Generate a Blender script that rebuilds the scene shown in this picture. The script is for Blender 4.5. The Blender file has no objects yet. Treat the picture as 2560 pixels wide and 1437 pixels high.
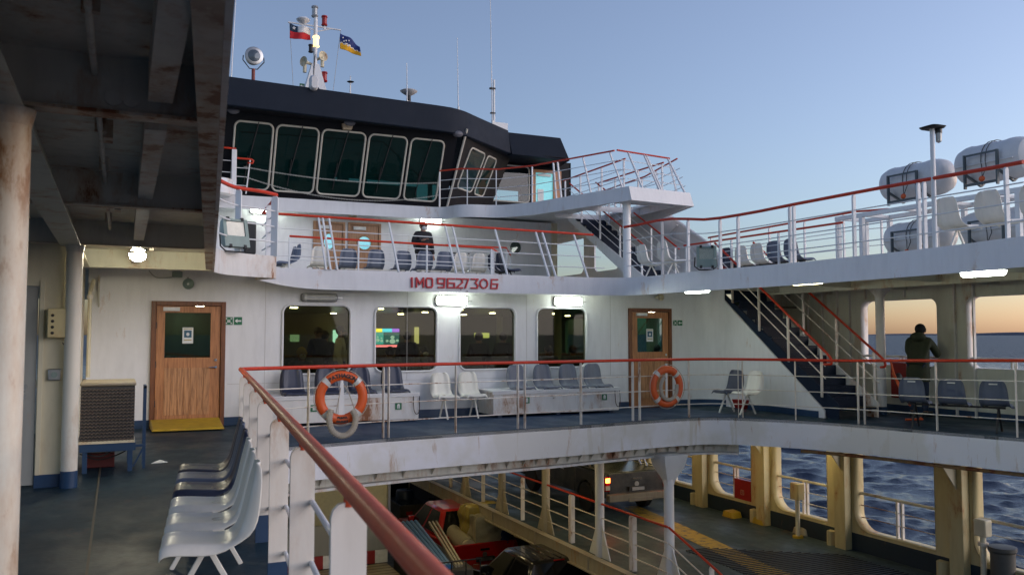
import bpy, bmesh, math, random
import numpy as np
from mathutils import Vector, Matrix, Euler
from mathutils.geometry import tessellate_polygon
R = math.radians
random.seed(7)
S = bpy.context.scene
C = S.collection

# ---------------------------------------------------------------- camera
EYE, FPX = 1.55, 2140.0
PITCH, YAW = math.atan(118 / FPX), R(24.7)
cd = bpy.data.cameras.new("camera")
cam = bpy.data.objects.new("camera", cd); C.objects.link(cam)
cam.location = (0, 0, EYE)
cam.rotation_euler = (math.pi / 2 + PITCH, 0, -YAW)
cd.sensor_width = 36; cd.lens = 36 * FPX / 2560
cd.clip_start = 0.05; cd.clip_end = 40000
cd.dof.use_dof = True; cd.dof.focus_distance = 15; cd.dof.aperture_fstop = 4.5
S.camera = cam
# ---------------------------------------------------------------- sky, sun, exposure
SUN_AZ, SUN_EL = R(98), R(3.4)          # azimuth measured from +Y towards +X
w = bpy.data.worlds.new("World"); S.world = w; w.use_nodes = True
nt = w.node_tree; bg = nt.nodes["Background"]
sky = nt.nodes.new("ShaderNodeTexSky"); sky.sky_type = 'NISHITA'; sky.sun_disc = False
sky.sun_elevation = SUN_EL; sky.sun_rotation = SUN_AZ
sky.air_density = 1.0; sky.dust_density = 1.15; sky.ozone_density = 3.5
hs = nt.nodes.new('ShaderNodeHueSaturation'); hs.inputs['Saturation'].default_value = .72
sm = nt.nodes.new('ShaderNodeMix'); sm.data_type = 'RGBA'; sm.blend_type = 'MULTIPLY'; sm.inputs[0].default_value = 1; sm.inputs[7].default_value = (1.12, 1.03, 1.07, 1)
nt.links.new(sky.outputs[0], hs.inputs['Color']); nt.links.new(hs.outputs[0], sm.inputs[6]); nt.links.new(sm.outputs[2], bg.inputs[0]); bg.inputs[1].default_value = 0.135
sl = bpy.data.lights.new("sun", 'SUN'); so = bpy.data.objects.new("sun", sl); C.objects.link(so)
sl.energy = 0.72; sl.angle = R(60); sl.color = (1, .90, .90)
LA, LE = SUN_AZ + R(40), R(9)      # very wide after-glow lamp, centred a little behind the sun's own place
dv = Vector((math.sin(LA) * math.cos(LE), math.cos(LA) * math.cos(LE), math.sin(LE)))
so.rotation_euler = dv.to_track_quat('Z', 'Y').to_euler()
S.view_settings.view_transform = 'Standard'; S.view_settings.look = 'None'
S.view_settings.exposure = 1.62; S.view_settings.gamma = 1
S.cycles.max_bounces = 7; S.cycles.diffuse_bounces = 4; S.cycles.glossy_bounces = 3; S.cycles.transmission_bounces = 5
S.cycles.transparent_max_bounces = 12
S.cycles.sample_clamp_indirect = 4

# ---------------------------------------------------------------- helpers
_rot = cam.rotation_euler.to_matrix()
def W(px, py, X=None, Y=None, Z=None):
    """a point of the ship from its place in the photo and one known coordinate"""
    d = _rot @ Vector(((px - 1280) / FPX, (718.5 - py) / FPX, -1))
    if X is not None: t = X / d.x
    elif Y is not None: t = Y / d.y
    else: t = (Z - EYE) / d.z
    return Vector((d.x * t, d.y * t, EYE + d.z * t))
def lerp(a, b, t): return Vector(a) * (1 - t) + Vector(b) * t

class MB:
    def __init__(s): s.v = []; s.f = []
    def add(s, vs, fs):
        n = len(s.v); s.v += [Vector(p) for p in vs]; s.f += [tuple(i + n for i in f) for f in fs]; return s
    def box(s, x0, y0, z0, x1, y1, z1):
        return s.add([(x0,y0,z0),(x1,y0,z0),(x1,y1,z0),(x0,y1,z0),(x0,y0,z1),(x1,y0,z1),(x1,y1,z1),(x0,y1,z1)],
            [(0,3,2,1),(4,5,6,7),(0,1,5,4),(1,2,6,5),(2,3,7,6),(3,0,4,7)])
    def hexa(s, b, t): # 4 bottom, 4 top
        return s.add(list(b) + list(t), [(0,3,2,1),(4,5,6,7),(0,1,5,4),(1,2,6,5),(2,3,7,6),(3,0,4,7)])
    def bar(s, p, q, wd, h, up=(0, 0, 1)):
        p, q = Vector(p), Vector(q); d = (q - p).normalized(); up = Vector(up)
        if abs(d.dot(up)) > .98: up = Vector((0, 1, 0))
        a = d.cross(up).normalized() * wd / 2; b = a.cross(d).normalized() * h / 2
        return s.hexa([p-a-b, p+a-b, q+a-b, q-a-b], [p-a+b, p+a+b, q+a+b, q-a+b])
    def tube(s, path, r, n=8, closed=False):
        path = [Vector(p) for p in path]; m = len(path); rs = r if isinstance(r, (list, tuple)) else [r] * m
        prev = None; vs = []
        for i, p in enumerate(path):
            a = path[i-1] if (i or closed) else p; b = path[(i+1) % m] if (i < m-1 or closed) else p
            t = (b - a)
            if t.length < 1e-9: t = Vector((0,0,1))
            t.normalize()
            if prev is None:
                u = Vector((0,0,1)) if abs(t.z) < .9 else Vector((1,0,0))
                x = t.cross(u).normalized()
            else:
                x = (prev - t * prev.dot(t)).normalized()
            prev = x; y = t.cross(x)
            vs += [p + (x * math.cos(2*math.pi*k/n) + y * math.sin(2*math.pi*k/n)) * rs[i] for k in range(n)]
        fs = []
        for i in range(m if closed else m-1):
            j = (i + 1) % m
            for k in range(n):
                k2 = (k+1) % n; fs.append((i*n+k, i*n+k2, j*n+k2, j*n+k))
        if not closed: fs += [tuple(range(n))[::-1], tuple((m-1)*n + k for k in range(n))]
        return s.add(vs, fs)
    def lathe(s, prof, o=(0,0,0), ax=(0,0,1), n=16):
        ax = Vector(ax).normalized(); o = Vector(o)
        x = ax.orthogonal().normalized(); y = ax.cross(x); m = len(prof); vs = []
        for r, h in prof:
            vs += [o + ax*h + (x*math.cos(2*math.pi*k/n) + y*math.sin(2*math.pi*k/n)) * max(r, 1e-4) for k in range(n)]
        fs = [(i*n+k, i*n+(k+1)%n, (i+1)*n+(k+1)%n, (i+1)*n+k) for i in range(m-1) for k in range(n)]
        fs += [tuple(range(n))[::-1], tuple((m-1)*n + k for k in range(n))]
        return s.add(vs, fs)
    def cyl(s, p, q, r, n=14):
        p, q = Vector(p), Vector(q); return s.lathe([(r,0),(r,(q-p).length)], p, q-p, n)
    def ball(s, c, rad, n=12, m=8):
        rx, ry, rz = rad if isinstance(rad, (tuple, list)) else (rad,)*3; c = Vector(c); vs = []; fs = []
        for i in range(m+1):
            a = math.pi*i/m
            vs += [c + Vector((rx*math.sin(a)*math.cos(2*math.pi*k/n), ry*math.sin(a)*math.sin(2*math.pi*k/n), -rz*math.cos(a))) for k in range(n)]
        for i in range(m):
            for k in range(n): fs.append((i*n+k, i*n+(k+1)%n, (i+1)*n+(k+1)%n, (i+1)*n+k))
        return s.add(vs, fs)
    def panel(s, outer, holes, fn, th):
        """flat plate: 2D outline with holes, fn(u, v, w) -> 3D, w = 0 front .. th back"""
        loops = [list(outer)] + [list(h) for h in holes]
        flat = [p for l in loops for p in l]; n = len(flat)
        tris = tessellate_polygon([[Vector((p[0], p[1], 0)) for p in l] for l in loops])
        vs = [fn(p[0], p[1], 0) for p in flat] + [fn(p[0], p[1], th) for p in flat]
        fs = []
        for a, b, c in tris:
            fs.append((a, b, c)); fs.append((c+n, b+n, a+n))
        k = 0
        for l in loops:
            m = len(l)
            for i in range(m):
                a, b = k+i, k+(i+1) % m; fs.append((a, b, b+n, a+n))
            k += m
        return s.add(vs, fs)
    def loft(s, rings, closed=True, cap=True):
        n = len(rings[0]); vs = [p for r in rings for p in r]; fs = []
        for i in range(len(rings)-1):
            for k in range(n if closed else n-1): fs.append((i*n+k, i*n+(k+1)%n, (i+1)*n+(k+1)%n, (i+1)*n+k))
        if cap and closed: fs += [tuple(range(n))[::-1], tuple((len(rings)-1)*n+k for k in range(n))]
        return s.add(vs, fs)
    def merge(s, o, M=None):
        return s.add([(M @ p if M else p) for p in o.v], o.f)
    def build(s, name, mat, parent=None, bevel=0, sub=0, solid=0, ang=35, normals=True):
        off = Vector((0,0,0))
        if parent is None:
            xs = [p.x for p in s.v]; ys = [p.y for p in s.v]
            off = Vector(((min(xs)+max(xs))/2, (min(ys)+max(ys))/2, min(p.z for p in s.v)))
        else:
            q = parent
            while q: off += q.location; q = q.parent
        used = sorted({i for f in s.f for i in f}); ix = {i: k for k, i in enumerate(used)}
        me = bpy.data.meshes.new(name); me.from_pydata([s.v[i] - off for i in used], [], [tuple(ix[i] for i in f) for f in s.f]); me.validate()
        if normals:
            bm = bmesh.new(); bm.from_mesh(me); bmesh.ops.recalc_face_normals(bm, faces=bm.faces); bm.to_mesh(me); bm.free()
        me.materials.append(mat)
        me.polygons.foreach_set('use_smooth', [True]*len(me.polygons)); me.set_sharp_from_angle(angle=R(ang))
        o = bpy.data.objects.new(name, me); C.objects.link(o)
        if parent: o.parent = parent
        else: o.location = off
        if solid: m = o.modifiers.new('solid', 'SOLIDIFY'); m.thickness = solid; m.offset = 0
        if sub: m = o.modifiers.new('sub', 'SUBSURF'); m.levels = m.render_levels = sub
        if bevel:
            m = o.modifiers.new('bevel', 'BEVEL'); m.width = bevel; m.segments = 2; m.limit_method = 'ANGLE'; m.angle_limit = R(40)
        return o
def tag(o, label=None, cat=None, group=None, kind=None):
    if label: o['label'] = label
    if cat: o['category'] = cat
    if group: o['group'] = group
    if kind: o['kind'] = kind
    return o
def thing(name, label, cat, loc=(0,0,0), rz=0, group=None):
    o = bpy.data.objects.new(name, None); C.objects.link(o); o.location = loc; o.rotation_euler.z = rz
    return tag(o, label, cat, group)
def kids(o): return [c for c in o.children]
def copy_tree(o, parent=None):
    c = o.copy(); C.objects.link(c); c.parent = parent
    for k in kids(o): copy_tree(k, c)
    return c
def rrect(x0, z0, x1, z1, r, n=5, r2=None):
    """rounded rectangle, r2 radius of the top corners"""
    r2 = r if r2 is None else r2; out = []
    for cx, cz, a0, q in ((x1-r, z0+r, -90, r), (x1-r2, z1-r2, 0, r2), (x0+r2, z1-r2, 90, r2), (x0+r, z0+r, 180, r)):
        for k in range(n+1):
            a = R(a0 + 90*k/n); out.append((cx + q*math.cos(a), cz + q*math.sin(a)))
    return out
def smooth(pts, n=6):
    pts = [Vector(p) for p in pts]; out = []
    for i in range(len(pts)-1):
        p0 = pts[max(i-1, 0)]; p1 = pts[i]; p2 = pts[i+1]; p3 = pts[min(i+2, len(pts)-1)]
        for k in range(n):
            t = k/n
            out.append(.5*((2*p1) + (p2-p0)*t + (2*p0-5*p1+4*p2-p3)*t*t + (3*p1-p0-3*p2+p3)*t**3))
    out.append(pts[-1]); return out
def text_mb(txt, size, fn, th=.004, bold=0.0):
    """lettering as thin raised solid letters: fn(u, v, w) -> 3D"""
    cu = bpy.data.curves.new('t', 'FONT'); cu.body = txt; cu.size = size; cu.align_x = 'CENTER'; cu.extrude = th/2; cu.offset = bold
    o = bpy.data.objects.new('t', cu); C.objects.link(o); dg = bpy.context.evaluated_depsgraph_get()
    me = bpy.data.meshes.new_from_object(o.evaluated_get(dg))
    mb = MB().add([fn(v.co.x, v.co.y, v.co.z) for v in me.vertices], [tuple(p.vertices) for p in me.polygons])
    bpy.data.objects.remove(o); bpy.data.curves.remove(cu); bpy.data.meshes.remove(me)
    return mb

# ---------------------------------------------------------------- materials
def newmat(name):
    m = bpy.data.materials.new(name); m.use_nodes = True; return m, m.node_tree, m.node_tree.nodes['Principled BSDF']
def N(nt, t, **k):
    n = nt.nodes.new(t)
    for a, b in k.items(): setattr(n, a, b)
    return n
def noise(nt, scale, stretch=(1,1,1), detail=5, rough=.6, src=None):
    g = N(nt, 'ShaderNodeNewGeometry'); mp = N(nt, 'ShaderNodeMapping'); mp.inputs['Scale'].default_value = stretch
    no = N(nt, 'ShaderNodeTexNoise'); no.inputs['Scale'].default_value = scale; no.inputs['Detail'].default_value = detail
    no.inputs['Roughness'].default_value = rough
    nt.links.new(g.outputs['Position'], mp.inputs[0]); nt.links.new(mp.outputs[0], no.inputs['Vector']); return no.outputs['Fac']
def ramp(nt, fac, stops, interp='LINEAR'):
    r = N(nt, 'ShaderNodeValToRGB'); r.color_ramp.interpolation = interp
    el = r.color_ramp.elements
    while len(el) < len(stops): el.new(.5)
    for e, (p, c) in zip(el, stops): e.position = p; e.color = (*c, 1) if len(c) == 3 else c
    nt.links.new(fac, r.inputs[0]); return r.outputs[0]
def mix(nt, fac, a, b):
    m = N(nt, 'ShaderNodeMix', data_type='RGBA')
    for s, k in ((fac, 0), (a, 6), (b, 7)):
        if isinstance(s, (float, int)): m.inputs[k].default_value = s
        elif isinstance(s, tuple): m.inputs[k].default_value = (*s, 1)
        else: nt.links.new(s, m.inputs[k])
    return m.outputs[2]
def mul(nt, a, b, op='MULTIPLY'):
    m = N(nt, 'ShaderNodeMath', operation=op); m.use_clamp = True
    for i, s in enumerate((a, b)):
        if isinstance(s, (float, int)): m.inputs[i].default_value = s
        else: nt.links.new(s, m.inputs[i])
    return m.outputs[0]
def bump(nt, b, h, strength, dist=.02):
    n = N(nt, 'ShaderNodeBump'); n.inputs['Strength'].default_value = strength; n.inputs['Distance'].default_value = dist
    nt.links.new(h, n.inputs['Height']); nt.links.new(n.outputs[0], b.inputs['Normal'])
def paint(name, col, rough=.45, rust=0.0, dirt=.25, dirtcol=None, fine=3.0, rustcol=(.16,.055,.018), metal=0, bmp=.25, spec=.5):
    m, nt, b = newmat(name); b.inputs['Specular IOR Level'].default_value = spec; b.inputs['Metallic'].default_value = metal
    dc = dirtcol or tuple(c*.62 for c in col)
    d = ramp(nt, noise(nt, .9, (1,1,.45)), [(.35,(0,0,0)),(.7,(1,1,1))])
    c = mix(nt, mul(nt, d, dirt), col, dc)
    g = ramp(nt, noise(nt, 9, (1,1,.2), 6), [(.45,(0,0,0)),(.75,(1,1,1))])
    c = mix(nt, mul(nt, g, dirt*.6), c, tuple(x*.5 for x in dc))
    rg = rough
    if rust:
        t = .735 - .24*rust
        r1 = ramp(nt, noise(nt, fine, (1,1,.35), 8, .72), [(t,(0,0,0)),(t+.05,(1,1,1))])
        halo = ramp(nt, noise(nt, fine, (1,1,.35), 8, .72), [(t-.09,(0,0,0)),(t+.02,(.6,.6,.6))])
        area = ramp(nt, noise(nt, .55, (1,1,1), 2), [(.40,(.15,.15,.15)),(.55,(1,1,1))])
        c = mix(nt, mul(nt, halo, area), c, (.42,.2,.06))
        rc = mix(nt, noise(nt, 40, (1,1,1), 3), rustcol, tuple(x*1.9 for x in rustcol))
        c = mix(nt, mul(nt, r1, area), c, rc)
    nt.links.new(c, b.inputs['Base Color'])
    rr = N(nt, 'ShaderNodeMapRange'); rr.inputs[3].default_value = max(rough-.1, .05); rr.inputs[4].default_value = min(rough+.15, 1)
    nt.links.new(noise(nt, 4, (1,1,1), 4), rr.inputs[0]); nt.links.new(rr.outputs[0], b.inputs['Roughness'])
    if bmp: bump(nt, b, noise(nt, 2.2, (1,1,1), 5), bmp, .012)
    return m
def plain(name, col, rough=.5, metal=0, emit=0, ecol=None, coat=0):
    m, nt, b = newmat(name); b.inputs['Roughness'].default_value = rough; b.inputs['Metallic'].default_value = metal
    v = mix(nt, mul(nt, ramp(nt, noise(nt, 14, (1,1,1), 5), [(.4,(0,0,0)),(.7,(1,1,1))]), .35), col, tuple(x*.6 for x in col))
    nt.links.new(v, b.inputs['Base Color'])
    if coat: b.inputs['Coat Weight'].default_value = coat; b.inputs['Coat Roughness'].default_value = .08
    if emit:
        b.inputs['Emission Color'].default_value = (*(ecol or col), 1); b.inputs['Emission Strength'].default_value = emit
    return m
def glass(name, tint=(.5,.6,.55), refl=.12, rough=.02):
    m = bpy.data.materials.new(name); m.use_nodes = True; nt = m.node_tree; nt.nodes.clear()
    o = N(nt, 'ShaderNodeOutputMaterial'); t = N(nt, 'ShaderNodeBsdfTransparent'); g = N(nt, 'ShaderNodeBsdfGlossy')
    t.inputs[0].default_value = (*tint, 1); g.inputs['Roughness'].default_value = rough; g.inputs[0].default_value = (.9,.9,.9,1)
    lw = N(nt, 'ShaderNodeLayerWeight'); lw.inputs[0].default_value = .5
    mr = N(nt, 'ShaderNodeMapRange'); mr.inputs[3].default_value = refl; mr.inputs[4].default_value = .9; mr.clamp = True
    pw = mul(nt, lw.outputs['Facing'], 3.0, 'POWER'); nt.links.new(pw, mr.inputs[0])
    mx = N(nt, 'ShaderNodeMixShader'); nt.links.new(mr.outputs[0], mx.inputs[0]); nt.links.new(t.outputs[0], mx.inputs[1]); nt.links.new(g.outputs[0], mx.inputs[2])
    nt.links.new(mx.outputs[0], o.inputs[0]); return m

M = {}
M['white'] = paint('ship_white_paint', (.78,.78,.79), .42, .12, .22)
M['white_rust'] = paint('white_paint_rusting', (.76,.75,.73), .45, .62, .3, fine=2.2)
M['fascia'] = paint('fascia_white', (.76,.77,.80), .4, .2, .2, fine=2.6)
M['patched'] = None
M['wall'] = paint('wall_white', (.78,.785,.80), .4, .12, .24, (.56,.55,.53), bmp=.45)
M['cream'] = paint('cream_paint', (.70,.65,.48), .45, .45, .3, (.45,.36,.2), fine=2.0)
M['palegreen'] = paint('pale_green_white_paint', (.66,.68,.60), .45, .4, .3, (.48,.46,.36), fine=2.0)
M['yellowish'] = paint('cream_yellow_paint', (.58,.50,.27), .45, .6, .35, (.38,.29,.12), fine=2.0)
M['rusty'] = paint('rusting_flange_paint', (.70,.66,.58), .6, .85, .5, (.4,.28,.16), fine=3.4)
M['soffit'] = paint('overhang_grey_paint', (.80,.77,.69), .5, .62, .4, (.38,.39,.34), fine=2.6)
M['soffit2'] = paint('deckhead_cream', (.66,.65,.55), .5, .55, .3, fine=2.4)
M['colrust'] = paint('column_cream_rust', (.76,.74,.65), .42, .9, .3, (.60,.48,.28), fine=1.5, rustcol=(.2,.08,.02))
M['red'] = paint('red_handrail_paint', (.62,.055,.022), .4, .0, .35, (.38,.03,.02), spec=.25)
M['redfaded'] = paint('faded_red_handrail', (.64,.085,.030), .42, .0, .6, (.50,.10,.04), spec=.3)
M['navy'] = paint('navy_paint', (.008,.018,.042), .5, .0, .4, spec=.2)
M['bluebase'] = paint('blue_skirting', (.015,.05,.12), .4, .0, .3)
M['darkband'] = paint('bridge_dark_grey', (.010,.016,.028), .55, .0, .25, spec=.12)
M['darkwall'] = paint('bridge_black', (.008,.009,.012), .5, .0, .2, spec=.15)
M['post'] = paint('post_white_paint', (.78,.74,.68), .4, .6, .3, (.5,.42,.3), fine=3.2)
M['postw'] = paint('post_clean_white', (.78,.79,.80), .4, .1, .2)
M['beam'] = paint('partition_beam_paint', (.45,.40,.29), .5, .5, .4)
M['metal'] = plain('dull_steel', (.45,.45,.45), .35, .9)
M['chrome'] = plain('chrome', (.8,.8,.8), .12, 1)
M['dark'] = plain('dark_rubber', (.02,.02,.022), .6)
M['black'] = plain('black_plastic', (.012,.012,.013), .35)
M['cwhite'] = paint('white_plastic', (.84,.81,.73), .32, .0, .25, (.55,.53,.46), bmp=.05)
M['cblue'] = paint('navy_plastic', (.022,.028,.06), .35, .0, .5, (.07,.08,.12), bmp=.05)
M['cgrey'] = paint('weathered_blue_grey_plastic', (.10,.125,.19), .5, .0, .7, (.24,.27,.33), bmp=.05)
M['clocker'] = paint('grey_plastic', (.20,.22,.27), .45, .0, .6, (.12,.13,.17), bmp=.05)
M['orange'] = paint('buoy_orange', (.70,.105,.015), .4, .0, .35, (.5,.08,.02), bmp=.1)
M['reflect'] = plain('reflective_tape', (.62,.62,.60), .3)
M['rope'] = plain('grey_rope', (.42,.38,.32), .9)
M['green'] = plain('safety_green', (.015,.16,.07), .4)
M['signw'] = plain('sign_white', (.75,.76,.74), .5)
M['redbox'] = paint('fire_red', (.32,.015,.012), .35, .0, .4)
M['yellow'] = paint('yellow_paint', (.55,.36,.02), .5, .2, .5, (.2,.13,.03))
M['floodg'] = paint('floodlight_grey_green', (.26,.34,.31), .45, .1, .3)
M['lens'] = plain('lamp_reflector', (.62,.60,.52), .3, .3)
M['tube'] = plain('lit_tube_cover', (.9,1,.92), .3, 0, 9, (.90,1,.88))
M['tubewarm'] = plain('lit_tube_cover_warm', (1,.95,.6), .3, 0, 7, (1,.92,.50))
M['globe'] = plain('lit_globe', (1,.95,.7), .3, 0, 95, (1,.92,.68))
M['tubeoff'] = plain('unlit_tube_cover', (.42,.42,.40), .3)
M['lampbody'] = plain('lamp_body_grey', (.22,.22,.21), .5)
M['raft'] = paint('raft_canister_grey_white', (.66,.66,.67), .4, .0, .3, (.45,.45,.44))
M['cradle'] = plain('cradle_dark_grey', (.07,.09,.10), .4)
M['glass'] = glass('lounge_glass', (.52,.53,.40), .02); M['glassclear'] = glass('floodlight_glass', (.85,.85,.82), .08)
M['glassd'] = glass('bridge_tinted_glass', (.045,.16,.13), .035)
M['glasst'] = glass('teal_glass', (.48,.70,.68), .05)
M['glassport'] = glass('port_glass', (.3,.55,.4), .15)

def tintglass(name, tint, body, k):
    m = glass(name, tint, .035); nt = m.node_tree; o = [n for n in nt.nodes if n.type == 'OUTPUT_MATERIAL'][0]; src = o.inputs[0].links[0].from_socket
    d = N(nt, 'ShaderNodeBsdfDiffuse'); d.inputs[0].default_value = (*body, 1); mx = N(nt, 'ShaderNodeMixShader'); mx.inputs[0].default_value = k
    nt.links.new(src, mx.inputs[1]); nt.links.new(d.outputs[0], mx.inputs[2]); nt.links.new(mx.outputs[0], o.inputs[0]); return m
M['glassd'] = tintglass('bridge_tinted_glass', (.05,.19,.16), (.004,.030,.027), .45)

def wood(name, c1, c2, axis='z'):
    m, nt, b = newmat(name)
    st = (14,14,.9) if axis == 'z' else (.9,14,14)
    f = noise(nt, 3, st, 8, .65)
    c = ramp(nt, f, [(.3, c2), (.5, c1), (.72, tuple(x*1.35 for x in c1))])
    c = mix(nt, mul(nt, ramp(nt, noise(nt, 1.3, (1,1,.5), 3), [(.4,(0,0,0)),(.65,(1,1,1))]), .35), c, c2)
    nt.links.new(c, b.inputs['Base Color']); b.inputs['Roughness'].default_value = .42
    bump(nt, b, f, .25, .004); return m
M['wood'] = wood('varnished_door_wood', (.46,.20,.078), (.24,.09,.032)); M['woodpl'] = wood('worn_plank_wood', (.50,.25,.11), (.17,.065,.025))
M['woodd'] = wood('dark_frame_wood', (.19,.065,.022), (.09,.03,.01))
M['woodp'] = wood('pale_door_wood', (.40,.21,.10), (.24,.11,.05))
M['plank'] = wood('weathered_planks', (.30,.26,.17), (.16,.13,.08), 'x')

def deckmat(name, c1, c2, rusty=.5, wet=.5):
    m, nt, b = newmat(name); b.inputs['Specular IOR Level'].default_value = .18
    a = ramp(nt, noise(nt, .8, (1,1,1), 6), [(.3, c1), (.65, c2)])
    a = mix(nt, ramp(nt, noise(nt, 7, (1,1,1), 8, .7), [(.42,(0,0,0)),(.72,(.55,.55,.55))]), a, tuple(x*.45 for x in c1))
    a = mix(nt, mul(nt, ramp(nt, noise(nt, 1.1, (1.6,.8,1), 9, .75), [(.60,(0,0,0)),(.68,(1,1,1))]), rusty), a, (.17,.08,.045))
    nt.links.new(a, b.inputs['Base Color'])
    r = ramp(nt, noise(nt, 1.4, (1,.6,1), 4), [(.38,(.26,.26,.26)),(.62,(.65,.65,.65))])
    r = mix(nt, wet, (.6,.6,.6), r); nt.links.new(r, b.inputs['Roughness'])
    bump(nt, b, noise(nt, 26, (1,1,1), 4), .35, .006); return m
M['deck'] = deckmat('blue_deck_paint_wet', (.008,.024,.040), (.018,.048,.068), .25, .6)
M['deckp'] = deckmat('blue_deck_paint', (.022,.05,.10), (.035,.07,.13), .15, .5)
M['cardeck'] = deckmat('car_deck_paint', (.03,.05,.055), (.065,.095,.105), .6, .7)
M['lowdeck'] = deckmat('low_lane_paint', (.035,.04,.035), (.07,.08,.07), .5, .6)
def patched():
    m, nt, b = newmat('fascia_touched_up_paint')
    d = ramp(nt, noise(nt, .6, (1,1,.9), 5, .6), [(.46,(0,0,0)),(.54,(1,1,1))])
    c = mix(nt, d, (.76,.76,.80), (.68,.67,.65))
    st = ramp(nt, noise(nt, 1.7, (2.2,2.2,.35), 6, .6), [(.60,(0,0,0)),(.63,(.8,.8,.8))])
    c = mix(nt, st, c, (.63,.61,.56))
    c = mix(nt, ramp(nt, noise(nt, 6, (1,1,.15), 8, .7), [(.60,(0,0,0)),(.70,(.8,.8,.8))]), c, (.40,.24,.12))
    nt.links.new(c, b.inputs['Base Color']); b.inputs['Roughness'].default_value = .4
    bump(nt, b, noise(nt, 2, (1,1,1), 4), .3, .012); return m
M['patched'] = patched()
def car(name, col, rough=.25, dust=.2, dcol=(.16,.15,.13), metal=.2):
    m, nt, b = newmat(name)
    d = ramp(nt, noise(nt, 2.6, (1,1,1), 7, .7), [(.35,(0,0,0)),(.65,(1,1,1))])
    c = mix(nt, mul(nt, d, dust), col, dcol); nt.links.new(c, b.inputs['Base Color'])
    b.inputs['Metallic'].default_value = metal; b.inputs['Roughness'].default_value = rough
    b.inputs['Coat Weight'].default_value = .8*(1-dust); b.inputs['Coat Roughness'].default_value = .06; return m
M['carred'] = car('red_car_paint', (.55,.008,.008), .3, .08)
M['carblack'] = car('black_car_paint', (.008,.008,.009), .25, .05)
M['cargrey'] = car('dusty_dark_grey_car_paint', (.022,.026,.034), .42, .6, (.10,.10,.10))
M['carglass'] = plain('dark_car_glass', (.006,.007,.008), .06)
M['tail'] = plain('tail_lamp_red', (.35,.01,.01), .2)
M['taillit'] = plain('tail_lamp_lit', (1,.12,.03), .3, 0, 9, (1,.10,.015))
M['cargo'] = plain('cream_tarpaulin', (.42,.39,.27), .3)
M['cargoy'] = plain('yellow_plastic_sheet', (.42,.33,.08), .3)
M['canvas'] = plain('dark_canvas', (.05,.045,.035), .7)
M['bluep'] = plain('blue_roller', (.03,.17,.42), .4)
M['navydrum'] = plain('navy_drum', (.012,.025,.06), .35)
M['skin'] = plain('skin', (.40,.22,.15), .5)
M['jacket'] = plain('olive_parka_cloth', (.035,.045,.022), .8)
M['jeans'] = plain('denim', (.02,.035,.07), .85)
M['blackcloth'] = plain('black_cloth', (.010,.010,.013), .8)
M['browncloth'] = plain('brown_wool', (.07,.045,.035), .9)
M['greycloth'] = plain('grey_cloth', (.10,.10,.11), .85)
M['hair'] = plain('dark_hair', (.012,.009,.007), .6)
M['mask'] = plain('white_mask', (.75,.76,.76), .6)
M['yellowhat'] = plain('yellow_wool', (.55,.38,.02), .9)

def water():
    m, nt, b = newmat('sea_water')
    b.inputs['Base Color'].default_value = (.006,.013,.032,1); b.inputs['Roughness'].default_value = .07
    b.inputs['IOR'].default_value = 1.33
    n1 = noise(nt, 4.5, (1,.7,1), 7, .62); n2 = noise(nt, .45, (1,.8,1), 8, .62)
    g = N(nt, 'ShaderNodeNewGeometry'); ln = N(nt, 'ShaderNodeVectorMath', operation='LENGTH'); nt.links.new(g.outputs['Position'], ln.inputs[0])
    mr = N(nt, 'ShaderNodeMapRange'); mr.inputs[1].default_value = 70; mr.inputs[2].default_value = 260; nt.links.new(ln.outputs['Value'], mr.inputs[0])
    
    near = N(nt, 'ShaderNodeBump'); near.inputs['Distance'].default_value = .085; near.inputs['Strength'].default_value = .9; nt.links.new(n1, near.inputs['Height'])
    nt.links.new(near.outputs[0], b.inputs['Normal'])
    cn = N(nt, 'ShaderNodeTexNoise'); cn.inputs['Scale'].default_value = .9; cn.inputs['Detail'].default_value = 3; nt.links.new(g.outputs['Position'], cn.inputs['Vector'])
    sb = N(nt, 'ShaderNodeVectorMath', operation='SUBTRACT'); nt.links.new(cn.outputs['Color'], sb.inputs[0]); sb.inputs[1].default_value = (.5, .5, .5)
    sc = N(nt, 'ShaderNodeVectorMath', operation='MULTIPLY'); nt.links.new(sb.outputs[0], sc.inputs[0]); sc.inputs[1].default_value = (2.6, 2.6, 0)
    s2 = N(nt, 'ShaderNodeVectorMath', operation='SCALE'); nt.links.new(sc.outputs[0], s2.inputs[0]); nt.links.new(mr.outputs[0], s2.inputs['Scale'])
    sp = N(nt, 'ShaderNodeMapRange'); sp.inputs[1].default_value = 70; sp.inputs[2].default_value = 400; sp.inputs[3].default_value = .8; sp.inputs[4].default_value = .27; nt.links.new(ln.outputs['Value'], sp.inputs[0]); nt.links.new(sp.outputs[0], b.inputs['Specular IOR Level'])
    ro = N(nt, 'ShaderNodeMapRange'); ro.inputs[1].default_value = 70; ro.inputs[2].default_value = 400; ro.inputs[3].default_value = .07; ro.inputs[4].default_value = .4; nt.links.new(ln.outputs['Value'], ro.inputs[0]); nt.links.new(ro.outputs[0], b.inputs['Roughness'])
    ad = N(nt, 'ShaderNodeVectorMath', operation='ADD'); nt.links.new(near.outputs[0], ad.inputs[0]); nt.links.new(s2.outputs[0], ad.inputs[1])
    nm = N(nt, 'ShaderNodeVectorMath', operation='NORMALIZE'); nt.links.new(ad.outputs[0], nm.inputs[0]); nt.links.new(nm.outputs[0], b.inputs['Normal']); return m
M['water'] = water()
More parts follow.
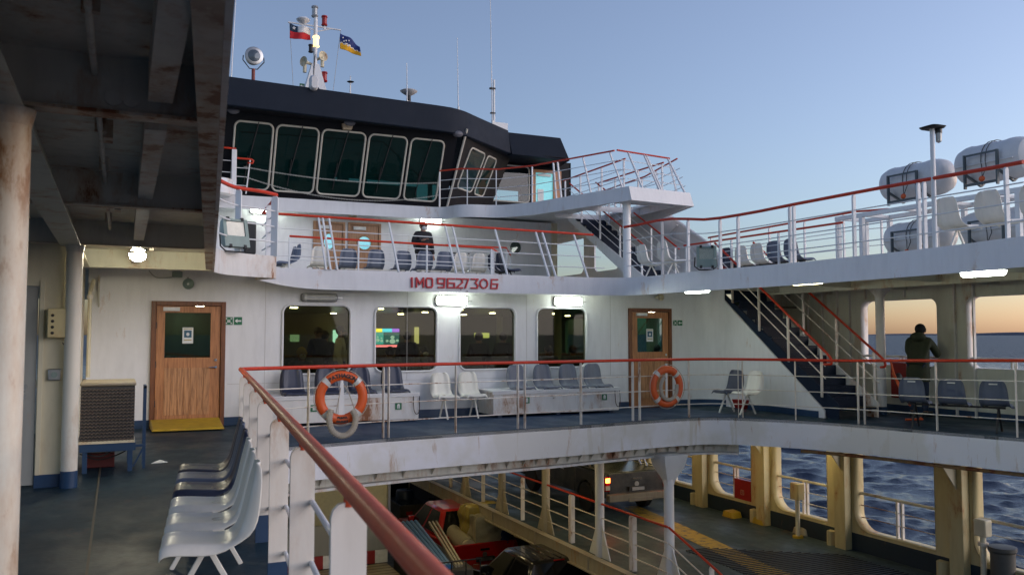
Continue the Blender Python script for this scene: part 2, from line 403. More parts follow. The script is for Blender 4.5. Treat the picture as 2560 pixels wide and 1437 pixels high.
# ================================================================ sea, far land
def make_sea():
    az = np.concatenate([np.linspace(-180, 24, 90, endpoint=False), np.linspace(24, 62, 420, endpoint=False), np.linspace(62, 180, 60, endpoint=False)])
    r = [12.0]
    while r[-1] < 22000: r.append(r[-1] * (1.03 if r[-1] < 23 else 1.0036 if r[-1] < 105 else 1.014 if r[-1] < 700 else 1.05))
    r = np.array(r); A, Rr = np.meshgrid(np.radians(az), r)
    X = Rr*np.sin(A); Y = Rr*np.cos(A)
    rng = np.random.default_rng(3); Z = np.zeros_like(X); DX = np.zeros_like(X); DY = np.zeros_like(X)
    cell = np.gradient(r)[:, None] * np.ones_like(X)
    for i in range(95):
        L = 0.34 * (1.038 ** i); k = 2*math.pi/L; th = math.radians(222) + rng.normal(0, .55)
        a = .0088 * L**.95 * rng.uniform(.4, 1.5) * min(1, (2.2/L)**.75)
        fade = np.clip((L/cell - 3)/3, 0, 1)
        ph = k*(X*math.cos(th) + Y*math.sin(th)) + rng.uniform(0, 6.28)
        Z += a*fade*np.cos(ph); DX -= a*fade*.9*math.cos(th)*np.sin(ph); DY -= a*fade*.9*math.sin(th)*np.sin(ph)
    X = X + DX; Y = Y + DY; Z = Z - 7.2
    m, n = X.shape; me = bpy.data.meshes.new('sea')
    co = np.stack([X, Y, Z], -1).reshape(-1, 3).astype(np.float32)
    i = np.arange((m-1)*n); a = i; row = i // n; col = i % n; b = row*n + (col+1) % n
    q = np.stack([a, b, b+n, a+n], -1).astype(np.int32)
    inner = np.arange(n, dtype=np.int32)[::-1]
    me.vertices.add(len(co)); me.vertices.foreach_set('co', co.ravel())
    nl = q.size + n; me.loops.add(nl); me.loops.foreach_set('vertex_index', np.concatenate([q.ravel(), inner]))
    me.polygons.add(len(q)+1)
    me.polygons.foreach_set('loop_start', np.concatenate([np.arange(len(q))*4, [q.size]]).astype(np.int32))
    me.polygons.foreach_set('loop_total', np.concatenate([np.full(len(q), 4), [n]]).astype(np.int32))
    me.update(calc_edges=True); me.validate(); me.polygons.foreach_set('use_smooth', [True]*len(me.polygons))
    bm = bmesh.new(); bm.from_mesh(me); bm.normal_update()
    if sum(f.normal.z for f in list(bm.faces)[:500]) < 0: bmesh.ops.reverse_faces(bm, faces=bm.faces)
    bm.to_mesh(me); bm.free()
    me.materials.append(M['water']); o = bpy.data.objects.new('sea', me); C.objects.link(o); tag(o, kind='structure')
make_sea()
mb = MB(); pts = []
for k in range(60):
    a = R(28 + 50*k/59); d = 15000 + 900*math.sin(k*.3); h = (18 + 16*math.sin(k*.21+1) + 7*math.sin(k*.83)) * (1 if 6 < k < 57 else .3)
    pts.append((a, d, h))
rings = []
for a, d, h in pts:
    c, s_ = math.cos(a), math.sin(a); rings.append([(d*s_, d*c, -12), ((d+150)*s_, (d+150)*c, h-7.2), ((d+900)*s_, (d+900)*c, h*1.2-7.2), ((d+1500)*s_, (d+1500)*c, -12)])
mb.loft(rings); tag(mb.build('hills', plain('far_land', (.05,.06,.09), .9)), kind='structure')

# ================================================================ passenger deck (Z = 0)
foot = [Vector((-.05, -5.2, 0)), Vector((.35, -.6, 0)), Vector((.55, 1.55, 0)), Vector((1.5, 11.75, 0)), Vector((1.75, 12.1, 0)), Vector((3.66, 12.6, 0)), Vector((5.97, 12.87, 0)), Vector((7.2, 13.0, 0)),
        Vector((8.47, 13.2, 0)), Vector((9.67, 13.3, 0)), Vector((10.45, 13.1, 0)), Vector((11.3, 12.05, 0)), Vector((11.8, 10.9, 0)), Vector((12.1, 9.65, 0)), Vector((12.45, 8.5, 0)), Vector((13.2, 5.5, 0)), Vector((13.6, 3.0, 0))]
fsm = foot[:3] + smooth(foot[3:], 5)
def offset(path, d):
    out = []
    for i, p in enumerate(path):
        t = (path[min(i+1, len(path)-1)] - path[max(i-1, 0)]).normalized(); out.append(p + Vector((t.y, -t.x, 0))*d)
    return out
edge = offset(fsm, .09)
def slab(name, outline, z0, z1, mat, **k):
    mb = MB().panel([(p[0], p[1]) for p in outline], [], lambda u, v, w_: (u, v, z1 - w_), z1 - z0)
    o = mb.build(name, mat, **k); return o
outer = [(14.6, 3.0), (14.6, 15.5), (-4.4, 15.5), (-4.4, -5.2)]
left_part = [(p.x, p.y) for p in edge if p.y < 11.8 and p.x < 2] 
tag(slab('passenger_deck', [(p.x, p.y) for p in edge] + outer, -.05, 0, M['deck']), kind='structure')
# slightly bluer dry paint on the front platform
pl = [(p.x, p.y) for p in offset(fsm, .05) if p.y > 11.95 and p.x < 11]
tag(slab('deck_paint_front', pl + [(10.9, 15.4), (2.0, 15.4), (1.7, 13.0)], .0005, .004, M['deckp']), kind='structure')
def strip(name, path, z0, z1, th, mat, parent=None, flare=0, **k):
    a = path; b = offset(path, -th); mb = MB(); fl = offset(path, flare)
    zf = z0 if callable(z0) else (lambda p: z0)
    mb.loft([[ (fl[i].x, fl[i].y, zf(p)), (p.x, p.y, z1), (b[i].x, b[i].y, z1), (b[i].x, b[i].y, zf(p))] for i, p in enumerate(a)])
    return mb.build(name, mat, parent, **k)
t = thing('deck_edge_girder', 'deep white edge girder with patchy touched-up paint round the car deck opening', 'girder', (6, 13, 0))
strip('fascia_plate', edge, -.5, -.002, .03, M['patched'], t)
gsub = [p for p in fsm if p.y > 12.75 or p.x < 9]
strip('girder_web', offset(gsub, -.28), -.69, -.06, .02, M['soffit'], t)
strip('bottom_flange', offset(gsub, -.14), -.72, -.68, .2, M['white_rust'], t)
mb = MB()
for i in range(0, len(gsub)-1):
    L = (gsub[i+1]-gsub[i]).length; n = max(1, int(L/.62)); d = (gsub[i+1]-gsub[i]).normalized(); nn = Vector((d.y, -d.x, 0))
    for k in range(n):
        p = gsub[i] + (gsub[i+1]-gsub[i])*(k/n)
        a = p + nn*.055; b = p - nn*.28
        mb.add([(a.x,a.y,-.1),(b.x,b.y,-.1),(b.x,b.y,-.67),(a.x-d.x*.01,a.y-d.y*.01,-.3),
                (a.x+d.x*.012,a.y+d.y*.012,-.1),(b.x+d.x*.012,b.y+d.y*.012,-.1),(b.x+d.x*.012,b.y+d.y*.012,-.67),(a.x+d.x*.012,a.y+d.y*.012,-.3)],
               [(0,1,2,3),(7,6,5,4),(0,4,5,1),(1,5,6,2),(2,6,7,3),(3,7,4,0)])
rp_ = offset([p for p in fsm if p.x > 11.2], -.05); MB().tube([p + Vector((0, 0, -.56)) for p in rp_], .03, 8).build('drain_pipe', paint('rusty_pipe', (.30,.2,.1), .6, .9, .4), t)
b_ = mb.build('web_bracket', M['soffit'], t); b_['kind'] = 'stuff'
# deckhead above the car deck (underside of the platform)
tag(slab('deckhead_below_platform', [(p.x, p.y) for p in offset(fsm, -.3) if p.y > 11.9] + [(14.4, 9), (14.4, 30), (-4, 30), (-4, 12)], -.12, -.06, M['soffit2']), kind='structure')

# ================================================================ front wall of the lounge, Y = 15.5
WY = 15.5
wins = [((709, 763), (873, 931)), ((939, 767), (1090, 925)), ((1150, 769), (1287, 920)), ((1343, 771), (1465, 915))]
holes = []
for a, b in wins:
    p, q = W(*a, Y=WY), W(*b, Y=WY); holes.append((p.x, q.z, q.x, p.z))
d1a, d1b = W(379, 752, Y=WY), W(559, 1062, Y=WY); d2a, d2b = W(1570, 770, Y=WY), W(1679, 1040, Y=WY)
D1 = (d1a.x, .0, d1b.x, d1a.z); D2 = (d2a.x, .0, d2b.x, d2a.z)
t = thing('deckhouse_wall', 'white forward wall of the lounge with four big windows facing the open platform', 'wall', (6, WY, 0))
fnY = lambda y: (lambda u, v, w_: (u, y + w_, v))
# outline walks round the two door openings
ol = [(-.45, 0), (D1[0], 0), (D1[0], D1[3]), (D1[2], D1[3]), (D1[2], 0), (D2[0], 0), (D2[0], D2[3]), (D2[2], D2[3]), (D2[2], 0), (11.0, 0), (11.0, 2.66), (-.45, 2.66)]
MB().panel(ol, [rrect(*h, .14) for h in holes], fnY(WY), .1).build('wall_plate', M['wall'], t)
# rounded corner to the side of the stair, then the panel under the stair
cpts = [(11.0, 15.5)] + [(11.5 + .5*math.sin(a), 15.0 + .5*math.cos(a)) for a in [R(15*k) for k in range(1, 7)]]
mb = MB(); mb.loft([[(x, y, 0), (x, y, 2.66), (x+.05, y+.06, 2.66), (x+.05, y+.06, 0)] for x, y in cpts]); mb.build('corner_plate', M['wall'], t)
SX0, SX1 = 12.0, 13.05          # stair between these X, from Y = 11.75 (foot) to 15.0
SY0, SY1 = 11.85, 15.2
MB().add([(SX0, 15.02, 0), (SX0, 15.02, 2.30), (SX0, SY0+.3, .14), (SX0, SY0+.3, 0), (SX0+.03, 15.02, 0), (SX0+.03, 15.02, 2.30), (SX0+.03, SY0+.3, .14), (SX0+.03, SY0+.3, 0)],
    [(0,1,2,3),(7,6,5,4),(0,4,5,1),(1,5,6,2),(2,6,7,3),(3,7,4,0)]).build('stair_side_panel', M['wall'], t)
mb = MB()
segs = [(-.3, D1[0]), (D1[2], D2[0]), (D2[2], 11.0)]
for a, b in segs: mb.box(a, WY-.012, 0, b, WY-.002, .14)
mb.loft([[(x-.015, y-.012, 0), (x-.015, y-.012, .14), (x+.002, y+.002, .14), (x+.002, y+.002, 0)] for x, y in cpts])
mb.box(SX0-.012, 12.3, 0, SX0-.002, 14.5, .12); mb.build('skirting', M['bluebase'], t)
mb = MB()
for z in (.70,): mb.box(D1[2]+.05, WY-.0035, z, D2[0]-.05, WY-.0005, z+.006)
for x in (2.35, 4.95, 7.45, 9.4): mb.box(x, WY-.0035, .7 if x > 3 else 0, x+.006, WY-.0005, 2.6)
mb.build('weld_seam', plain('seam_grey_paint', (.50,.48,.45), .5), t)  # weld lines in a darker grey paint than the plating
for i, h in enumerate(holes):
    fr = MB().tube([(x, WY-.012, z) for x, z in rrect(*[h[0]-.015, h[1]-.015, h[2]+.015, h[3]+.015], .15)], .022, 6, True).build('window_frame', M['white'], t)
    MB().panel(rrect(*h, .14), [], fnY(WY+.045), .006).build('pane', M['glass'], fr)
# far side of the stair: wall closing the corridor
tag(MB().panel([(13.2, 0), (14.7, 0), (14.7, 2.66), (13.2, 2.66)], [], fnY(WY+.3), .05).build('corridor_wall', M['palegreen']), 'short cream wall closing the corridor behind the lower stair', 'wall')

# ---- wooden doors
def door(name, label, B, win, plank, y, wood_, handle_left=False, poster=True, cat='door'):
    x0, z0, x1, z1 = B; fw = .075; t = thing(name, label, cat, ((x0+x1)/2, y, z0))
    mb = MB()
    mb.box(x0, y-.05, z0, x0+fw, y+.09, z1); mb.box(x1-fw, y-.05, z0, x1, y+.09, z1); mb.box(x0+fw, y-.05, z1-fw, x1-fw, y+.09, z1)
    mb.box(x0+fw, y-.03, z0, x1-fw, y+.09, z0+.03); mb.build('door_frame', M['woodd'], t, bevel=.006)
    a0, a1, b0, b1 = x0+fw+.006, x1-fw-.006, z0+.035, z1-fw-.006; wx0, wz0, wx1, wz1 = win
    lf = MB().panel([(a0,b0),(a1,b0),(a1,b1),(a0,b1)], [[(wx0,wz0),(wx1,wz0),(wx1,wz1),(wx0,wz1)]], fnY(y-.02), .05).build('door_leaf', wood_, t, bevel=.004)
    MB().box(wx0, y, wz0, wx1, y+.006, wz1).build('door_pane', M['glasst'], lf)
    mb = MB(); n = 7; zt = wz0 - .17
    for k in range(n):
        u0 = wx0 + (wx1-wx0)*k/n; mb.box(u0+.003, y-.028, b0+.17, u0+(wx1-wx0)/n-.003, y-.021, zt)
    mb.build('plank_panel', M['woodpl'], lf, bevel=.002)
    hx = a0+.06 if handle_left else a1-.07; sg = 1 if handle_left else -1
    MB().cyl((hx, y-.07, z0+1.0), (hx, y-.02, z0+1.0), .022).tube([(hx, y-.07, z0+1.0), (hx+sg*.03, y-.075, z0+1.0), (hx+sg*.12, y-.07, z0+.995)], .010).cyl((hx, y-.035, z0+1.12), (hx, y-.02, z0+1.12), .024).build('handle', M['chrome'], lf)
    MB().box(a0+.1, y-.075, b1-.085, a0+.36, y-.022, b1-.02).build('door_closer', M['signw'], lf, bevel=.005)
    mb = MB()
    for zz in (.35, 1.0, 1.65): mb.cyl((a0-.004, y-.033, z0+zz), (a0-.004, y-.033, z0+zz+.11), .011, 8)
    mb.build('hinge', M['dark'], lf)
    if poster:
        cx, cz = (wx0+wx1)/2+.0, (wz0+wz1)/2
        ps = MB().box(cx-.085, y-.005, cz-.14, cx+.085, y-.001, cz+.13).build('poster', M['signw'], lf)
        MB().box(cx-.06, y-.008, cz-.04, cx+.06, y-.0055, cz+.08).build('blue_square', plain('poster_blue', (.02,.10,.17), .5), ps)
        MB().ball((cx, y-.009, cz+.015), (.026,.003,.03)).build('mask_pictogram', M['signw'], ps)
        MB().box(cx-.06, y-.008, cz-.09, cx+.06, y-.0055, cz-.075).box(cx-.07, y-.008, cz+.1, cx+.07, y-.0055, cz+.112).build('yellow_line', M['cargoy'], ps)
    return t
a, b = W(413, 781, Y=WY), W(525, 893, Y=WY)
door('wooden_door', 'varnished brown cabin door nearest the camera, with a yellow mat in front', D1, (a.x, b.z, b.x, a.z), 1, WY, M['wood'])
a, b = W(1592, 795, Y=WY), W(1656, 879, Y=WY)
door('wooden_door', 'brown cabin door behind the right-hand life ring, at the end of the lounge wall', D2, (a.x, b.z, b.x, a.z), 1, WY, M['wood'])
mb = MB(); a, b = W(385, 1064, Z=.06), W(557, 1062, Z=.06)
mb.hexa([(.52, 14.75, .02), (1.62, 14.72, .02), (1.62, 15.43, .05), (.5, 15.43, .05)], [(.54, 14.78, .05), (1.60, 14.75, .05), (1.60, 15.43, .15), (.52, 15.43, .15)])
tag(mb.build('yellow_ramp_mat', M['yellow'], bevel=.01), 'worn yellow ramp on the deck at the foot of the brown cabin door', 'ramp')

def sign(name, label, cx, cz, y, s, kind):
    t = tag(MB().box(cx-s/2, y-.006, cz-s/2, cx+s/2, y, cz+s/2).build(name, M['green']), label, 'sign')
    mb = MB(); f = lambda x, z, r=.0: (cx + x*s, y-.0085, cz + z*s)
    def quad(x0, z0, x1, z1): mb.box(cx+x0*s, y-.0105, cz+z0*s, cx+x1*s, y-.0065, cz+z1*s)
    if kind == 'arrow':
        quad(-.12, -.09, .40, .09); mb.add([(cx-.40*s, y-.0085, cz), (cx-.08*s, y-.0085, cz-.27*s), (cx-.08*s, y-.0085, cz+.27*s)], [(0,1,2)])
    elif kind == 'muster':
        for x in (-.13, 0, .13): mb.ball((cx+x*s, y-.008, cz+.12*s), (.05*s, .002, .05*s), 8, 5); quad(x-.05, -.2, x+.05, .06)
        for sx in (-1, 1):
            for sz in (-1, 1):
                mb.add([f(sx*.22, sz*.22), f(sx*.42, sz*.22), f(sx*.22, sz*.42)], [(0,1,2)]); mb.bar(f(sx*.3, sz*.3), f(sx*.45, sz*.45), .05*s, .003, (0,1,0))
    elif kind == 'vest':
        quad(-.2, -.32, -.03, .28); quad(.03, -.32, .2, .28); mb.ball((cx, y-.008, cz+.25*s), (.2*s, .002, .12*s), 10, 5)
    elif kind == 'people':
        for x in (-.12, .12): mb.ball((cx+x*s, y-.008, cz+.2*s), (.07*s, .002, .07*s), 8, 5); quad(x-.06, -.3, x+.06, .1)
    mb.build('pictogram', M['signw'], t); return t
for (px, py, lab, k) in ((572, 802, 'green muster-station sign beside the nearer brown cabin door', 'muster'), (595, 802, 'green sign with white left arrow beside the nearer brown cabin door', 'arrow'),
                   (1688, 807, 'green muster-station sign beside the farther brown cabin door', 'muster'), (1700, 807, 'green arrow sign beside the farther brown cabin door', 'arrow')):
    p = W(px, py, Y=WY-.004); sign('safety_sign', lab, p.x, p.z, WY-.004, .135 if px < 1000 else .115, k)

def wall_lamp(label, c, axis, lit, n_out=(0,-1,0), L=.62, Hh=.17, up=(0,0,1), name='wall_lamp', grp=None):
    """bulkhead tube lamp; axis = direction of its length, n_out = direction its cover faces"""
    c = Vector(c); ax = Vector(axis).normalized(); no = Vector(n_out).normalized(); up = ax.cross(no)
    t = thing(name, label, 'lamp', tuple(c), group=grp)
    def ring(hw, hh, d): return [c + ax*x + up*z + no*d for x, z in rrect(-hw, -hh, hw, hh, hh*.6, 3)]
    MB().loft([ring(L/2+.02, Hh/2+.012, 0), ring(L/2+.02, Hh/2+.012, .045), ring(L/2+.01, Hh/2+.004, .055)]).build('lamp_housing', M['lampbody'], t)
    cv = MB().loft([ring(L/2, Hh/2, .056), ring(L/2-.005, Hh/2-.006, .10), ring(L/2-.03, Hh/2-.03, .125)]).build('lamp_cover', lit, t)
    for k in (-.38, .38): MB().bar(c+ax*k*L+no*.05+up*(Hh/2+.012), c+ax*k*L+no*.085+up*(Hh/2+.012), .012, .006).build('clip', M['metal'], t)
    MB().bar(c+ax*(L/2+.02)+no*.03, c+ax*(L/2+.12)+no*.03, .022, .022).build('cable_gland', M['metal'], t)
    if lit is M['tubeoff']:
        MB().cyl(c-ax*L*.42+no*.128+up*.03, c+ax*L*.42+no*.128+up*.03, .009).cyl(c-ax*L*.42+no*.128-up*.03, c+ax*L*.42+no*.128-up*.03, .009).box(*(c-ax*.26+no*.126-up*.06-Vector((.004,0,0))), *(c-ax*.26+no*.13+up*.06+Vector((.01,0,0)))).build('tube_pair', M['lens'], cv)
    return t
p = W(797, 744, Y=WY); wall_lamp('unlit tube lamp with a rusty grey housing above the leftmost lounge window', (p.x, WY-.005, p.z), (1,0,0), M['tubeoff'], Hh=.13)
p = W(1127, 752, Y=WY); wall_lamp('lit white tube lamp on the wall below the red lettering', (p.x, WY-.005, p.z), (1,0,0), M['tube'])
p = W(1417, 754, Y=WY); wall_lamp('lit white tube lamp above the rightmost lounge window', (p.x, WY-.005, p.z), (1,0,0), M['tube'])
def horn(label, c, r=.09, d=(0,-1,0), mat='floodg', name='loudspeaker'):
    c = Vector(c); t = thing(name, label, 'loudspeaker', tuple(c))
    MB().lathe([(r*.35, -.13), (r*.4, -.05), (r*.62, .0), (r, .06), (r*1.03, .075), (r*.9, .065), (r*.5, .01), (.003, 0)], c, d, 18).build('horn_bell', M[mat], t)
    MB().lathe([(r*.16, -.01), (r*.2, .035), (r*.05, .05)], c, d, 10).build('centre_cone', M['signw'], t)
    MB().bar(c-Vector(d)*.02+Vector((0,0,.0)), c-Vector(d)*.02+Vector((0,.04,.12)), .03, .01).build('bracket', M['metal'], t); return t
p = W(470, 710, Y=WY-.12); horn('grey horn loudspeaker on the wall above the brown cabin door', p)
p = W(1648, 743, Y=WY-.12); horn('small beige horn loudspeaker above the farther brown cabin door', p, .075, mat='cream')
p = W(440, 690, Y=WY-.06)
tb = thing('junction_box', 'small grey-green junction box with cable glands above the nearer cabin door', 'electrical box', tuple(p))
MB().box(p.x-.06, p.y, p.z-.02, p.x+.1, p.y+.05, p.z+.08).build('box_body', M['floodg'], tb, bevel=.008)
MB().tube(smooth([(p.x-.06, p.y+.04, p.z-.02), (p.x-.3, p.y+.045, p.z-.03), (p.x-.42, p.y+.045, p.z+.08)]), .009, 6).build('cable', M['metal'], tb)

# ================================================================ lounge interior
IY1 = 28.0; IX1 = 14.62
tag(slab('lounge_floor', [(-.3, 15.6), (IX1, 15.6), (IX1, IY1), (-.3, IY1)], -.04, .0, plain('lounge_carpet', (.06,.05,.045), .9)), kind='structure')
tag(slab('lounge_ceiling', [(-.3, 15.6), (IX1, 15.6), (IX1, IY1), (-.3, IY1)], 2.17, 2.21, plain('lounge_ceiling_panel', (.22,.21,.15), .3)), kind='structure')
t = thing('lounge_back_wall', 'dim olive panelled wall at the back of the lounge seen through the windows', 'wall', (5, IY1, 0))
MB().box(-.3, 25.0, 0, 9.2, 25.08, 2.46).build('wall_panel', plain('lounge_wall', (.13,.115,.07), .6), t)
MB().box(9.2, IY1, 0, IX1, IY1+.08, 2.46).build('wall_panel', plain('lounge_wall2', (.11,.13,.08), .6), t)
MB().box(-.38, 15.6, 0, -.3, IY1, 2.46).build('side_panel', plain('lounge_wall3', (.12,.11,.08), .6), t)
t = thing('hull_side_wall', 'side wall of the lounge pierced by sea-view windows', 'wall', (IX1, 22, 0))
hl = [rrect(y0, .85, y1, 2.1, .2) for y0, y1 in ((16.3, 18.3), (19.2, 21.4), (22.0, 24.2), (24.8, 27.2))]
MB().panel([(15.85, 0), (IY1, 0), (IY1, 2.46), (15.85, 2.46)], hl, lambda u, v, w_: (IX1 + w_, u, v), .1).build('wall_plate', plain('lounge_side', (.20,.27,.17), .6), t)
for h in hl: MB().panel(h, [], lambda u, v, w_: (IX1 + .04 + w_, u, v), .006).build('pane', M['glasst'], t)
for x, y in ((3.2, 20), (9.9, 18.8), (10.4, 23.5)):
    tag(MB().cyl((x, y, 0), (x, y, 2.46), .09).build('lounge_column', plain('lounge_column_paint', (.32,.34,.2), .5)), 'round column inside the lounge behind the windows', 'column', 'columns inside the lounge')
lm = plain('downlight_glow', (1,.9,.65), .4, 0, 15, (1,.92,.66))
k = 0
for x in (1.6, 3.6, 5.6, 7.6, 9.6, 11.6, 13.2):
    for y in (17.2, 19.6, 22.2, 24.4):
        o = MB().cyl((x, y, 2.148), (x, y, 2.165), .085, 12).build('downlight', lm)
        tag(o, 'round warm downlight glowing in the lounge ceiling', 'ceiling light', 'downlights in the lounge ceiling')
# television
a, b = W(937, 821, Y=24.2), W(998, 869, Y=24.2); t = thing('television', 'wall television showing a bright broadcast, seen through the second window', 'television', (a.x, 24.2, b.z))
MB().box(a.x-.03, 24.21, b.z-.03, b.x+.03, 24.26, a.z+.03).build('screen_housing', M['black'], t)
def em(n, c, s): return plain(n, c, .5, 0, s, c)
W_, H_ = b.x-a.x, a.z-b.z
def scr(x0, z0, x1, z1, n, c, s=1.6, dy=0): return MB().box(a.x+x0*W_, 24.2-dy, b.z+z0*H_, a.x+x1*W_, 24.209-dy, b.z+z1*H_).build('screen_picture', em(n, c, s), t)
scr(0, .18, .36, .80, 'tv_pic', (.04,.22,.26)); scr(.38, .18, 1, .80, 'tv_pic2', (.02,.07,.09))
scr(0, .82, .3, 1, 'tv_a', (.75,.65,.05)); scr(.3, .82, .7, 1, 'tv_b', (.05,.5,.9)); scr(.7, .82, 1, 1, 'tv_c', (.25,.1,.8)); scr(0, .04, 1, .15, 'tv_d', (.8,.2,.3))
mb = MB()
for (x, z, r1) in ((.72, .55, .085), (.72, .34, .12), (.50, .36, .06), (.92, .38, .06), (.11, .56, .05), (.12, .40, .08), (.27, .5, .04), (.28, .36, .06)): mb.ball((a.x+x*W_, 24.195, b.z+z*H_), (r1*W_, .004, r1*W_*.8))
mb.build('screen_figures', em('tv_e', (.35,.55,.62), .9), t)
# lit notices on the lounge wall
for px, py, ww, hh, lab, c, s in ((737, 845, .26, .2, 'small pale green lit notice on the lounge wall', (.2,.35,.25), .5), (841, 841, .2, .38, 'bright blue-white lit panel seen in the first lounge window', (.3,.6,.65), 1.2), (1042, 838, .14, .5, 'narrow lit poster between the lounge columns', (.5,.48,.25), .8), (1205, 838, .5, .16, 'pale yellow lit strip sign deep inside the lounge', (.5,.55,.2), .8)):
    p = W(px, py, Y=24.9); tag(MB().box(p.x-ww/2, 24.9, p.z-hh/2, p.x+ww/2, 24.93, p.z+hh/2).build('lit_notice', em('notice', c, s)), lab, 'notice')
# benches inside: one row of high-backed seats per window
def lounge_seat():
    t = thing('lounge_seat', 'dark high-backed passenger seat inside the lounge', 'seat', group='rows of seats inside the lounge')
    MB().box(-.25, -.25, .3, .25, .25, .45).build('seat_cushion', M['greycloth'], t, bevel=.04)
    MB().add([(-.24,.2,.42),(.24,.2,.42),(.2,.34,1.08),(-.2,.34,1.08),(-.24,.3,.42),(.24,.3,.42),(.2,.42,1.08),(-.2,.42,1.08)], [(0,1,2,3),(7,6,5,4),(0,4,5,1),(1,5,6,2),(2,6,7,3),(3,7,4,0)]).build('backrest', M['greycloth'], t, bevel=.04)
    MB().box(-.2, -.15, 0, -.16, .15, .3).box(.16, -.15, 0, .2, .15, .3).build('seat_legs', M['metal'], t); return t
ls = lounge_seat(); first = True
for y in (16.8, 18.4, 20.6):
    for x in np.arange(1.4, 12.6, .62):
        if int(x*10+y*7) % 6 == 0: continue
        o = ls if first else copy_tree(ls); first = False; o.location = (x, y, 0); o.rotation_euler.z = 0 if y < 20 else math.pi
# ================================================================ railings
def railing(label, base, top, posts, fr=(.27,.52,.77), rr=.024, br=.0095, pw=.075, pt=.014, group=None, red='red', white='post', name='railing', gap=0, footpad=False, cat='railing', postskin=None, hook=None):
    base = [Vector(p) for p in base]; top = [Vector(p) for p in top]; n = len(base)
    t = thing(name, label, cat, tuple(base[n//2]), group=group)
    if red: MB().tube(top, rr, 10).build('handrail', M[red], t)
    for f in fr:
        MB().tube([b.lerp(q, 1-f) for b, q in zip(base, top)], br, 6).build('rail_bar', M[white], t)
    L = [0]
    for i in range(n-1): L.append(L[-1] + (base[i+1]-base[i]).length)
    def at(s):
        s = max(0, min(L[-1], s))
        for i in range(n-1):
            if s <= L[i+1] + 1e-9:
                k = (s-L[i])/max(L[i+1]-L[i], 1e-9); return base[i].lerp(base[i+1], k), top[i].lerp(top[i+1], k), (base[i+1]-base[i]).normalized()
        return base[-1], top[-1], (base[-1]-base[-2]).normalized()
    for s in posts:
        p, q, d = at(s*L[-1] if 0 <= s <= 1 else s); pn = Vector((d.y, -d.x, 0))
        pn.normalize(); q2 = q - (q-p).normalized()*rr*.9
        h = d.normalized()*pt/2; a = pn*pw/2; b2 = a*.55; qm = q2 - (q2-p)*.04
        mb = MB(); mb.loft([[p-h-a, p-h+a, p+h+a, p+h-a], [qm-h-a, qm-h+a, qm+h+a, qm+h-a], [q2-h-b2, q2-h+b2, q2+h+b2, q2+h-b2]])
        mb.build('rail_post', M[white], t, bevel=.003)
    return t
def posts_at(base, pts):
    """arc-length stations nearest to the given plan points"""
    base = [Vector(p) for p in base]; L = 0; out = []; best = [(9e9, 0)]*len(pts)
    for i in range(len(base)-1):
        for k in range(20):
            q = base[i].lerp(base[i+1], k/20); s = L + (base[i+1]-base[i]).length*k/20
            for j, p in enumerate(pts):
                d = (Vector((p[0], p[1], 0)) - Vector((q.x, q.y, 0))).length
                if d < best[j][0]: best[j] = (d, s)
        L += (base[i+1]-base[i]).length
    return [b[1] + 1e-6 if b[1] > 1 else max(b[1], 1.0001) for b in best]

# near rail, along the left walkway
xr = lambda y: .41 + .092*y
nb = [Vector((xr(y), y, 0)) for y in (-1.2, 0, 1.55, 3, 5, 8, 11.7)]
nbt = [p + Vector((0, 0, 1.09)) for p in nb]
t = thing('railing', 'near left-hand railing with thick faded red handrail and peeling white flat posts', 'railing', (.8, 5, 0))
MB().tube(nbt + [Vector((1.5, 11.9, 1.09))], .031, 20).build('handrail', M['redfaded'], t)
for f in (.27, .52, .77): MB().tube([p*1 + Vector((.045, 0, 1.09*(1-f))) for p in nb], .0125, 10).build('rail_bar', M['white'], t)
for y in (1.25, 2.6, 3.95, 5.3, 6.7, 8.1, 9.5, 10.8):
    x = xr(y); mb = MB()
    ps = rrect(x-.055, -.02, x+.055, 1.045, .004, 3, r2=.045)
    mb.panel([(u, max(v, 0)) for u, v in ps], [], lambda u, v, w_: (u, y-.009+w_, v), .018); mb.build('rail_post', M['post'], t, bevel=.003)
    MB().box(x-.058, y-.012, 0, x+.058, y+.012, .2).build('post_foot', M['bluebase'], t)
    MB().tube([(x, y, 1.03), (x, y, 1.07)], .016, 8).build('rail_stub', M['redfaded'], t)

# far rail round the front platform
fb = smooth([(1.5, 11.9, 0), (1.75, 12.1, 0)] + [tuple(p) for p in foot[5:15]], 4)
hz = lambda p: 1.09 + max(0, (11.4 - p.y))*.025 if p.x > 9 else 1.09
ft = [p + Vector((0, 0, hz(p))) for p in fb]
pp = []
for px, py in ((706, 1098), (936, 1090), (956, 1090), (1126, 1079), (1285, 1070), (1302, 1069), (1443, 1060), (1576, 1051), (1593, 1050), (1713, 1042), (1848, 1040), (1862, 1041), (1995, 1048), (2152, 1059), (2170, 1060), (2349, 1076), (2548, 1092)):
    q = W(px, py, Z=0); pp.append((q.x, q.y))
t_far = railing('long railing with bright red handrail round the platform in front of the lounge', fb, ft, posts_at(fb, pp), rr=.026, pw=.06)

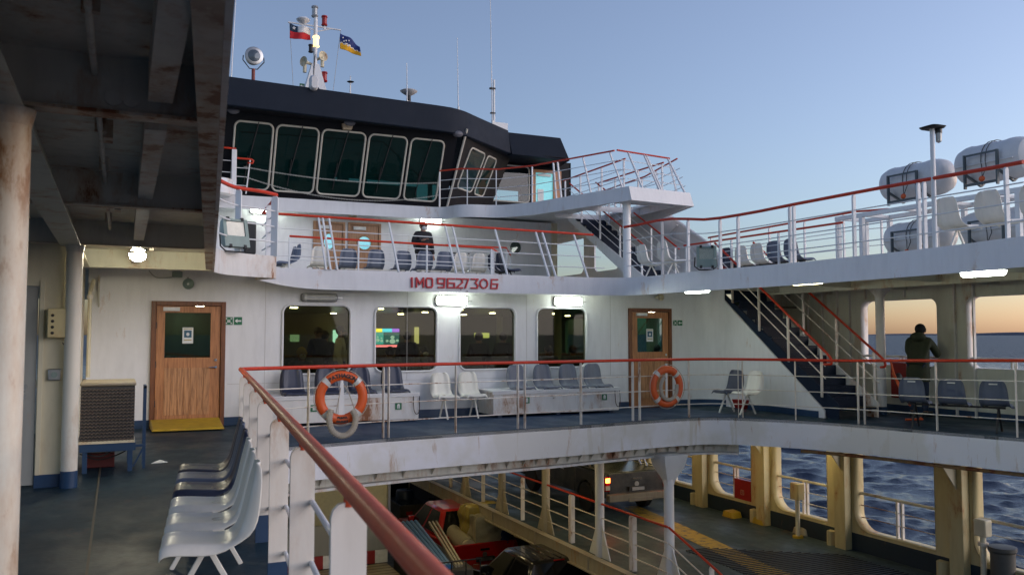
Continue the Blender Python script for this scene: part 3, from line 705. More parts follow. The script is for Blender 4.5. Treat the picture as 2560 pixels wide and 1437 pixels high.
# ================================================================ upper passenger deck (Z = 2.7)
ZU = 2.70
up = [W(*p, Z=2.7) for p in ((1640, 690), (1700, 682), (1800, 673), (2000, 655), (2200, 634), (2400, 611), (2560, 590))]
for p in up: print('up', [round(c, 2) for c in p])
upath = [Vector((2.2, 15.02, 0)), Vector((5, 14.98, 0)), Vector((8.6, 14.95, 0)), Vector((9.2, 14.75, 0)), Vector((9.5, 14.2, 0))] + [Vector((p.x, p.y, 0)) for p in up[1:]]
d_ = (upath[-1] - upath[-3]).normalized(); upath.append(upath[-1] + d_*5)
us = [upath[0], upath[1]] + smooth(upath[2:], 4)
lo = lambda y: .05 + .092*y
lpath = [Vector((lo(1.6), 1.6, 0)), Vector((lo(5), 5, 0)), Vector((lo(12.8), 12.8, 0))] + smooth([(1.27, 13.25, 0), (1.5, 13.75, 0), (1.95, 14.1, 0), (2.28, 14.25, 0), (2.34, 14.45, 0), (2.2, 14.75, 0), (2.12, 15.0, 0)], 3)
t = thing('upper_deck_girder', 'white upper deck edge band carrying the red ship number', 'girder', (6, 15, 2.3))
us = [Vector((2.12, 15.02, 0))] + [Vector((x, 15.02, 0)) for x in (2.25, 2.4, 2.55, 2.75, 3.0, 3.3)] + us[1:]
strip('fascia_plate', us, lambda p: 2.34 + (.155*max(0, (3.3-p.x)/1.2)**2 if p.y > 14.9 else 0), 2.70, .03, M['fascia'], t)
# letters of the ship number, painted strokes 6 mm proud
G = {'I': [[(.5,0),(.5,1)]], 'M': [[(0,0),(0,1),(.5,.35),(1,1),(1,0)]], 'D': [[(.15,0),(0,.15),(0,.85),(.15,1),(.85,1),(1,.85),(1,.15),(.85,0),(.15,0)]],
     '9': [[(.1,0),(.9,0),(1,1),(0,1),(.0,.45),(.95,.45)]], '6': [[(1,1),(0,1),(0,0),(1,0),(1,.5),(0,.5)]], '2': [[(0,1),(.9,1),(1,.6),(0,0),(1,0)]],
     '7': [[(0,1),(1,1),(.4,0)]], '3': [[(0,1),(1,1),(.6,.58),(1,.3),(.85,0),(0,0)]], '0': [[(.5+.5*math.cos(R(a)), .5+.5*math.sin(R(a))) for a in range(0, 361, 30)]],
     'S': [[(1,1),(.1,1),(0,0),(.9,0),(1,.5),(.1,.5)]]}
gl_raw = 0
gl = [('I', 1024, 1036), ('M', 1040, 1060), ('D', 1065, 1082), ('9', 1093, 1113), ('6', 1118, 1137), ('2', 1140, 1157), ('7', 1157, 1172), ('3', 1177, 1196), ('0', 1199, 1220), ('S', 1226, 1245)]
mb2 = MB()
for g, xa, xb in gl:
    y0 = 695 + (xa-1024)*.020; y1 = 717 + (xa-1024)*.018
    sh_ = (xb-xa)*.06; a = W(xa+sh_, y1, Y=14.96); b = W(xb-sh_, y0, Y=14.96)
    for st in G[g]:
        for i in range(len(st)-1):
            p = Vector((a.x+(b.x-a.x)*st[i][0], 0, a.z+(b.z-a.z)*st[i][1])); q = Vector((a.x+(b.x-a.x)*st[i+1][0], 0, a.z+(b.z-a.z)*st[i+1][1]))
            d = (q-p).normalized(); nn = Vector((-d.z, 0, d.x))*.0135; p -= d*.0112; q += d*.0112; e = .0006*(i % 4)
            yy = lambda v, s=0: (v.x, 14.945 - e + s, v.z)
            mb2.hexa([yy(p-nn), yy(p+nn), yy(q+nn), yy(q-nn)], [yy(p-nn,.04), yy(p+nn,.04), yy(q+nn,.04), yy(q-nn,.04)])
mb2.build('ship_number', plain('number_red', (.5,.02,.03), .5), t)
mb = MB()
for px, py in ((1105, 711), (1152, 724), (1168, 728)):
    p = W(px, py, Y=14.955); mb.ball(p, (.011,.004,.011), 8, 5)
mb.build('bolt_hole', M['dark'], t)
t = thing('overhang_girder', 'rust-edged upper deck edge overhead at the left, ending in a white rounded corner', 'girder', (1, 8, 2.5))
strip('fascia_plate', lpath, 2.47, 2.83, .025, M['white_rust'], t)
lf = [p for p in lpath if p.y < 13]
strip('bottom_flange', offset(lf, -.026), 2.47, 2.49, .09, M['rusty'], t)
# upper slab
plan = [(p.x, p.y) for p in offset(us, -.02)] + [(14.7, us[-1].y), (14.7, 29), (-4.3, 29), (-4.3, 15.6), (2.1, 15.6)]
tag(slab('upper_deck', plan, 2.62, 2.685, M['soffit2']), kind='structure')
tag(slab('upper_deck_left', [(p.x, p.y) for p in offset(lpath, -.02)] + [(2.1, 15.59), (-4.3, 15.59), (-4.3, 1.6)], 2.74, 2.80, M['soffit']), kind='structure')
# closing plate between the two slabs and the wall head
tag(MB().box(-4.3, 15.52, 2.63, 2.3, 15.58, 2.79).build('deckhead_step', M['wall']), kind='structure')
# overhead beams of the left walkway
t = thing('deck_beams', 'row of rusty grey beams under the deck overhead', 'beam', (-.5, 6, 2.5))
for i, y in enumerate((1.65, 4.0, 6.9, 9.95, 13.2)):
    m_ = M['soffit'] if y < 11 else M['soffit2']
    bm_ = MB().box(-4.3, y, 2.50, lo(y)-.05, y+.014, 2.74).build('transverse_beam', m_, t); MB().box(-4.3, y-.045, 2.485, lo(y)-.05, y+.06, 2.4999).build('beam_flange', M['rusty'] if y < 11 else m_, t)
for i in range(4):
    ys = (1.65, 4.0, 6.9, 9.95, 13.2); a, b = ys[i]+.5, ys[i+1]-.0
    x = lambda y: .12 + .006*y
    MB().hexa([(x(a)-.05, a, 2.55), (x(a)+.05, a, 2.55), (x(b)+.05, b-.05, 2.55), (x(b)-.05, b-.05, 2.55)], [(x(a)-.05, a, 2.74), (x(a)+.05, a, 2.74), (x(b)+.05, b-.05, 2.74), (x(b)-.05, b-.05, 2.74)]).build('stiffener', M['soffit'] if b < 12 else M['soffit2'], t)
MB().box(-.47, 1.6, 2.50, -.455, 13.1, 2.735).box(-.56, 1.6, 2.47, -.37, 13.1, 2.4845).build('longitudinal_girder', M['soffit2'], t)
MB().add([(-.3,15.0,2.49),(-.3,15.5,2.49),(-.3,15.5,2.0),(-.28,15.0,2.49),(-.28,15.5,2.49),(-.28,15.5,2.0)], [(0,1,2),(5,4,3),(0,3,4,1),(1,4,5,2),(2,5,3,0)]).build('corner_bracket', M['soffit2'], t)
# pipes, cables and brackets under the overhang
t = thing('overhead_pipes', 'thin pipes and cables clipped under the left overhang', 'pipe', (-.6, 6, 2.65))
MB().tube([(-.12, 1.7, 2.66), (-.10, 9.9, 2.66)], .014, 8).build('pipe', M['soffit'], t)
MB().tube(smooth([(-.9, 1.65, 2.70), (-.86, 3, 2.70), (-.9, 6, 2.70), (-.88, 9.9, 2.70)]), .02, 8).build('pipe', M['soffit'], t)
MB().tube(smooth([(-.2, 11.1, 2.72), (.0, 11.15, 2.70), (.3, 11.9, 2.70), (.32, 13.1, 2.70)]), .008, 6).build('cable', M['dark'], t)
for y in (2.0, 3.2, 5.1, 6.3, 7.9, 9.2, 11.6):
    MB().box(-.14, y, 2.65, -.08, y+.03, 2.74).build('pipe_clip', M['rusty'], t)
for x, y in ((.12, 4.02), (.13, 6.92), (.05, 4.02)): MB().cyl((x-.09, y-.03, 2.56), (x-.09, y-.005, 2.56), .035, 12).build('round_plate', M['soffit'], t)
for x, y in ((-.1, 5.2), (-.05, 8.2), (.35, 12.0)): MB().box(x, y, 2.64, x+.05, y+.16, 2.74).build('small_bracket', M['rusty'], t)
# columns
for y, lab in ((4.0, 'thick cream column with orange rust at the left edge of the picture'), (9.9, 'cream column with a blue foot at the corner of the left casing')):
    t = thing('deck_column', lab, 'column', (-.42, y, 0))
    MB().cyl((-.42, y, .0), (-.42, y, 2.47), .078, 28).build('shaft', M['colrust'], t)
    MB().lathe([(.078, 2.40), (.084, 2.42), (.095, 2.47)], (-.42, y, 0), n=28).build('weld_collar', M['colrust'], t)
    MB().cyl((-.42, y, 0), (-.42, y, .17), .0815, 28).build('foot_band', M['bluebase'], t)
# casing on the left
t = thing('left_casing', 'cream steel casing with a grey door at the left of the walkway', 'wall', (-2, 10, 0))
dx0, dx1 = -1.45, -.74
MB().panel([(-4.3, 0), (dx0, 0), (dx0, 2.05), (dx1, 2.05), (dx1, 0), (-.5, 0), (-.5, 2.52), (-4.3, 2.52)], [], fnY(10.0), .06).build('front_plate', M['cream'], t)
MB().box(-.55, 10.06, 0, -.5, 15.5, 2.6).build('side_plate', M['cream'], t)
MB().box(dx1, 9.985, 0, -.5, 9.998, .13).build('skirting', M['bluebase'], t)
MB().box(dx1+.01, 9.975, .13, dx1+.05, 9.999, 2.1).build('door_jamb', M['cream'], t)
dr = MB().box(dx0+.01, 10.01, .03, dx1-.01, 10.05, 2.04).build('steel_door', M['floodg'] if 0 else paint('grey_door_paint', (.33,.34,.32), .45, .2, .3), t)
MB().cyl((dx1-.12, 9.95, 1.02), (dx1-.12, 10.01, 1.02), .04).tube([(dx1-.12, 9.95, 1.02), (dx1-.3, 9.95, 1.0)], .012).cyl((dx1-.12, 9.97, .93), (dx1-.12, 10.01, .93), .035).build('handle', M['metal'], dr)
p = W(158, 808, Y=9.98); t = thing('electrical_box', 'rust-streaked cream switch box on the casing wall', 'electrical box', tuple(p))
MB().box(p.x-.14, 9.86, p.z-.15, p.x+.1, 9.99, p.z+.15).build('box_body', M['yellowish'], t, bevel=.012)
mb = MB()
for k in range(4): mb.ball((p.x-.09, 9.86, p.z-.1+.06*k), (.016,.01,.016), 8, 5)
mb.build('cable_plug', M['dark'], t)
MB().tube(smooth([(p.x+.02, 9.92, p.z-.15), (p.x+.03, 9.9, p.z-.22), (p.x+.0, 9.93, p.z-.2)]), .006, 6).build('cable', M['dark'], t)
p = W(136, 936, Y=9.98); t = thing('wall_socket', 'small square steel socket below the rusty switch box', 'socket', tuple(p))
MB().box(p.x-.06, 9.955, p.z-.06, p.x+.06, 9.999, p.z+.06).build('socket_plate', M['metal'], t, bevel=.01); MB().cyl((p.x, 9.94, p.z), (p.x, 9.957, p.z), .03).build('socket_cap', M['floodg'], t)
tag(MB().box(-.5, 11.0, .85, -.44, 12.1, 1.45).build('rusted_locker', paint('rust_orange_steel', (.42,.16,.04), .7, .9, .4)), 'rust-orange steel locker fixed behind the corner column', 'locker')
t = thing('standpipe', 'thin cream pipe running up the wall beside the casing', 'pipe', (-.36, 14.6, 0)); MB().tube([(-.40, 14.7, .9), (-.40, 14.7, 2.2), (-.36, 14.9, 2.4)], .03).build('pipe', M['cream'], t); MB().cyl((-.40, 14.7, 2.1), (-.40, 14.7, 2.16), .045).build('coupling', M['soffit'], t)
# globe lamp under the overhang
p = W(344, 643, Y=11.2); t = thing('ceiling_lamp', 'glowing oval bulkhead lamp under the left overhang', 'lamp', tuple(p))
MB().box(p.x-.10, p.y-.05, p.z+.04, p.x+.10, p.y+.05, p.z+.07).bar((p.x, p.y, p.z+.07), (p.x, p.y, 2.74), .05, .05).build('lamp_base', M['lampbody'], t)
MB().ball((p.x, p.y, p.z+.03), (.095,.055,.085), 18, 10).build('lamp_globe', M['globe'], t)

# outboard bulwark of the right walkway, X = 14.7
OX = 14.6
t = thing('bulwark_wall', 'cream outboard wall with large rounded openings showing the sunset and the man', 'wall', (OX, 10, 0))
wy = []
for (xa, xb) in ((2152, 2343), (2416, 2640), ):
    wy.append((W(xb, 800, X=OX).y, W(xa, 800, X=OX).y))
wy.append((4.2, 7.6)); print('wy', wy)
hl = [rrect(a, .92, b, 2.27, .17) for a, b in wy]
fX = lambda x: (lambda u, v, w_: (x + w_, u, v))
MB().panel([(3, 0), (15.8, 0), (15.8, 2.62), (3, 2.62)], hl, fX(OX), .02).build('wall_plate', M['palegreen'], t)
for h in hl:
    lp = [(OX+.0, y, z) for y, z in h]; mb = MB(); n = len(h)
    mb.loft([[(OX-.004, y, z) for y, z in h], [(OX+.2, y, z) for y, z in h]], cap=False); o = mb.build('window_return', M['white_rust'], t, solid=.012)
mb = MB()
for y in (15.2, 14.75, 14.3, 13.95, 13.5, 13.05, 12.5): mb.box(OX-.06, y, 2.3 if y < 13.9 else 0, OX-.001, y+.012, 2.6)
mb.box(OX-.06, 11.35, 0, OX-.001, 11.38, 2.6); mb.box(OX-.06, 10.95, 0, OX-.001, 10.98, 2.6); mb.build('wall_frame', M['white_rust'], t)
MB().box(OX-.01, 3, 0, OX-.001, 15.7, .12).build('skirting', M['bluebase'], t)
mb = MB(); mb.tube([(OX+.1, 3.5, 1.10), (OX+.1, 15.4, 1.10)], .028)
for a, b in wy: mb.box(OX+.09, (a+b)/2-.06, .93, OX+.11, (a+b)/2-.02, 1.1); mb.box(OX+.09, (a+b)/2+.02, .93, OX+.11, (a+b)/2+.06, 1.1)
mb.build('window_guard_rail', M['white_rust'], t)
# deck beams under the right upper deck
t = thing('deck_beams', 'pale beams under the upper deck above the right walkway', 'beam', (12, 11, 2.5))
for y in (14.4, 12.4, 10.4, 8.4, 6.4):
    x0 = 10.05; MB().hexa([(x0, y, 2.5), (OX-.07, y, 2.45), (OX-.07, y+.012, 2.45), (x0, y+.012, 2.5)], [(x0, y, 2.62), (OX-.07, y, 2.62), (OX-.07, y+.012, 2.62), (x0, y+.012, 2.62)]).build('transverse_beam', M['soffit2'], t)
MB().box(13.0, 3, 2.42, 13.015, 15.4, 2.615).build('longitudinal_girder', M['soffit2'], t)
# pillar of the right walkway
p = W(2206, 1035, Z=0); t = thing('deck_pillar', 'slim white pillar beside the lower stair on the right walkway', 'column', (p.x, p.y, 0))
MB().cyl((p.x, p.y, 0), (p.x, p.y, 2.5), .085, 20).build('shaft', M['postw'], t)
MB().lathe([(.088, 2.28), (.10, 2.33), (.26, 2.5)], (p.x, p.y, 0), n=20).build('flared_head', M['white_rust'], t)
MB().cyl((p.x, p.y, 0), (p.x, p.y, .15), .089, 20).build('foot_band', M['bluebase'], t)
# soffit lamps of the right walkway
def ceil_lamp(px, py, Z, lab, mat, ax=(-.09, 1, 0), L=.62):
    p = W(px, py, Z=Z); wall_lamp(lab, (p.x, p.y, Z+.11), ax, mat, (0, 0, -1), L, .15, name='ceiling_lamp')
ceil_lamp(1743, 731, 2.38, 'white tube lamp lit under the deck near the top of the lower stair', M['tube'])
ceil_lamp(2018, 709, 2.38, 'yellowish tube lamp lit under the upper deck above the stair rail', M['tubewarm'])
ceil_lamp(2458, 688, 2.38, 'white tube lamp lit under the deck above the right-hand bulwark window', M['tube'])

# ================================================================ stairs
def stair(label, x0, x1, ya, yb, za, zb, n, side_l, side_r, tread='navy', closed=True, name='stairway'):
    """climbs towards +Y"""
    t = thing(name, label, 'stairs', ((x0+x1)/2, ya, za)); mb = MB()
    rise = (zb-za)/n; run = (yb-ya)/n
    for k in range(n):
        y = ya + k*run; z = za + (k+1)*rise
        MB().box(x0+.02, y-.02, z-.03, x1-.02, y+run+.01, z).box(x0+.02, y+run*.92, z-.03, x1-.02, y+run*.92+.008, z+rise-.031 if k < n-1 else z-.001).build('step', M[tread], t)
    def stringer(x, w, m, nm):
        d = .17; MB().add([(x, ya-.05, za), (x, ya+.2, za), (x, yb+.1, zb-.12-.02), (x, yb+.1, zb+.05), (x, ya-.05, za+.28),
                         (x+w, ya-.05, za), (x+w, ya+.2, za), (x+w, yb+.1, zb-.14), (x+w, yb+.1, zb+.05), (x+w, ya-.05, za+.28)],
                        [(0,1,2,3,4),(9,8,7,6,5),(0,5,6,1),(1,6,7,2),(2,7,8,3),(3,8,9,4),(4,9,5,0)]).build(nm, M[m], t)
    stringer(x0, .02, side_l, 'stringer'); stringer(x1-.02, .02, side_r, 'stringer'); return t
st1 = stair('dark blue stair climbing from the right walkway to the upper deck', SX0+.04, SX1, SY0+.05, SY1+.15, 0, 2.66, 14, 'navy', 'white_rust')
mb = MB(); mb.box(SX0+.06, SY0+.02, .187, SX1-.02, SY0+.07, .192); 
mb = MB()
for k in range(14): mb.add([(SX0+.08+k*.066, SY0-.0, .193), (SX0+.12+k*.066, SY0-.0, .193), (SX0+.14+k*.066, SY0+.07, .193), (SX0+.10+k*.066, SY0+.07, .193)], [(0,1,2,3)])
mb.build('hazard_stripes', M['yellow'], st1)
def sloped(x, ya, yb, za, zb, h): return [(x, ya, za), (x, yb, zb)], [(x, ya, za+h), (x, yb, zb+h)]
b, q = sloped(SX0-.01, SY0+.25, SY1+.1, .32, 2.66, .92)
rt = railing('railing with red handrail on the near side of the lower stair', b, q, (.03, .30, .56, .82), rr=.024, br=.012, fr=(.3,.55), pw=.05, pt=.03)
MB().tube(smooth([(SX0-.01, SY0+.25, 1.24), (SX0-.01, SY0+.12, 1.12), (SX0-.01, SY0+.10, 1.02), (SX0-.01, SY0+.2, 1.0), (SX0-.01, SY0+.28, 1.0)]), .024, 10).build('handrail_return', M['red'], rt)
b, q = sloped(SX1+.02, SY0+.0, SY1+.1, .2, 2.66, .98)
rt = railing('railing with red handrail on the far side of the lower stair', b, q, (.03, .30, .56, .82), rr=.024, br=.012, fr=(.3,.55), pw=.05, pt=.03)
MB().tube(smooth([(SX1+.02, SY0, 1.18), (SX1+.02, SY0-.14, 1.06), (SX1+.02, SY0-.15, .96), (SX1+.02, SY0-.05, .94)]), .024, 10).build('handrail_return', M['red'], rt)

# upper stair (upper deck -> bridge wing)
ux0, ux1, uya, uyb = 12.15, 13.05, 18.3, 22.3
stair('dark blue stair climbing from the upper deck to the bridge wing', ux0, ux1, uya, uyb, 2.7, 5.1, 13, 'white', 'white')
b, q = sloped(ux0, uya, uyb, 2.95, 5.2, .85); railing('railing with red handrail on the near side of the upper stair', b, q, (.04, .3, .56, .82), rr=.022, br=.01, fr=(.25,.5,.75), pw=.05, pt=.03, white='postw')
b, q = sloped(ux1, uya-.2, uyb, 2.8, 5.2, .95); railing('railing with red handrail on the far side of the upper stair', b, q, (.04, .3, .56, .82), rr=.022, br=.01, fr=(.25,.5,.75), pw=.05, pt=.03, white='postw')
# ================================================================ upper deck rails
def Wr(px, py, path):
    """plan point where the ray through a pixel crosses above a plan polyline"""
    d = _rot @ Vector(((px - 1280) / FPX, (718.5 - py) / FPX, -1)); best = None
    for i in range(len(path)-1):
        a, b = path[i], path[i+1]; e = b - a; den = d.x*e.y - d.y*e.x
        if abs(den) < 1e-9: continue
        t = (a.x*e.y - a.y*e.x)/den; k = (a.x*d.y - a.y*d.x)/den
        if t > 0 and -1e-6 <= k <= 1+1e-6: return Vector((d.x*t, d.y*t, EYE+d.z*t))
    return None
def railpath(path, pix, z0, shift=(0, 0), ztop=None):
    """base along path (z0), top at the heights read from handrail pixels"""
    base = []; top = []
    for px, py in pix:
        q = Wr(px, py, path)
        if q is None: print('no hit', px, py); continue
        base.append(Vector((q.x, q.y, z0))); top.append(Vector((q.x+shift[0], q.y+shift[1], ztop or q.z)))
    return base, top
# the ship-number rail leans inward (aft)
base = [Vector((x, 14.99, 2.69)) for x in (2.3, 3.5, 5, 6.5, 8, 9.05)]
top = [Vector((x, 15.50 + .0*x, 0)) for x in (2.3, 3.45, 4.95, 6.45, 7.95, 9.0)]
ys = [0]*6
for i, p in enumerate(top):
    # handrail height from its line in the photo: (680,533) .. (1560,575)
    for it in range(3):
        q = W(640, 531, Y=15.5); r_ = W(1420, 583, Y=15.5)
    k = (p.x-q.x)/(r_.x-q.x); p.z = q.z + (r_.z-q.z)*k
print('imo rail z', [round(p.z, 2) for p in top])
rp = []
for px in (716, 824, 843, 995, 1140, 1160, 1268, 1372, 1388, 1470):
    q = W(px, 680, Y=14.99); rp.append((q.x, q.y))
railing('inward-leaning railing with red handrail above the ship number', base, top, posts_at(base, rp), rr=.024, pw=.05, pt=.03, white='postw', fr=(.27, .52, .77))
upr = [Vector((9.05, 14.9, 0))] + smooth([(9.3, 14.6, 0), (9.5, 14.2, 0)] + [tuple(p) for p in upath[5:]], 3)
upr = offset(upr, -.05)
pix = [(1478, 585), (1520, 577), (1560, 568), (1600, 561), (1640, 552), (1680, 547), (1720, 547.5), (1760, 549), (1800, 545), (1850, 537), (1900, 528), (2000, 508), (2100, 489), (2200, 470), (2300, 452), (2400, 434), (2480, 420), (2558, 405)]
b, q = railpath(upr, pix, 2.69)
rp = [(0, 0)] * 0
for px in (1573, 1642, 1720, 1800, 1845, 1975, 1988, 2138, 2298, 2312, 2520):
    v = Wr(px, 600, upr)
    if v: rp.append((v.x, v.y))
railing('upper deck railing with dark red handrail running along the right side toward the camera', b, q, posts_at(b, rp), rr=.026, pw=.06, pt=.03, white='postw')
# short curved railing with the floodlight on the left corner
b = [Vector(p) for p in smooth([(1.33, 13.3, 2.82), (1.6, 13.8, 2.82), (2.05, 14.05, 2.82), (2.32, 14.3, 2.82)], 3)]
q = [p + Vector((0, 0, 1.02)) for p in b]
lr = railing('curved end of the left upper railing behind the big floodlight', b, q, (.45, .97), rr=.03, br=.013, pw=.13, pt=.02, white='postw')
b = [Vector((2.32, 14.3, 2.82)), Vector((2.25, 15.3, 2.82))]; q = [p + Vector((0, 0, 1.0)) for p in b]; q[1].z -= .15
railing('short returning piece of railing joining the floodlight corner to the ship-number rail', b, q, (.45,), rr=.022, br=.013, pw=.13, pt=.02, white='postw')
# inner guard rail round the stairwell on the upper deck
b = [Vector((3.3, 18.6, 2.7)), Vector((7.9, 18.3, 2.7)), Vector((8.9, 20.2, 2.7))]
za = W(760, 592, Y=18.6).z; zb = W(1222, 620, Y=18.3).z
q = [Vector((3.3, 18.6, za)), Vector((7.9, 18.3, zb)), Vector((8.9, 20.2, zb+.1))]
railing('low inner guard railing with red handrail across the middle of the upper deck', b, q, (.0, .22, .45, .68, .74, .98), rr=.024, pw=.06, pt=.03, white='postw')
b = [Vector((7.6, 20.6, 2.7)), Vector((9.3, 20.6, 2.7)), Vector((10.3, 22.5, 2.7))]; q = [p + Vector((0, 0, 1.15)) for p in b]
railing('guard railing near the round port window of the upper house', b, q, (.02, .5, .98), rr=.022, pw=.05, pt=.03, white='postw')
# outboard rail of the upper deck (right)
b = [Vector((13.9, 18.0, 2.7)), Vector((14.0, 13.2, 2.7)), Vector((14.1, 11.7, 2.7)), Vector((14.2, 4, 2.7))]
q = [Vector((p.x, p.y, z)) for p, z in zip(b, (W(1748, 598, X=13.9).z, W(2085, 538, X=14.0).z, W(2085, 538, X=14.0).z-.1, 3.9))]
b = b[:2] + [Vector((14.05, 12.4, 2.7))]; q = q[:2] + [Vector((14.05, 12.4, q[1].z-.05))]
railing('outboard railing on the far side of the upper deck seen against the sky', b, q, (.02, .2, .4, .6, .8, .97), rr=.022, pw=.05, pt=.03, white='postw')
b = [Vector((12.4, 17.0, 2.7)), Vector((12.6, 12.2, 2.7))]; q = [p + Vector((0, 0, 1.0)) for p in b]
railing('low white railing behind the blue seats of the upper deck', b, q, (.02, .35, .65, .97), rr=.022, pw=.05, pt=.03, white='postw')

# ================================================================ upper house and bridge
HY = 23.5
t = thing('upper_house_wall', 'white wall of the upper house below the bridge with two wooden doors', 'wall', (5, HY, 2.7))
dl0, dl1 = W(783, 552, Y=HY), W(863, 552, Y=HY); dr0, dr1 = W(870, 556, Y=HY), W(952, 558, Y=HY)
UD1 = (dl0.x, 2.7, dl1.x, dl0.z); UD2 = (dr0.x, 2.7, dr1.x, dr0.z)
pt_ = W(1288, 619, Y=HY); rp_ = .21
circ = [(pt_.x + rp_*math.cos(R(a)), pt_.z + rp_*math.sin(R(a))) for a in range(0, 360, 20)]
MB().panel([(-4.3, 2.7), (UD1[0], 2.7), (UD1[0], UD1[3]), (UD1[2], UD1[3]), (UD1[2], 2.7), (UD2[0], 2.7), (UD2[0], UD2[3]), (UD2[2], UD2[3]), (UD2[2], 2.7), (12.15, 2.7), (12.15, 5.0), (-4.3, 5.0)], [circ], fnY(HY), .1).build('wall_plate', M['wall'], t)
MB().box(12.15, HY-.02, 2.7, 12.35, HY+4, 5.0).build('wall_corner', M['cream'], t)
MB().tube([(x, HY-.02, z) for x, z in circ], .03, 8, True).build('port_ring', M['white'], t)
MB().panel(circ, [], fnY(HY+.03), .01).build('port_pane', M['glassport'], t)
MB().box(-.5, HY+1.5, 2.7, 12, HY+1.6, 4.9).build('inner_bulkhead', plain('inner_green_bulkhead', (.35,.42,.28), .6), t)
lp = W(1148, 650, Y=HY); mb = MB(); mb.box(lp.x-.36, HY-.03, 3.35, lp.x+.36, HY-.004, 4.02).build('louvre_frame', M['postw'], t)
mb = MB()
for k in range(8): mb.box(lp.x-.31, HY-.045, 3.40+k*.074, lp.x+.31, HY-.031, 3.435+k*.074)
mb.build('louvre_slats', M['dark'], t)
for B, lab, g in ((UD1, 'weathered wooden door on the left of the pair on the upper house', 0), (UD2, 'weathered wooden door with a round window on the upper house', 1)):
    x0, z0, x1, z1 = B; t = thing('wooden_door', lab, 'door', ((x0+x1)/2, HY, z0))
    mb = MB(); fw = .06
    mb.box(x0, HY-.04, z0, x0+fw, HY+.08, z1); mb.box(x1-fw, HY-.04, z0, x1, HY+.08, z1); mb.box(x0+fw, HY-.04, z1-fw, x1-fw, HY+.08, z1); mb.build('door_frame', M['woodp'], t)
    cx, cz = (x0+x1)/2, z0+1.42; rr_ = .2
    cc = [(cx + rr_*(1 if g else .8)*math.cos(R(a)), cz + rr_*(1 if g else 1.15)*math.sin(R(a))) for a in range(0, 360, 20)]
    lf = MB().panel([(x0+fw+.004, z0+.03), (x1-fw-.004, z0+.03), (x1-fw-.004, z1-fw-.004), (x0+fw+.004, z1-fw-.004)], [cc], fnY(HY), .04).build('door_leaf', M['woodp'], t)
    MB().tube([(x, HY-.005, z) for x, z in cc], .018, 6, True).build('window_ring', M['woodp'], lf)
    MB().panel(cc, [], fnY(HY+.02), .006).build('door_pane', plain('cyan_glow_glass', (.25,.65,.75), .1, 0, .16, (.25,.75,.85)), lf)  # pane emits a faint cyan glow, standing in for light through the glass
    MB().box(x0+.15, HY-.06, z1-.2, x0+.5, HY-.005, z1-.11).build('door_closer', M['signw'], lf)
    mb = MB()
    for k in range(1, 6): mb.box(x0+fw+(x1-x0-2*fw)*k/6-.004, HY-.003, z0+.1, x0+fw+(x1-x0-2*fw)*k/6+.004, HY-.001, cz-.3)
    mb.build('plank_groove', M['woodd'], lf)
    MB().tube([(x1-.15, HY-.05, z0+1.0), (x1-.28, HY-.05, z0+1.0)], .012).build('handle', M['chrome'], lf)
p = W(1076, 552, Y=HY); wall_lamp('lit tube lamp on the upper house above the masked person', (p.x, HY-.005, p.z), (1,0,0), M['tube'], L=.62, Hh=.16)
p = W(656, 527, Y=HY); wall_lamp('lit tube lamp on the upper house behind the floodlight corner', (p.x, HY-.005, p.z), (1,0,0), M['tube'], L=.62, Hh=.16)
p = W(880, 538, Y=HY-.15); horn('beige horn loudspeaker above the pair of upper house doors', p, .12, mat='cream')
p = W(640, 585, Y=HY-.1); tag(MB().box(p.x-.3, p.y-.2, p.z-.55, p.x-.02, p.y+.05, p.z+.3).build('grey_cabinet', M['dark'], bevel=.03), 'dark round-edged cabinet on the upper house wall behind the floodlight', 'cabinet')

# bridge deck (Z = 5.15)
bd = [Vector((-2, 22.9, 0)), Vector((2.9, 22.9, 0)), Vector((8.0, 22.75, 0))] 
bdc = smooth([(8.0, 22.75, 0), (8.3, 22.6, 0), (8.5, 22.1, 0), (8.85, 21.85, 0), (9.55, 21.65, 0), (10.2, 20.8, 0)], 4)
bpath = bd[:2] + bdc + [Vector((11.2, 17.55, 0))]
bpath2 = [Vector((11.2, 17.55, 0)), Vector((13.15, 17.75, 0)), Vector((14.0, 21, 0)), Vector((14.3, 29, 0))]
t = thing('bridge_deck', 'white deck slab below the bridge running out to the wing platform', 'deck', (8, 21, 4.9))
strip('fascia_plate', bpath, 4.80, 5.15, .03, M['fascia'], t)
strip('fascia_plate', bpath2, 4.80, 5.15, .03, M['white'], t, flare=.10)
full = bpath + bpath2[1:]
MB().panel([(p.x, p.y) for p in offset(full, -.02)] + [(-2, 29)], [[(12.0, 19.6), (13.1, 19.6), (13.1, 22.4), (12.0, 22.4)]], lambda u, v, w_: (u, v, 5.12-w_), .05).build('deck_plate', M['fascia'], t)
mb = MB()
for y in (18.6, 20.2, 21.8): mb.box(11.4, y, 4.93, 13.4, y+.02, 5.07)
mb.box(13.25, 18.3, 4.90, 13.27, 24, 5.07); mb.build('deck_beam', M['fascia'], t)
t = thing('wing_pillar', 'white pillar under the corner of the bridge wing platform', 'column', (11.35, 17.9, 2.7)); MB().cyl((11.38, 17.95, 2.69), (11.38, 17.95, 5.07), .10, 20).build('shaft', M['postw'], t); MB().cyl((11.38, 17.95, 2.69), (11.38, 17.95, 2.74), .15, 20).build('base_plate', M['postw'], t)
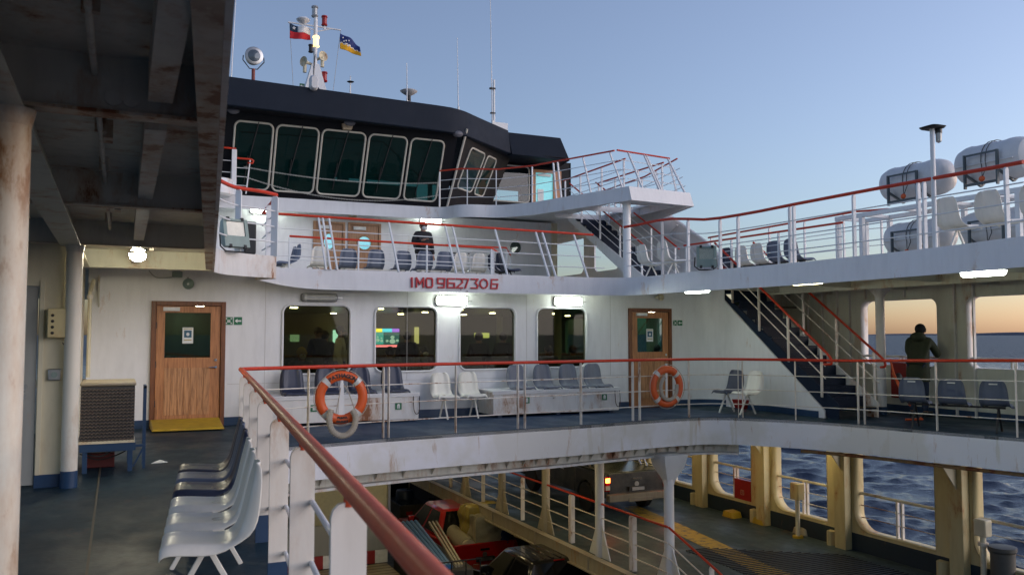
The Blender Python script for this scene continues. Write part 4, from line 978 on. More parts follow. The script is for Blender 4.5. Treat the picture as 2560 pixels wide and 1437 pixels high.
# sloping side plate under the wing
t = thing('wing_side_plate', 'sloping white side bulwark under the bridge wing', 'bulwark', (14, 21, 2.7))
MB().panel([(17.6, 2.7), (17.6, 3.45), (18.4, 3.95), (19.9, 4.78), (20.2, 5.05), (28.9, 5.05), (28.9, 2.7)], [rrect(22.8, 3.6, 24.3, 4.7, .2), rrect(25.0, 3.6, 27.3, 4.95, .25)], fX(14.15), .05).build('side_plate', M['fascia'], t)
MB().hexa([(13.95,17.6,2.7),(14.15,17.6,2.7),(14.15,17.62,2.7),(13.95,17.62,2.7)], [(13.95,17.6,3.45),(14.15,17.6,3.45),(14.15,17.62,3.45),(13.95,17.62,3.45)]).box(14.13, 17.6, 3.44, 14.22, 18.3, 3.46).build('edge_flange', M['postw'], t)
MB().tube([(14.1, 17.7, 3.5), (14.1, 18.4, 4.02), (14.1, 19.95, 4.88)], .05, 8).build('edge_pipe', M['postw'], t)
MB().tube(smooth([(14.08, 19.6, 4.6), (14.06, 19.9, 4.3), (14.06, 19.0, 3.9), (14.06, 18.4, 3.2)]), .035).build('stiffener', M['postw'], t)
p0 = W(1085, 250, Y=22)
# front wall, leaning outward
SLP = .48
def fwall(u, v, w_): return (u, 23.2 - (v-5.15)*SLP + w_, v)
def Wp(px, py, o, n):
    d = _rot @ Vector(((px - 1280) / FPX, (718.5 - py) / FPX, -1)); o = Vector(o); n = Vector(n); c = Vector((0, 0, EYE))
    return c + d*((o-c).dot(n)/d.dot(n))
nf = Vector((0, 1, SLP)).normalized(); of = Vector((5, 23.2, 5.15))
hf = []
for tl, tr, bl, br in (((589,302),(683,311),(575,470),(668,473)), ((694,313),(797,324),(683,477),(778,481)), ((808,324),(914,335),(792,486),(893,489)), ((925,337),(1018,346),(908,493),(997,495)), ((1030,346),(1110,357),(1011,500),(1092,503))):
    a, b, c_, d = (Wp(*q_, of, nf) for q_ in (tl, tr, bl, br)); hf.append((min(a.x, 99), (c_.z+d.z)/2, b.x, (a.z+b.z)/2))
    print('bw', [round(v, 2) for v in (a.x, b.x, c_.x, d.x, a.z, b.z, c_.z, d.z)])
zb_ = sum(h[1] for h in hf)/5; zt_ = sum(h[3] for h in hf)/5
hf = [(h[0], zb_, h[2], zt_) for h in hf]; print('hf', [[round(v,2) for v in h] for h in hf])
t = thing('ship_bridge', 'black bridge superstructure with outward-leaning windows under a dark grey roof band', 'ship bridge', (6, 24, 5.15))
MB().panel([(-2, 5.15), (8.55, 5.15), (8.55, 7.32), (-2, 7.32)], [rrect(*h, .13) for h in hf], fwall, .06).build('front_wall', M['darkwall'], t)
def bwin(pts, paneidx=0, r=.02, mat='glassd'):
    fr = MB().tube(pts, r, 8, True).build('window_frame', M['postframe'], t)
    MB().add(pts, [tuple(range(len(pts)))]).build('pane', M[mat], fr)
M['postframe'] = plain('window_frame_cream', (.55,.53,.46), .4)
for h in hf: bwin([Vector(fwall(u, v, -.012)) for u, v in rrect(h[0]-.01, h[1]-.01, h[2]+.01, h[3]+.01, .14)], r=.027)
for h in hf:
    xc = (h[0]+h[2])/2; MB().bar(fwall(xc+.1, h[3]+.02, -.05), fwall(xc-.12, h[1]+.42, -.04), .02, .015).bar(fwall(xc-.15, h[1]+.12, -.035), fwall(xc-.10, h[1]+.78, -.035), .018, .018).build('window_wiper', M['dark'], t)
# face 2 (45 degrees) and face 3
B1 = Vector((8.55, 23.2, 5.15)); B2 = Vector((10.6, 25.15, 5.15)); e2 = (B2-B1).normalized(); n2 = Vector((e2.y, -e2.x, 0)); L2 = (B2-B1).length
lean2 = .42
def f2(u, v, w_): return B1 + e2*u + Vector((0,0,v-5.15)) + n2*((v-5.15)*lean2 - w_)
h2 = [rrect(.12, 5.82, 1.12, 6.95, .12), rrect(1.32, 5.82, 2.0, 6.95, .12)]
MB().panel([(0, 5.15), (L2, 5.15), (L2+.1, 7.32), (-.55, 7.32)], h2, f2, .06).build('angled_wall', M['darkwall2'] if 'darkwall2' in M else M['darkwall'], t)
for h in h2: bwin([f2(u, v, -.012) for u, v in h], r=.025)
F3Y = 25.15
def f3(u, v, w_): return Vector((u, F3Y + w_, v))
a = W(1218, 500, Y=F3Y); b = W(1322, 418, Y=F3Y); c_ = W(1262, 418, Y=F3Y)
h3 = [(a.x, a.z), (b.x, a.z), (b.x, b.z), (c_.x, b.z)]
def roundpoly(P, r, n=4):
    out = []; m = len(P)
    for i in range(m):
        p = Vector((*P[i], 0)); q = Vector((*P[i-1], 0)); s_ = Vector((*P[(i+1) % m], 0)); u = (q-p).normalized()*r; v = (s_-p).normalized()*r
        for k in range(n+1):
            s0 = k/n; out.append(tuple(((p+u)*(1-s0)**2 + p*2*s0*(1-s0) + (p+v)*s0*s0)[:2]))
    return out
h3 = roundpoly(h3, .14)
dxa, dxb = W(1330, 450, Y=F3Y).x, W(1402, 450, Y=F3Y).x
MB().panel([(10.6, 5.15), (dxa, 5.15), (dxa, 7.02), (dxb, 7.02), (dxb, 5.15), (13.75, 5.15), (13.75, 7.32), (10.2, 7.32)], [h3], f3, .06).build('wing_wall', M['darkwall'], t)
bwin([f3(u, v, -.012) for u, v in h3], r=.025, mat='glasst')
MB().box(13.7, F3Y, 5.15, 13.75, 29, 7.32).build('side_wall', M['darkwall'], t)
MB().box(-2, 29, 5.15, 13.75, 29.06, 5.6).box(-2, 29, 6.95, 13.75, 29.06, 7.32).box(-2, 28.9, 5.6, 6.6, 28.96, 7.0).build('back_wall', M['darkwall'], t)
mb = MB()
for x in (-1.9, .5, 2.9, 5.3, 7.7, 10.1, 12.5, 13.7): mb.box(x-.08, 29, 5.6, x+.08, 29.06, 6.95)
mb.build('back_mullion', M['darkwall'], t)
MB().box(-2, 23.4, 7.2, 9.6, 25.3, 7.24).box(-2, 25.3, 7.2, 13.7, 28.9, 7.24).build('inner_ceiling', M['darkwall'], t)
MB().box(4.0, 24.2, 5.15, 8.0, 24.8, 5.95).box(6.0, 25.6, 5.15, 6.3, 25.9, 6.9).build('control_console', M['black'], t)
# corner mouldings
MB().tube([f2(0, 5.15, -.02), f2(-.55, 7.32, -.02)], .035, 8).build('corner_pipe', M['postframe'], t)
# roof band
rp1 = [Vector((-3, 21.3, 0)), Vector((7.9, 22.0, 0))] + smooth([(8.3, 22.05, 0), (8.75, 22.25, 0), (9.4, 22.75, 0), (10.85, 23.85, 0)], 4)
rp2 = [Vector((10.9, 24.0, 0)), Vector((12.75, 24.0, 0)), Vector((13.6, 29, 0))]
strip('roof_band', rp1, 7.12, 7.86, .05, M['darkband'], t, flare=.10, bevel=.03)
strip('roof_band', rp2, 7.10, 7.84, .05, M['darkband'], t, flare=.30, bevel=.03)
MB().panel([(p.x, p.y) for p in offset(rp1, -.03)] + [(10.9, 24.05), (12.7, 24.05), (13.6, 29), (-3, 29)], [], lambda u, v, w_: (u, v, 7.80-w_), .04).build('roof_plate', M['darkband'], t)
MB().panel([(p.x, p.y) for p in offset(rp1, .05)] + [(10.95, 23.8), (12.9, 23.8), (13.7, 29), (-3, 29)], [], lambda u, v, w_: (u, v, 7.15-w_*1), -.02).build('roof_soffit', M['darkwall'], t)
mb = MB()
for px, py in ((582, 300), (873, 300), (1143, 330)):
    p = Wp(px, py, (5, 22.1, 7.1), (0, 1, 0)); mb.ball((p.x, 22.05, 7.13), (.16,.10,.09), 10, 6)
mb.build('wiper_motor', plain('wiper_grey', (.12,.12,.14), .5), t)
p = W(868, 315, Y=22.25); MB().hexa([(p.x-.11, 22.2, 6.98), (p.x+.11, 22.2, 6.98), (p.x+.11, 22.34, 6.98), (p.x-.11, 22.34, 6.98)], [(p.x-.15, 22.16, 7.12), (p.x+.15, 22.16, 7.12), (p.x+.15, 22.36, 7.12), (p.x-.15, 22.36, 7.12)]).build('under_roof_lamp', plain('warm_unlit_lamp', (.45,.36,.25), .5), t)
MB().box(10.45, 24.0, 7.8, 10.9, 24.1, 8.12).build('roof_coaming', M['postw'], t)
MB().tube([Vector(fwall(-1+.0, 5.2, -.1)), Vector(fwall(-1, 7.1, -.3))], .04).build('wall_pipe', M['postframe'], t)
# wing door
t = thing('wing_door', 'wooden door with self-glowing cyan glass on the bridge wing', 'door', ((dxa+dxb)/2, F3Y, 5.15))
MB().box(dxa, F3Y-.04, 5.15, dxa+.12, F3Y+.06, 7.0).box(dxb-.3, F3Y-.04, 5.15, dxb, F3Y+.06, 7.0).box(dxa+.12, F3Y-.04, 6.9, dxb-.3, F3Y+.06, 7.0).box(dxa+.12, F3Y-.04, 5.15, dxb-.3, F3Y+.06, 5.75).build('door_leaf', M['wood'], t)
MB().box(dxa+.12, F3Y, 5.75, dxb-.3, F3Y+.01, 6.9).build('door_pane', plain('cyan_glow_glass_wing', (.2,.6,.65), .1, 0, .11, (.2,.8,.85)), t)  # cyan light in the glass is put into the pane itself as emission
MB().box(dxa+.2, F3Y-.02, 5.95, dxa+.42, F3Y-.005, 6.35).build('notice', M['signw'], t)
MB().box(dxa+.2, F3Y-.05, 6.78, dxb-.4, F3Y-.01, 6.86).build('door_closer', M['signw'], t)

# bridge deck rails
b = [Vector(p) for p in [(8.15, 22.6, 5.14), (8.6, 22.05, 5.14), (9.55, 21.7, 5.14), (10.2, 20.85, 5.14)]] + [Vector((11.22, 17.6, 5.14))]
Q = [(1095, 437), (1160, 420), (1245, 428), (1325, 415), (1535, 375)]
q = []
for p, (px, py) in zip(b, Q):
    k = Wr(px, py, [p*1.0 + Vector((-1.5, .9, 0)), p + Vector((1.5, -.9, 0))]) if 0 else None
q = [Vector((p.x, p.y, 6.16)) for p in b]; q[-1] = Vector((11.22, 18.25, 6.16)); b.append(Vector((11.22, 17.6, 5.14))) if 0 else None
railing('bridge deck railing with red handrail climbing past the leaning windows', b, q, (.0, .14, .27, .45, .60, .63, .80, .97), rr=.022, pw=.05, pt=.03, white='postw', br=.010)
b = [Vector((11.3, 17.62, 5.14)), Vector((13.1, 17.8, 5.14))]; q = [Vector((11.3, 18.25, 6.18)), Vector((13.1, 18.55, 6.18))]
railing('slanted front railing of the bridge wing platform', b, q, (.2, .5, .54, .96), rr=.022, pw=.05, pt=.04, white='postw', br=.010)
b = [Vector((13.2, 17.9, 5.14)), Vector((13.95, 21, 5.14)), Vector((14.2, 24.5, 5.14))]; q = [Vector((13.3, 18.5, 6.18)), Vector((13.95, 21, 6.18)), Vector((14.2, 24.5, 6.18))]
railing('outboard railing of the bridge wing platform', b, q, (.1, .3, .5, .7, .95), rr=.022, pw=.05, pt=.03, white='postw', br=.010)
b = [Vector((11.95, 18.9, 5.14)), Vector((12.0, 22.4, 5.14))]; q = [p + Vector((0, 0, 1.0)) for p in b]
railing('railing beside the stairwell opening of the bridge wing', b, q, (.02, .35, .7, .97), rr=.022, pw=.05, pt=.03, white='postw', br=.010)
b = [Vector((13.15, 18.9, 5.14)), Vector((13.15, 22.4, 5.14))]; q = [p + Vector((0, 0, 1.0)) for p in b]
railing('inner railing on the outer side of the bridge wing stairwell', b, q, (.02, .35, .7, .97), rr=.022, pw=.05, pt=.03, white='postw', br=.010)
# left end of the bridge deck: rail stubs, white tub, ladder rails
a0, a1 = W(546, 368, Y=22.6), W(590, 372, Y=22.6); b0, b1 = W(590, 395, Y=22.6), W(628, 398, Y=22.6)
b = [Vector((a0.x-.6, 22.6, 5.1)), Vector((a1.x, 22.6, 5.1))]; q = [Vector((a0.x-.6, 22.6, a0.z)), Vector((a1.x, 22.6, a1.z))]
railing('higher short red-topped rail at the left end of the bridge deck', b, q, (.96,), rr=.024, pw=.1, pt=.12, white='postw')
b = [Vector((b0.x, 22.62, 5.15)), Vector((b1.x-.1, 22.62, 5.15))]; q = [Vector((b0.x, 22.62, b0.z)), Vector((b1.x, 22.62, b1.z))]
r_ = railing('lower short rail with a looped red end where the chains hang', b, q, (.95,), rr=.024, pw=.04, pt=.03, white='postw')
MB().tube([(b1.x, 22.62, b1.z), (b1.x+.06, 22.62, b1.z-.04), (b1.x+.04, 22.62, b1.z-.1), (b1.x-.08, 22.62, b1.z-.1)], .026, 8).build('handrail_return', M['red'], r_)
for (l, r2, sag, lab) in (((610, 417), (1097, 457), .16, 'upper safety chain hanging in front of the bridge windows'), ((612, 442), (1097, 488), .35, 'lower safety chain hanging in front of the bridge windows')):
    p, q = W(*l, Y=22.6), W(*r2, Y=22.6); n = 150; mb = MB()
    for k in range(n):
        def cp(s): return p.lerp(q, s) - Vector((0, 0, sag*4*s*(1-s)))
        a_, c2 = cp(k/n), cp((k+1)/n); m_ = (a_+c2)/2; d = (c2-a_).normalized(); s2 = Vector((0, 0, 1)) if k % 2 else Vector((0, 1, 0)); s2 = (s2 - d*s2.dot(d)).normalized(); l_ = (c2-a_).length*.68
        mb.tube([m_ + d*l_*math.cos(x) + s2*.016*math.sin(x) for x in (0, 1.05, 2.1, 3.14, 4.19, 5.24)], .0055, 4, True)
    tag(mb.build('safety_chain', plain('galvanised_chain', (.55,.55,.52), .5, .3)), lab, 'chain')
p = W(565, 486, Y=22.3); tag(MB().lathe([(.36, 0), (.42, .05), (.44, .40), (.43, .42)], (p.x-.25, 22.5, 5.02), n=24).build('round_platform', M['fascia']), 'white rounded tub-like platform at the left end of the bridge deck', 'platform')

# ================================================================ mast, antennas, flags, searchlight
t = thing('signal_mast', 'white signal mast on the bridge roof with lamps, horns and a yardarm', 'mast', (4.9, 23.6, 7.84))
my = 23.6
def T(px, py): return W(px, py, Y=my)
p0 = T(787, 224); p1 = T(787, 38); xm = p0.x
MB().add([(xm-.42, my-.2, 7.84), (xm+.42, my-.2, 7.84), (xm+.10, my-.08, T(0,150).z if 0 else 9.05), (xm-.10, my-.08, 9.05), (xm-.42, my+.3, 7.84), (xm+.42, my+.3, 7.84), (xm+.1, my+.1, 9.05), (xm-.1, my+.1, 9.05)],
     [(0,3,2,1),(4,5,6,7),(0,1,5,4),(1,2,6,5),(2,3,7,6),(3,0,4,7)]).build('mast_base', M['postw'], t)
MB().cyl((xm, my, 9.0), (xm, my, p1.z), .055).build('mast_pole', M['postw'], t)
def beacon(px, py, mat, lab, sc=1, dome=False):
    p = T(px, py); p.x += 0; MB().lathe([(.075*sc, -.14*sc), (.09*sc, -.11*sc), (.07*sc, -.09*sc), (.07*sc, .08*sc), (.09*sc, .10*sc), (.08*sc, .14*sc)], p, (0,0,1), 14).build(lab, M[mat], t)
M['amberlit'] = plain('amber_lamp_lit', (1,.7,.3), .3, 0, .7, (1,.68,.28)); M['greyl'] = plain('clear_lamp', (.35,.36,.36), .25, .3); M['redlamp'] = plain('red_lamp', (.35,.015,.012), .3)
beacon(787, 30, 'greyl', 'masthead_lamp', 1.1); beacon(811, 53, 'redlamp', 'red_lamp'); beacon(790, 105, 'amberlit', 'amber_lamp', 1.1); beacon(811, 193, 'redlamp', 'red_lamp'); beacon(777, 122, 'dark', 'small_lamp', .8)
mb = MB(); a_, b_2 = T(720, 56), T(852, 76)
mb.tube([a_, T(787, 66), b_2], .022); mb.tube([T(745, 60), T(786, 76)], .015); mb.tube([T(828, 73), T(788, 80)], .015); mb.tube([T(811, 66), T(811, 74)], .03); mb.build('yardarm', M['postw'], t)
p = T(758, 52); MB().lathe([(.05, -.1), (.16, -.02), (.19, .02), (.15, .06), (.03, .07)], p, (0,0,1), 16).build('dome_antenna', M['postw'], t)
for px, py, dd in ((806, 142, (.35,-.9,.1)), (762, 155, (-.8,-.5,0))):
    p = T(px, py); MB().lathe([(.03, -.3), (.05, -.05), (.13, .03), (.145, .05), (.12, .04), (.01, -.03)], p, dd, 16).cyl((p.x, my, p.z-.02), (p.x, my, p.z-.3), .05).build('loud_hailer', M['cream'], t)
mb = MB()
for sx in (-1, 1): mb.add([(xm+sx*.25, my-.1, 7.9), (xm+sx*.75, my-.1, 8.18), (xm+sx*.7, my-.1, 8.08), (xm+sx*.2, my-.1, 7.85), (xm+sx*.25, my+.1, 7.9), (xm+sx*.75, my+.1, 8.18), (xm+sx*.7, my+.1, 8.08), (xm+sx*.2, my+.1, 7.85)], [(0,1,2,3),(7,6,5,4),(0,4,5,1),(1,5,6,2),(2,6,7,3),(3,7,4,0)])
mb.cyl((xm+.24, my, 8.1), (xm+.24, my, 8.2), .06); mb.build('bracket', M['postw'], t)
MB().tube(smooth([(xm-.02, my-.09, 9.3), (xm-.05, my-.12, 8.6), (xm+.12, my-.25, 8.2), (xm+.0, my-.35, 7.95)]), .014, 6).build('cable', M['dark'], t)
p = W(780, 214, Y=21.95); tag(MB().loft([[(p.x + x, 21.86, p.z + z) for x, z in rrect(-.10, -.18, .10, .19, .08, 4)], [(p.x + x, 21.7, p.z + z) for x, z in rrect(-.11, -.19, .11, .2, .09, 4)], [(p.x + x, 21.62, p.z + z) for x, z in rrect(-.07, -.15, .07, .16, .06, 4)]]).build('satellite_pod', M['raft']), 'long white plastic pod fixed on the dark roof edge below the mast', 'antenna')
p = W(755, 216, Y=21.94); q_ = sign('safety_sign', 'small green sign on the dark roof edge beside the white pod', p.x, p.z, 21.93, .13, 'arrow')
# flags (wavy cloth, real thickness)
def flag(name, label, px, py, w_, h_, ang, colors, slope, seed):
    p = T(px, py) + Vector((0, -.05, 0)); nx, nz = 22, 14
    def P_(i, j):
        u = i/nx; v = j/nz; a = ang + .15*math.sin(u*3+seed)
        return p + Vector((w_*u*math.cos(.35), .13*math.sin(u*7 + v*1.5 + seed)*u, -h_*v - w_*u*slope - .05*math.sin(u*5+seed)*u + .12*v*u))
    vs = [P_(i, j) for j in range(nz+1) for i in range(nx+1)]; fs = {}
    for j in range(nz):
        for i in range(nx):
            c = colors((i+.5)/nx, (j+.5)/nz); fs.setdefault(c, []).append((j*(nx+1)+i, j*(nx+1)+i+1, (j+1)*(nx+1)+i+1, (j+1)*(nx+1)+i))
    t = thing(name, label, 'flag', tuple(p))
    for c, f in fs.items():
        MB().add(vs, f).build('cloth_' + c[0], c[1], t, solid=.006, normals=False)
    return t, P_
fb_, fw_, fr_, fy_ = (plain('flag_blue', (.012,.03,.16), .8), plain('flag_white', (.7,.7,.7), .8), plain('flag_red', (.5,.012,.02), .8), plain('flag_yellow', (.75,.38,.01), .8))
fn_ = plain('flag_navy', (.006,.03,.07), .8)
def chile(u, v):
    if v > .5: return ('red', fr_)
    return ('blue', fn_) if u < .36 else ('white', fw_)
t, P_ = flag('national_flag', 'red, white and blue flag with a white star flying left of the mast', 724, 60, .62, .42, 0, chile, .17, .5)
c_ = P_(4, 3.4); star = []
for k in range(10):
    r_ = .062 if k % 2 == 0 else .025; a = math.pi/2 + k*math.pi/5; star.append((c_.x + r_*math.cos(a), c_.y-.03, c_.z + r_*math.sin(a)))
MB().add([c_+Vector((0,-.03,0))] + star, [(0, 1+k, 1+(k+1) % 10) for k in range(10)]).build('star', fw_, t, solid=.006, normals=False)
def mag(u, v):
    z = .58 + .07*(abs(((u*5.2) % 1)*2-1)-.5)*2*.8
    if v > z + .05: return ('yellow', fy_)
    if v > z - .05: return ('white', fw_)
    return ('blue', fb_)
nxx = 1
t, P_ = flag('regional_flag', 'blue and yellow flag with a white zigzag flying right of the mast', 849, 85, .62, .44, 0, mag, .42, 2.1)
for i, j in ((3, 3), (6, 5), (9, 4), (4, 6)):
    c_ = P_(i, j); MB().ball(c_ + Vector((0, -.03, 0)), (.022,.004,.022), 6, 4).build('star', fw_, t)
mb = MB(); mb.tube([T(721, 57), T(724, 60), T(733, 220)], .006, 5); tag(mb.build('flag_halyard', M['rope']), 'thin line running down from the left end of the yardarm', 'rope')
mb = MB(); mb.tube([T(852, 77), T(846, 120), T(833, 226)], .006, 5); tag(mb.build('flag_halyard', M['rope']), 'thin line running down below the blue and yellow flag', 'rope')
# searchlight
p = W(634, 142, Y=23); r_ = .21
t = thing('searchlight', 'round steel searchlight on a red post on the bridge roof', 'searchlight', (p.x, 23, 7.84))
MB().cyl((p.x, 23, 7.8), (p.x, 23, p.z-.33), .045).build('post', plain('searchlight_post_red', (.22,.05,.035), .6), t)
MB().lathe([(.10, .22), (.19, .16), (.225, .0), (.235, -.09), (.21, -.10)], p, (0, 1, 0), 24).build('lamp_drum', M['metal'], t)
MB().lathe([(.21, -.075), (.15, -.105), (.02, -.12)], p, (0, 1, 0), 24).build('lamp_lens', plain('searchlight_glass', (.10,.13,.16), .08, .2), t)
MB().tube([(p.x-.26, 23, p.z+.0), (p.x-.27, 23, p.z-.12), (p.x-.1, 23, p.z-.33), (p.x+.1, 23, p.z-.33), (p.x+.27, 23, p.z-.12), (p.x+.26, 23, p.z)], .014).build('yoke', M['dark'], t)
def whip(px, pyb, pyt, r, lab, Y=22.6, z0=7.8, extra=None, lean=0):
    a_ = W(px, pyb, Y=Y); b_ = W(px+lean, pyt, Y=Y); t = thing('whip_antenna', lab, 'antenna', (a_.x, Y, z0))
    MB().tube([(a_.x, Y, z0), (a_.x + (b_.x-a_.x)*.3, Y, z0+(b_.z-z0)*.3), tuple(b_)], [r, r*.8, r*.45], 8).build('rod', M['postw'], t)
    MB().cyl((a_.x, Y, z0), (a_.x, Y, z0+.25), r*1.6).build('base_clamp', M['metal'], t)
    return t, a_, b_
whip(577, 189, -30, .018, 'thin white whip antenna at the left end of the bridge roof', lean=14)
t, a_, b_ = whip(876, 224, 190, .03, 'short white stub antenna with a dark ring on the bridge roof'); MB().lathe([(.04, 0), (.10, .03), (.04, .05)], (a_.x, 22.6, a_.z+.18), n=12).build('ground_ring', M['dark'], t)
whip(1018, 240, 158, .022, 'short thin antenna in front of the white disc on the bridge roof', lean=-1)
p = W(1022, 230, Y=23.2); t = thing('disc_antenna', 'white mushroom-shaped disc antenna on the bridge roof', 'antenna', (p.x, 23.2, 7.8))
MB().lathe([(.06, -.3), (.05, -.12), (.16, -.06), (.24, 0), (.25, .02), (.18, .055), (.02, .07)], p, n=24).build('disc', M['raft'], t); MB().cyl((p.x, 23.2, 7.8), (p.x, 23.2, p.z-.1), .06).build('stem', M['dark'], t)
whip(1146, 262, 95, .018, 'slender grey whip antenna near the curved roof corner', lean=-3)
t, a_, b_ = whip(1231, 293, -40, .022, 'tallest white whip antenna rising from the bridge roof corner', Y=23.6, lean=-6)
MB().cyl((a_.x+.05, 23.6, 7.8), (a_.x+.05, 23.6, a_.z+1.15), .035).build('support_tube', M['postw'], t); MB().box(a_.x-.09, 23.56, a_.z+.85, a_.x+.09, 23.64, a_.z+.9).box(a_.x-.06, 23.56, a_.z+.1, a_.x+.09, 23.64, a_.z+.14).build('clamp', M['dark'], t)
# ================================================================ seats
def shell_mb(x0, z0=0.0):
    prof = [(-.235,.395,.40), (-.232,.425,.42), (-.20,.443,.43), (-.08,.432,.44), (.05,.42,.44), (.135,.432,.43), (.18,.475,.425), (.205,.55,.42), (.225,.64,.41), (.245,.73,.39), (.262,.80,.345), (.270,.835,.27), (.272,.845,.20)]
    nx = 14; vs = []; fs = []
    for i, (d, z, w_) in enumerate(prof):
        for j in range(nx+1):
            s = j/nx*2-1; e = abs(s)**3
            seat = i < 5
            sm = lambda a, b_: max(0, min(1, (abs(s)-a)/(b_-a)))
            fl = [0, 0, 0, 0, .0, .03, .075, .085, .075, .06, .045, .03, .01][i]
            vs.append((x0 + s*w_/2, d - (0 if seat else .03*sm(.4,.8)) + fl*sm(.8, 1), z0 + z + (.018*sm(.4,.8) - .055*sm(.8,1) if seat else 0)))
    m = len(prof)
    for i in range(m-1):
        for j in range(nx): fs.append((i*(nx+1)+j, i*(nx+1)+j+1, (i+1)*(nx+1)+j+1, (i+1)*(nx+1)+j))
    return MB().add(vs, fs)
def bench(label, mats, loc, rz, group=None, pitch=.52, legs=True, legm='cwhite', strip_=False):
    n = len(mats); t = thing('seat_bench', label, 'bench seat', loc, rz, group); w0 = -(n-1)/2*pitch
    base = Vector(loc)
    def bl(mb, nm, mt, par, **k):
        mb.v = [p + base for p in mb.v]; return mb.build(nm, mt, par, **k)
    for i, mt in enumerate(mats):
        s = bl(shell_mb(w0 + i*pitch), 'seat_shell', M[mt], t, solid=.009, sub=1, normals=False, ang=180)
        s.location.z += random.uniform(-.004, .004); s.rotation_euler.z = random.uniform(-.035, .035) if 0 else 0
        if strip_: bl(MB().box(w0+i*pitch-.06, .262, .765, w0+i*pitch+.06, .274, .785), 'number_strip', M['signw'], s)
        bl(MB().tube([(w0+i*pitch + .035*math.cos(a*.785), .06 + .035*math.sin(a*.785), .427) for a in range(8)], .003, 4, True), 'seat_bolt', M['colrust'], s)
    mb = MB(); L = (n-1)*pitch/2 + .12
    mb.box(-L, -.03, .375, L, .03, .405)
    bl(mb, 'seat_beam', M['cwhite' if legm == 'cwhite' else legm], t)
    for sx in (-1, 1):
        x = sx*(L-.1); mb = MB()
        mb.bar((x, -.01, .385), (x, -.22, 0), .028, .028, (1,0,0)); mb.bar((x, .01, .385), (x, .22, 0), .028, .028, (1,0,0)); mb.box(x-.02, -.11, .375, x+.02, .11, .395)
        bl(mb, 'leg_frame', M[legm], t, bevel=.003)
    return t
def at0(px, py): return W(px, py, Z=0)
SX = lambda y: xr(y) - .40
rzl = -math.pi/2 - .092          # seats facing -X: local front -Y -> -X
def left_bench(label, mats, yc, **k): return bench(label, mats, (SX(yc), yc, 0), rzl, **k)
left_bench('white plastic seats nearest the camera along the left railing', ['cwhite']*3, 5.58, group=None, pitch=.56)
left_bench('dark blue plastic seats beyond the white ones along the left railing', ['cblue', 'cgrey', 'cblue'], 7.24, pitch=.5, legm='dark')

# life-jacket lockers with seats bolted on top
def locker(label, x0, x1, y0, y1, h, xs, mat, signs, lab2):
    t = thing('life_jacket_locker', label, 'locker', ((x0+x1)/2, (y0+y1)/2, 0))
    MB().box(x0+.02, y0+.02, .05, x1-.02, y1, h-.03).build('locker_body', M['white_rust'], t, bevel=.008)
    MB().box(x0, y0, h-.03, x1, y1, h).box(x0, y0+.005, h-.07, x1, y0+.017, h-.03).build('locker_lid', M['white'], t, bevel=.004)
    for x in (x0+.15, (x0+x1)/2, x1-.2): MB().box(x, y0+.1, 0, x+.08, y0+.3, .05).build('locker_foot', M['bluebase'], t)
    for i, x in enumerate(xs):
        s = shell_mb(x, h-.385); s.v = [p + Vector((0, y0+.24, 0)) for p in s.v]
        s = s.build('seat_shell', M[mat], t, solid=.009, sub=1, normals=False, ang=180)
        MB().box(x-.05, y0+.1, h, x+.05, y0+.3, h+.035).build('seat_mount', M['dark'], s)
    MB().cyl(((x0+x1)/2-.1, y0+.014, h-.16), ((x0+x1)/2-.1, y0-.012, h-.16), .02).build('lock', M['metal'], t)
    MB().tube(smooth([(x1-.12, y0+.01, h-.06), (x1-.12, y0-.02, h-.3), (x1-.07, y0-.03, h-.38), (x1-.02, y0-.02, h-.3), (x1-.01, y0+.01, h-.06)]), .007, 6).build('strap', M['browncloth'], t)
    for (px, py, lb) in signs:
        p = W(px, py, Y=y0+.012); sign('safety_sign', lb, p.x, p.z, y0+.012, .115, 'vest')
LY = 14.72
q0, q1 = W(690, 1000, Y=LY), W(1050, 1040, Y=LY); hh = W(900, 985, Y=LY).z
xs = [W(px, 960, Y=LY+.35).x for px in (733, 820, 903, 985)]
locker('white life-jacket locker with four dark blue seats on its lid, left of the white seats', q0.x-.1, q1.x, LY, 15.48, hh, xs, 'cblue', ((785, 1020, 'green life-jacket sign on the left locker, behind the life ring'), (996, 1015, 'green life-jacket sign on the right end of the left locker')), '')
q0, q1 = W(1232, 1000, Y=LY), W(1551, 1000, Y=LY); hh = W(1400, 972, Y=LY).z
xs = [W(px, 950, Y=LY+.35).x for px in (1298, 1364, 1428, 1490)]
locker('white life-jacket locker with four faded grey seats on its lid, below the rightmost window', q0.x, q1.x, LY, 15.48, hh, xs, 'clocker', ((1317, 1000, 'green life-jacket sign on the left end of the right locker'), (1511, 992, 'green life-jacket sign on the right end of the right locker')), '')
p = W(1148, 1045, Z=0); bench('pair of clean white seats on a white frame between the two lockers', ['cwhite', 'cwhite'], (p.x, 15.0, 0), 0, pitch=.56)
p = W(1880, 1022, Z=0); print('b3', p); bench('white and navy seats beside the foot of the lower stair', ['cblue', 'cwhite'], (11.15, 13.6, 0), -math.pi/2+.15, pitch=.5)
bl_ = W(2250, 1068, Z=0); br_ = W(2512, 1085, Z=0); print('b4', bl_, br_)
a_ = math.atan2((br_-bl_).y, (br_-bl_).x); c_ = (bl_+br_)/2
bench('three scratched blue-grey seats with their backs to the rail at the right', ['cgrey']*3, (c_.x+.2, c_.y+.05, 0), a_ + math.pi, pitch=.60, legm='dark', strip_=True)
bench('grey seats against the outboard wall at the right edge', ['clocker']*3, (14.2, 8.9, 0), -math.pi/2, pitch=.52)

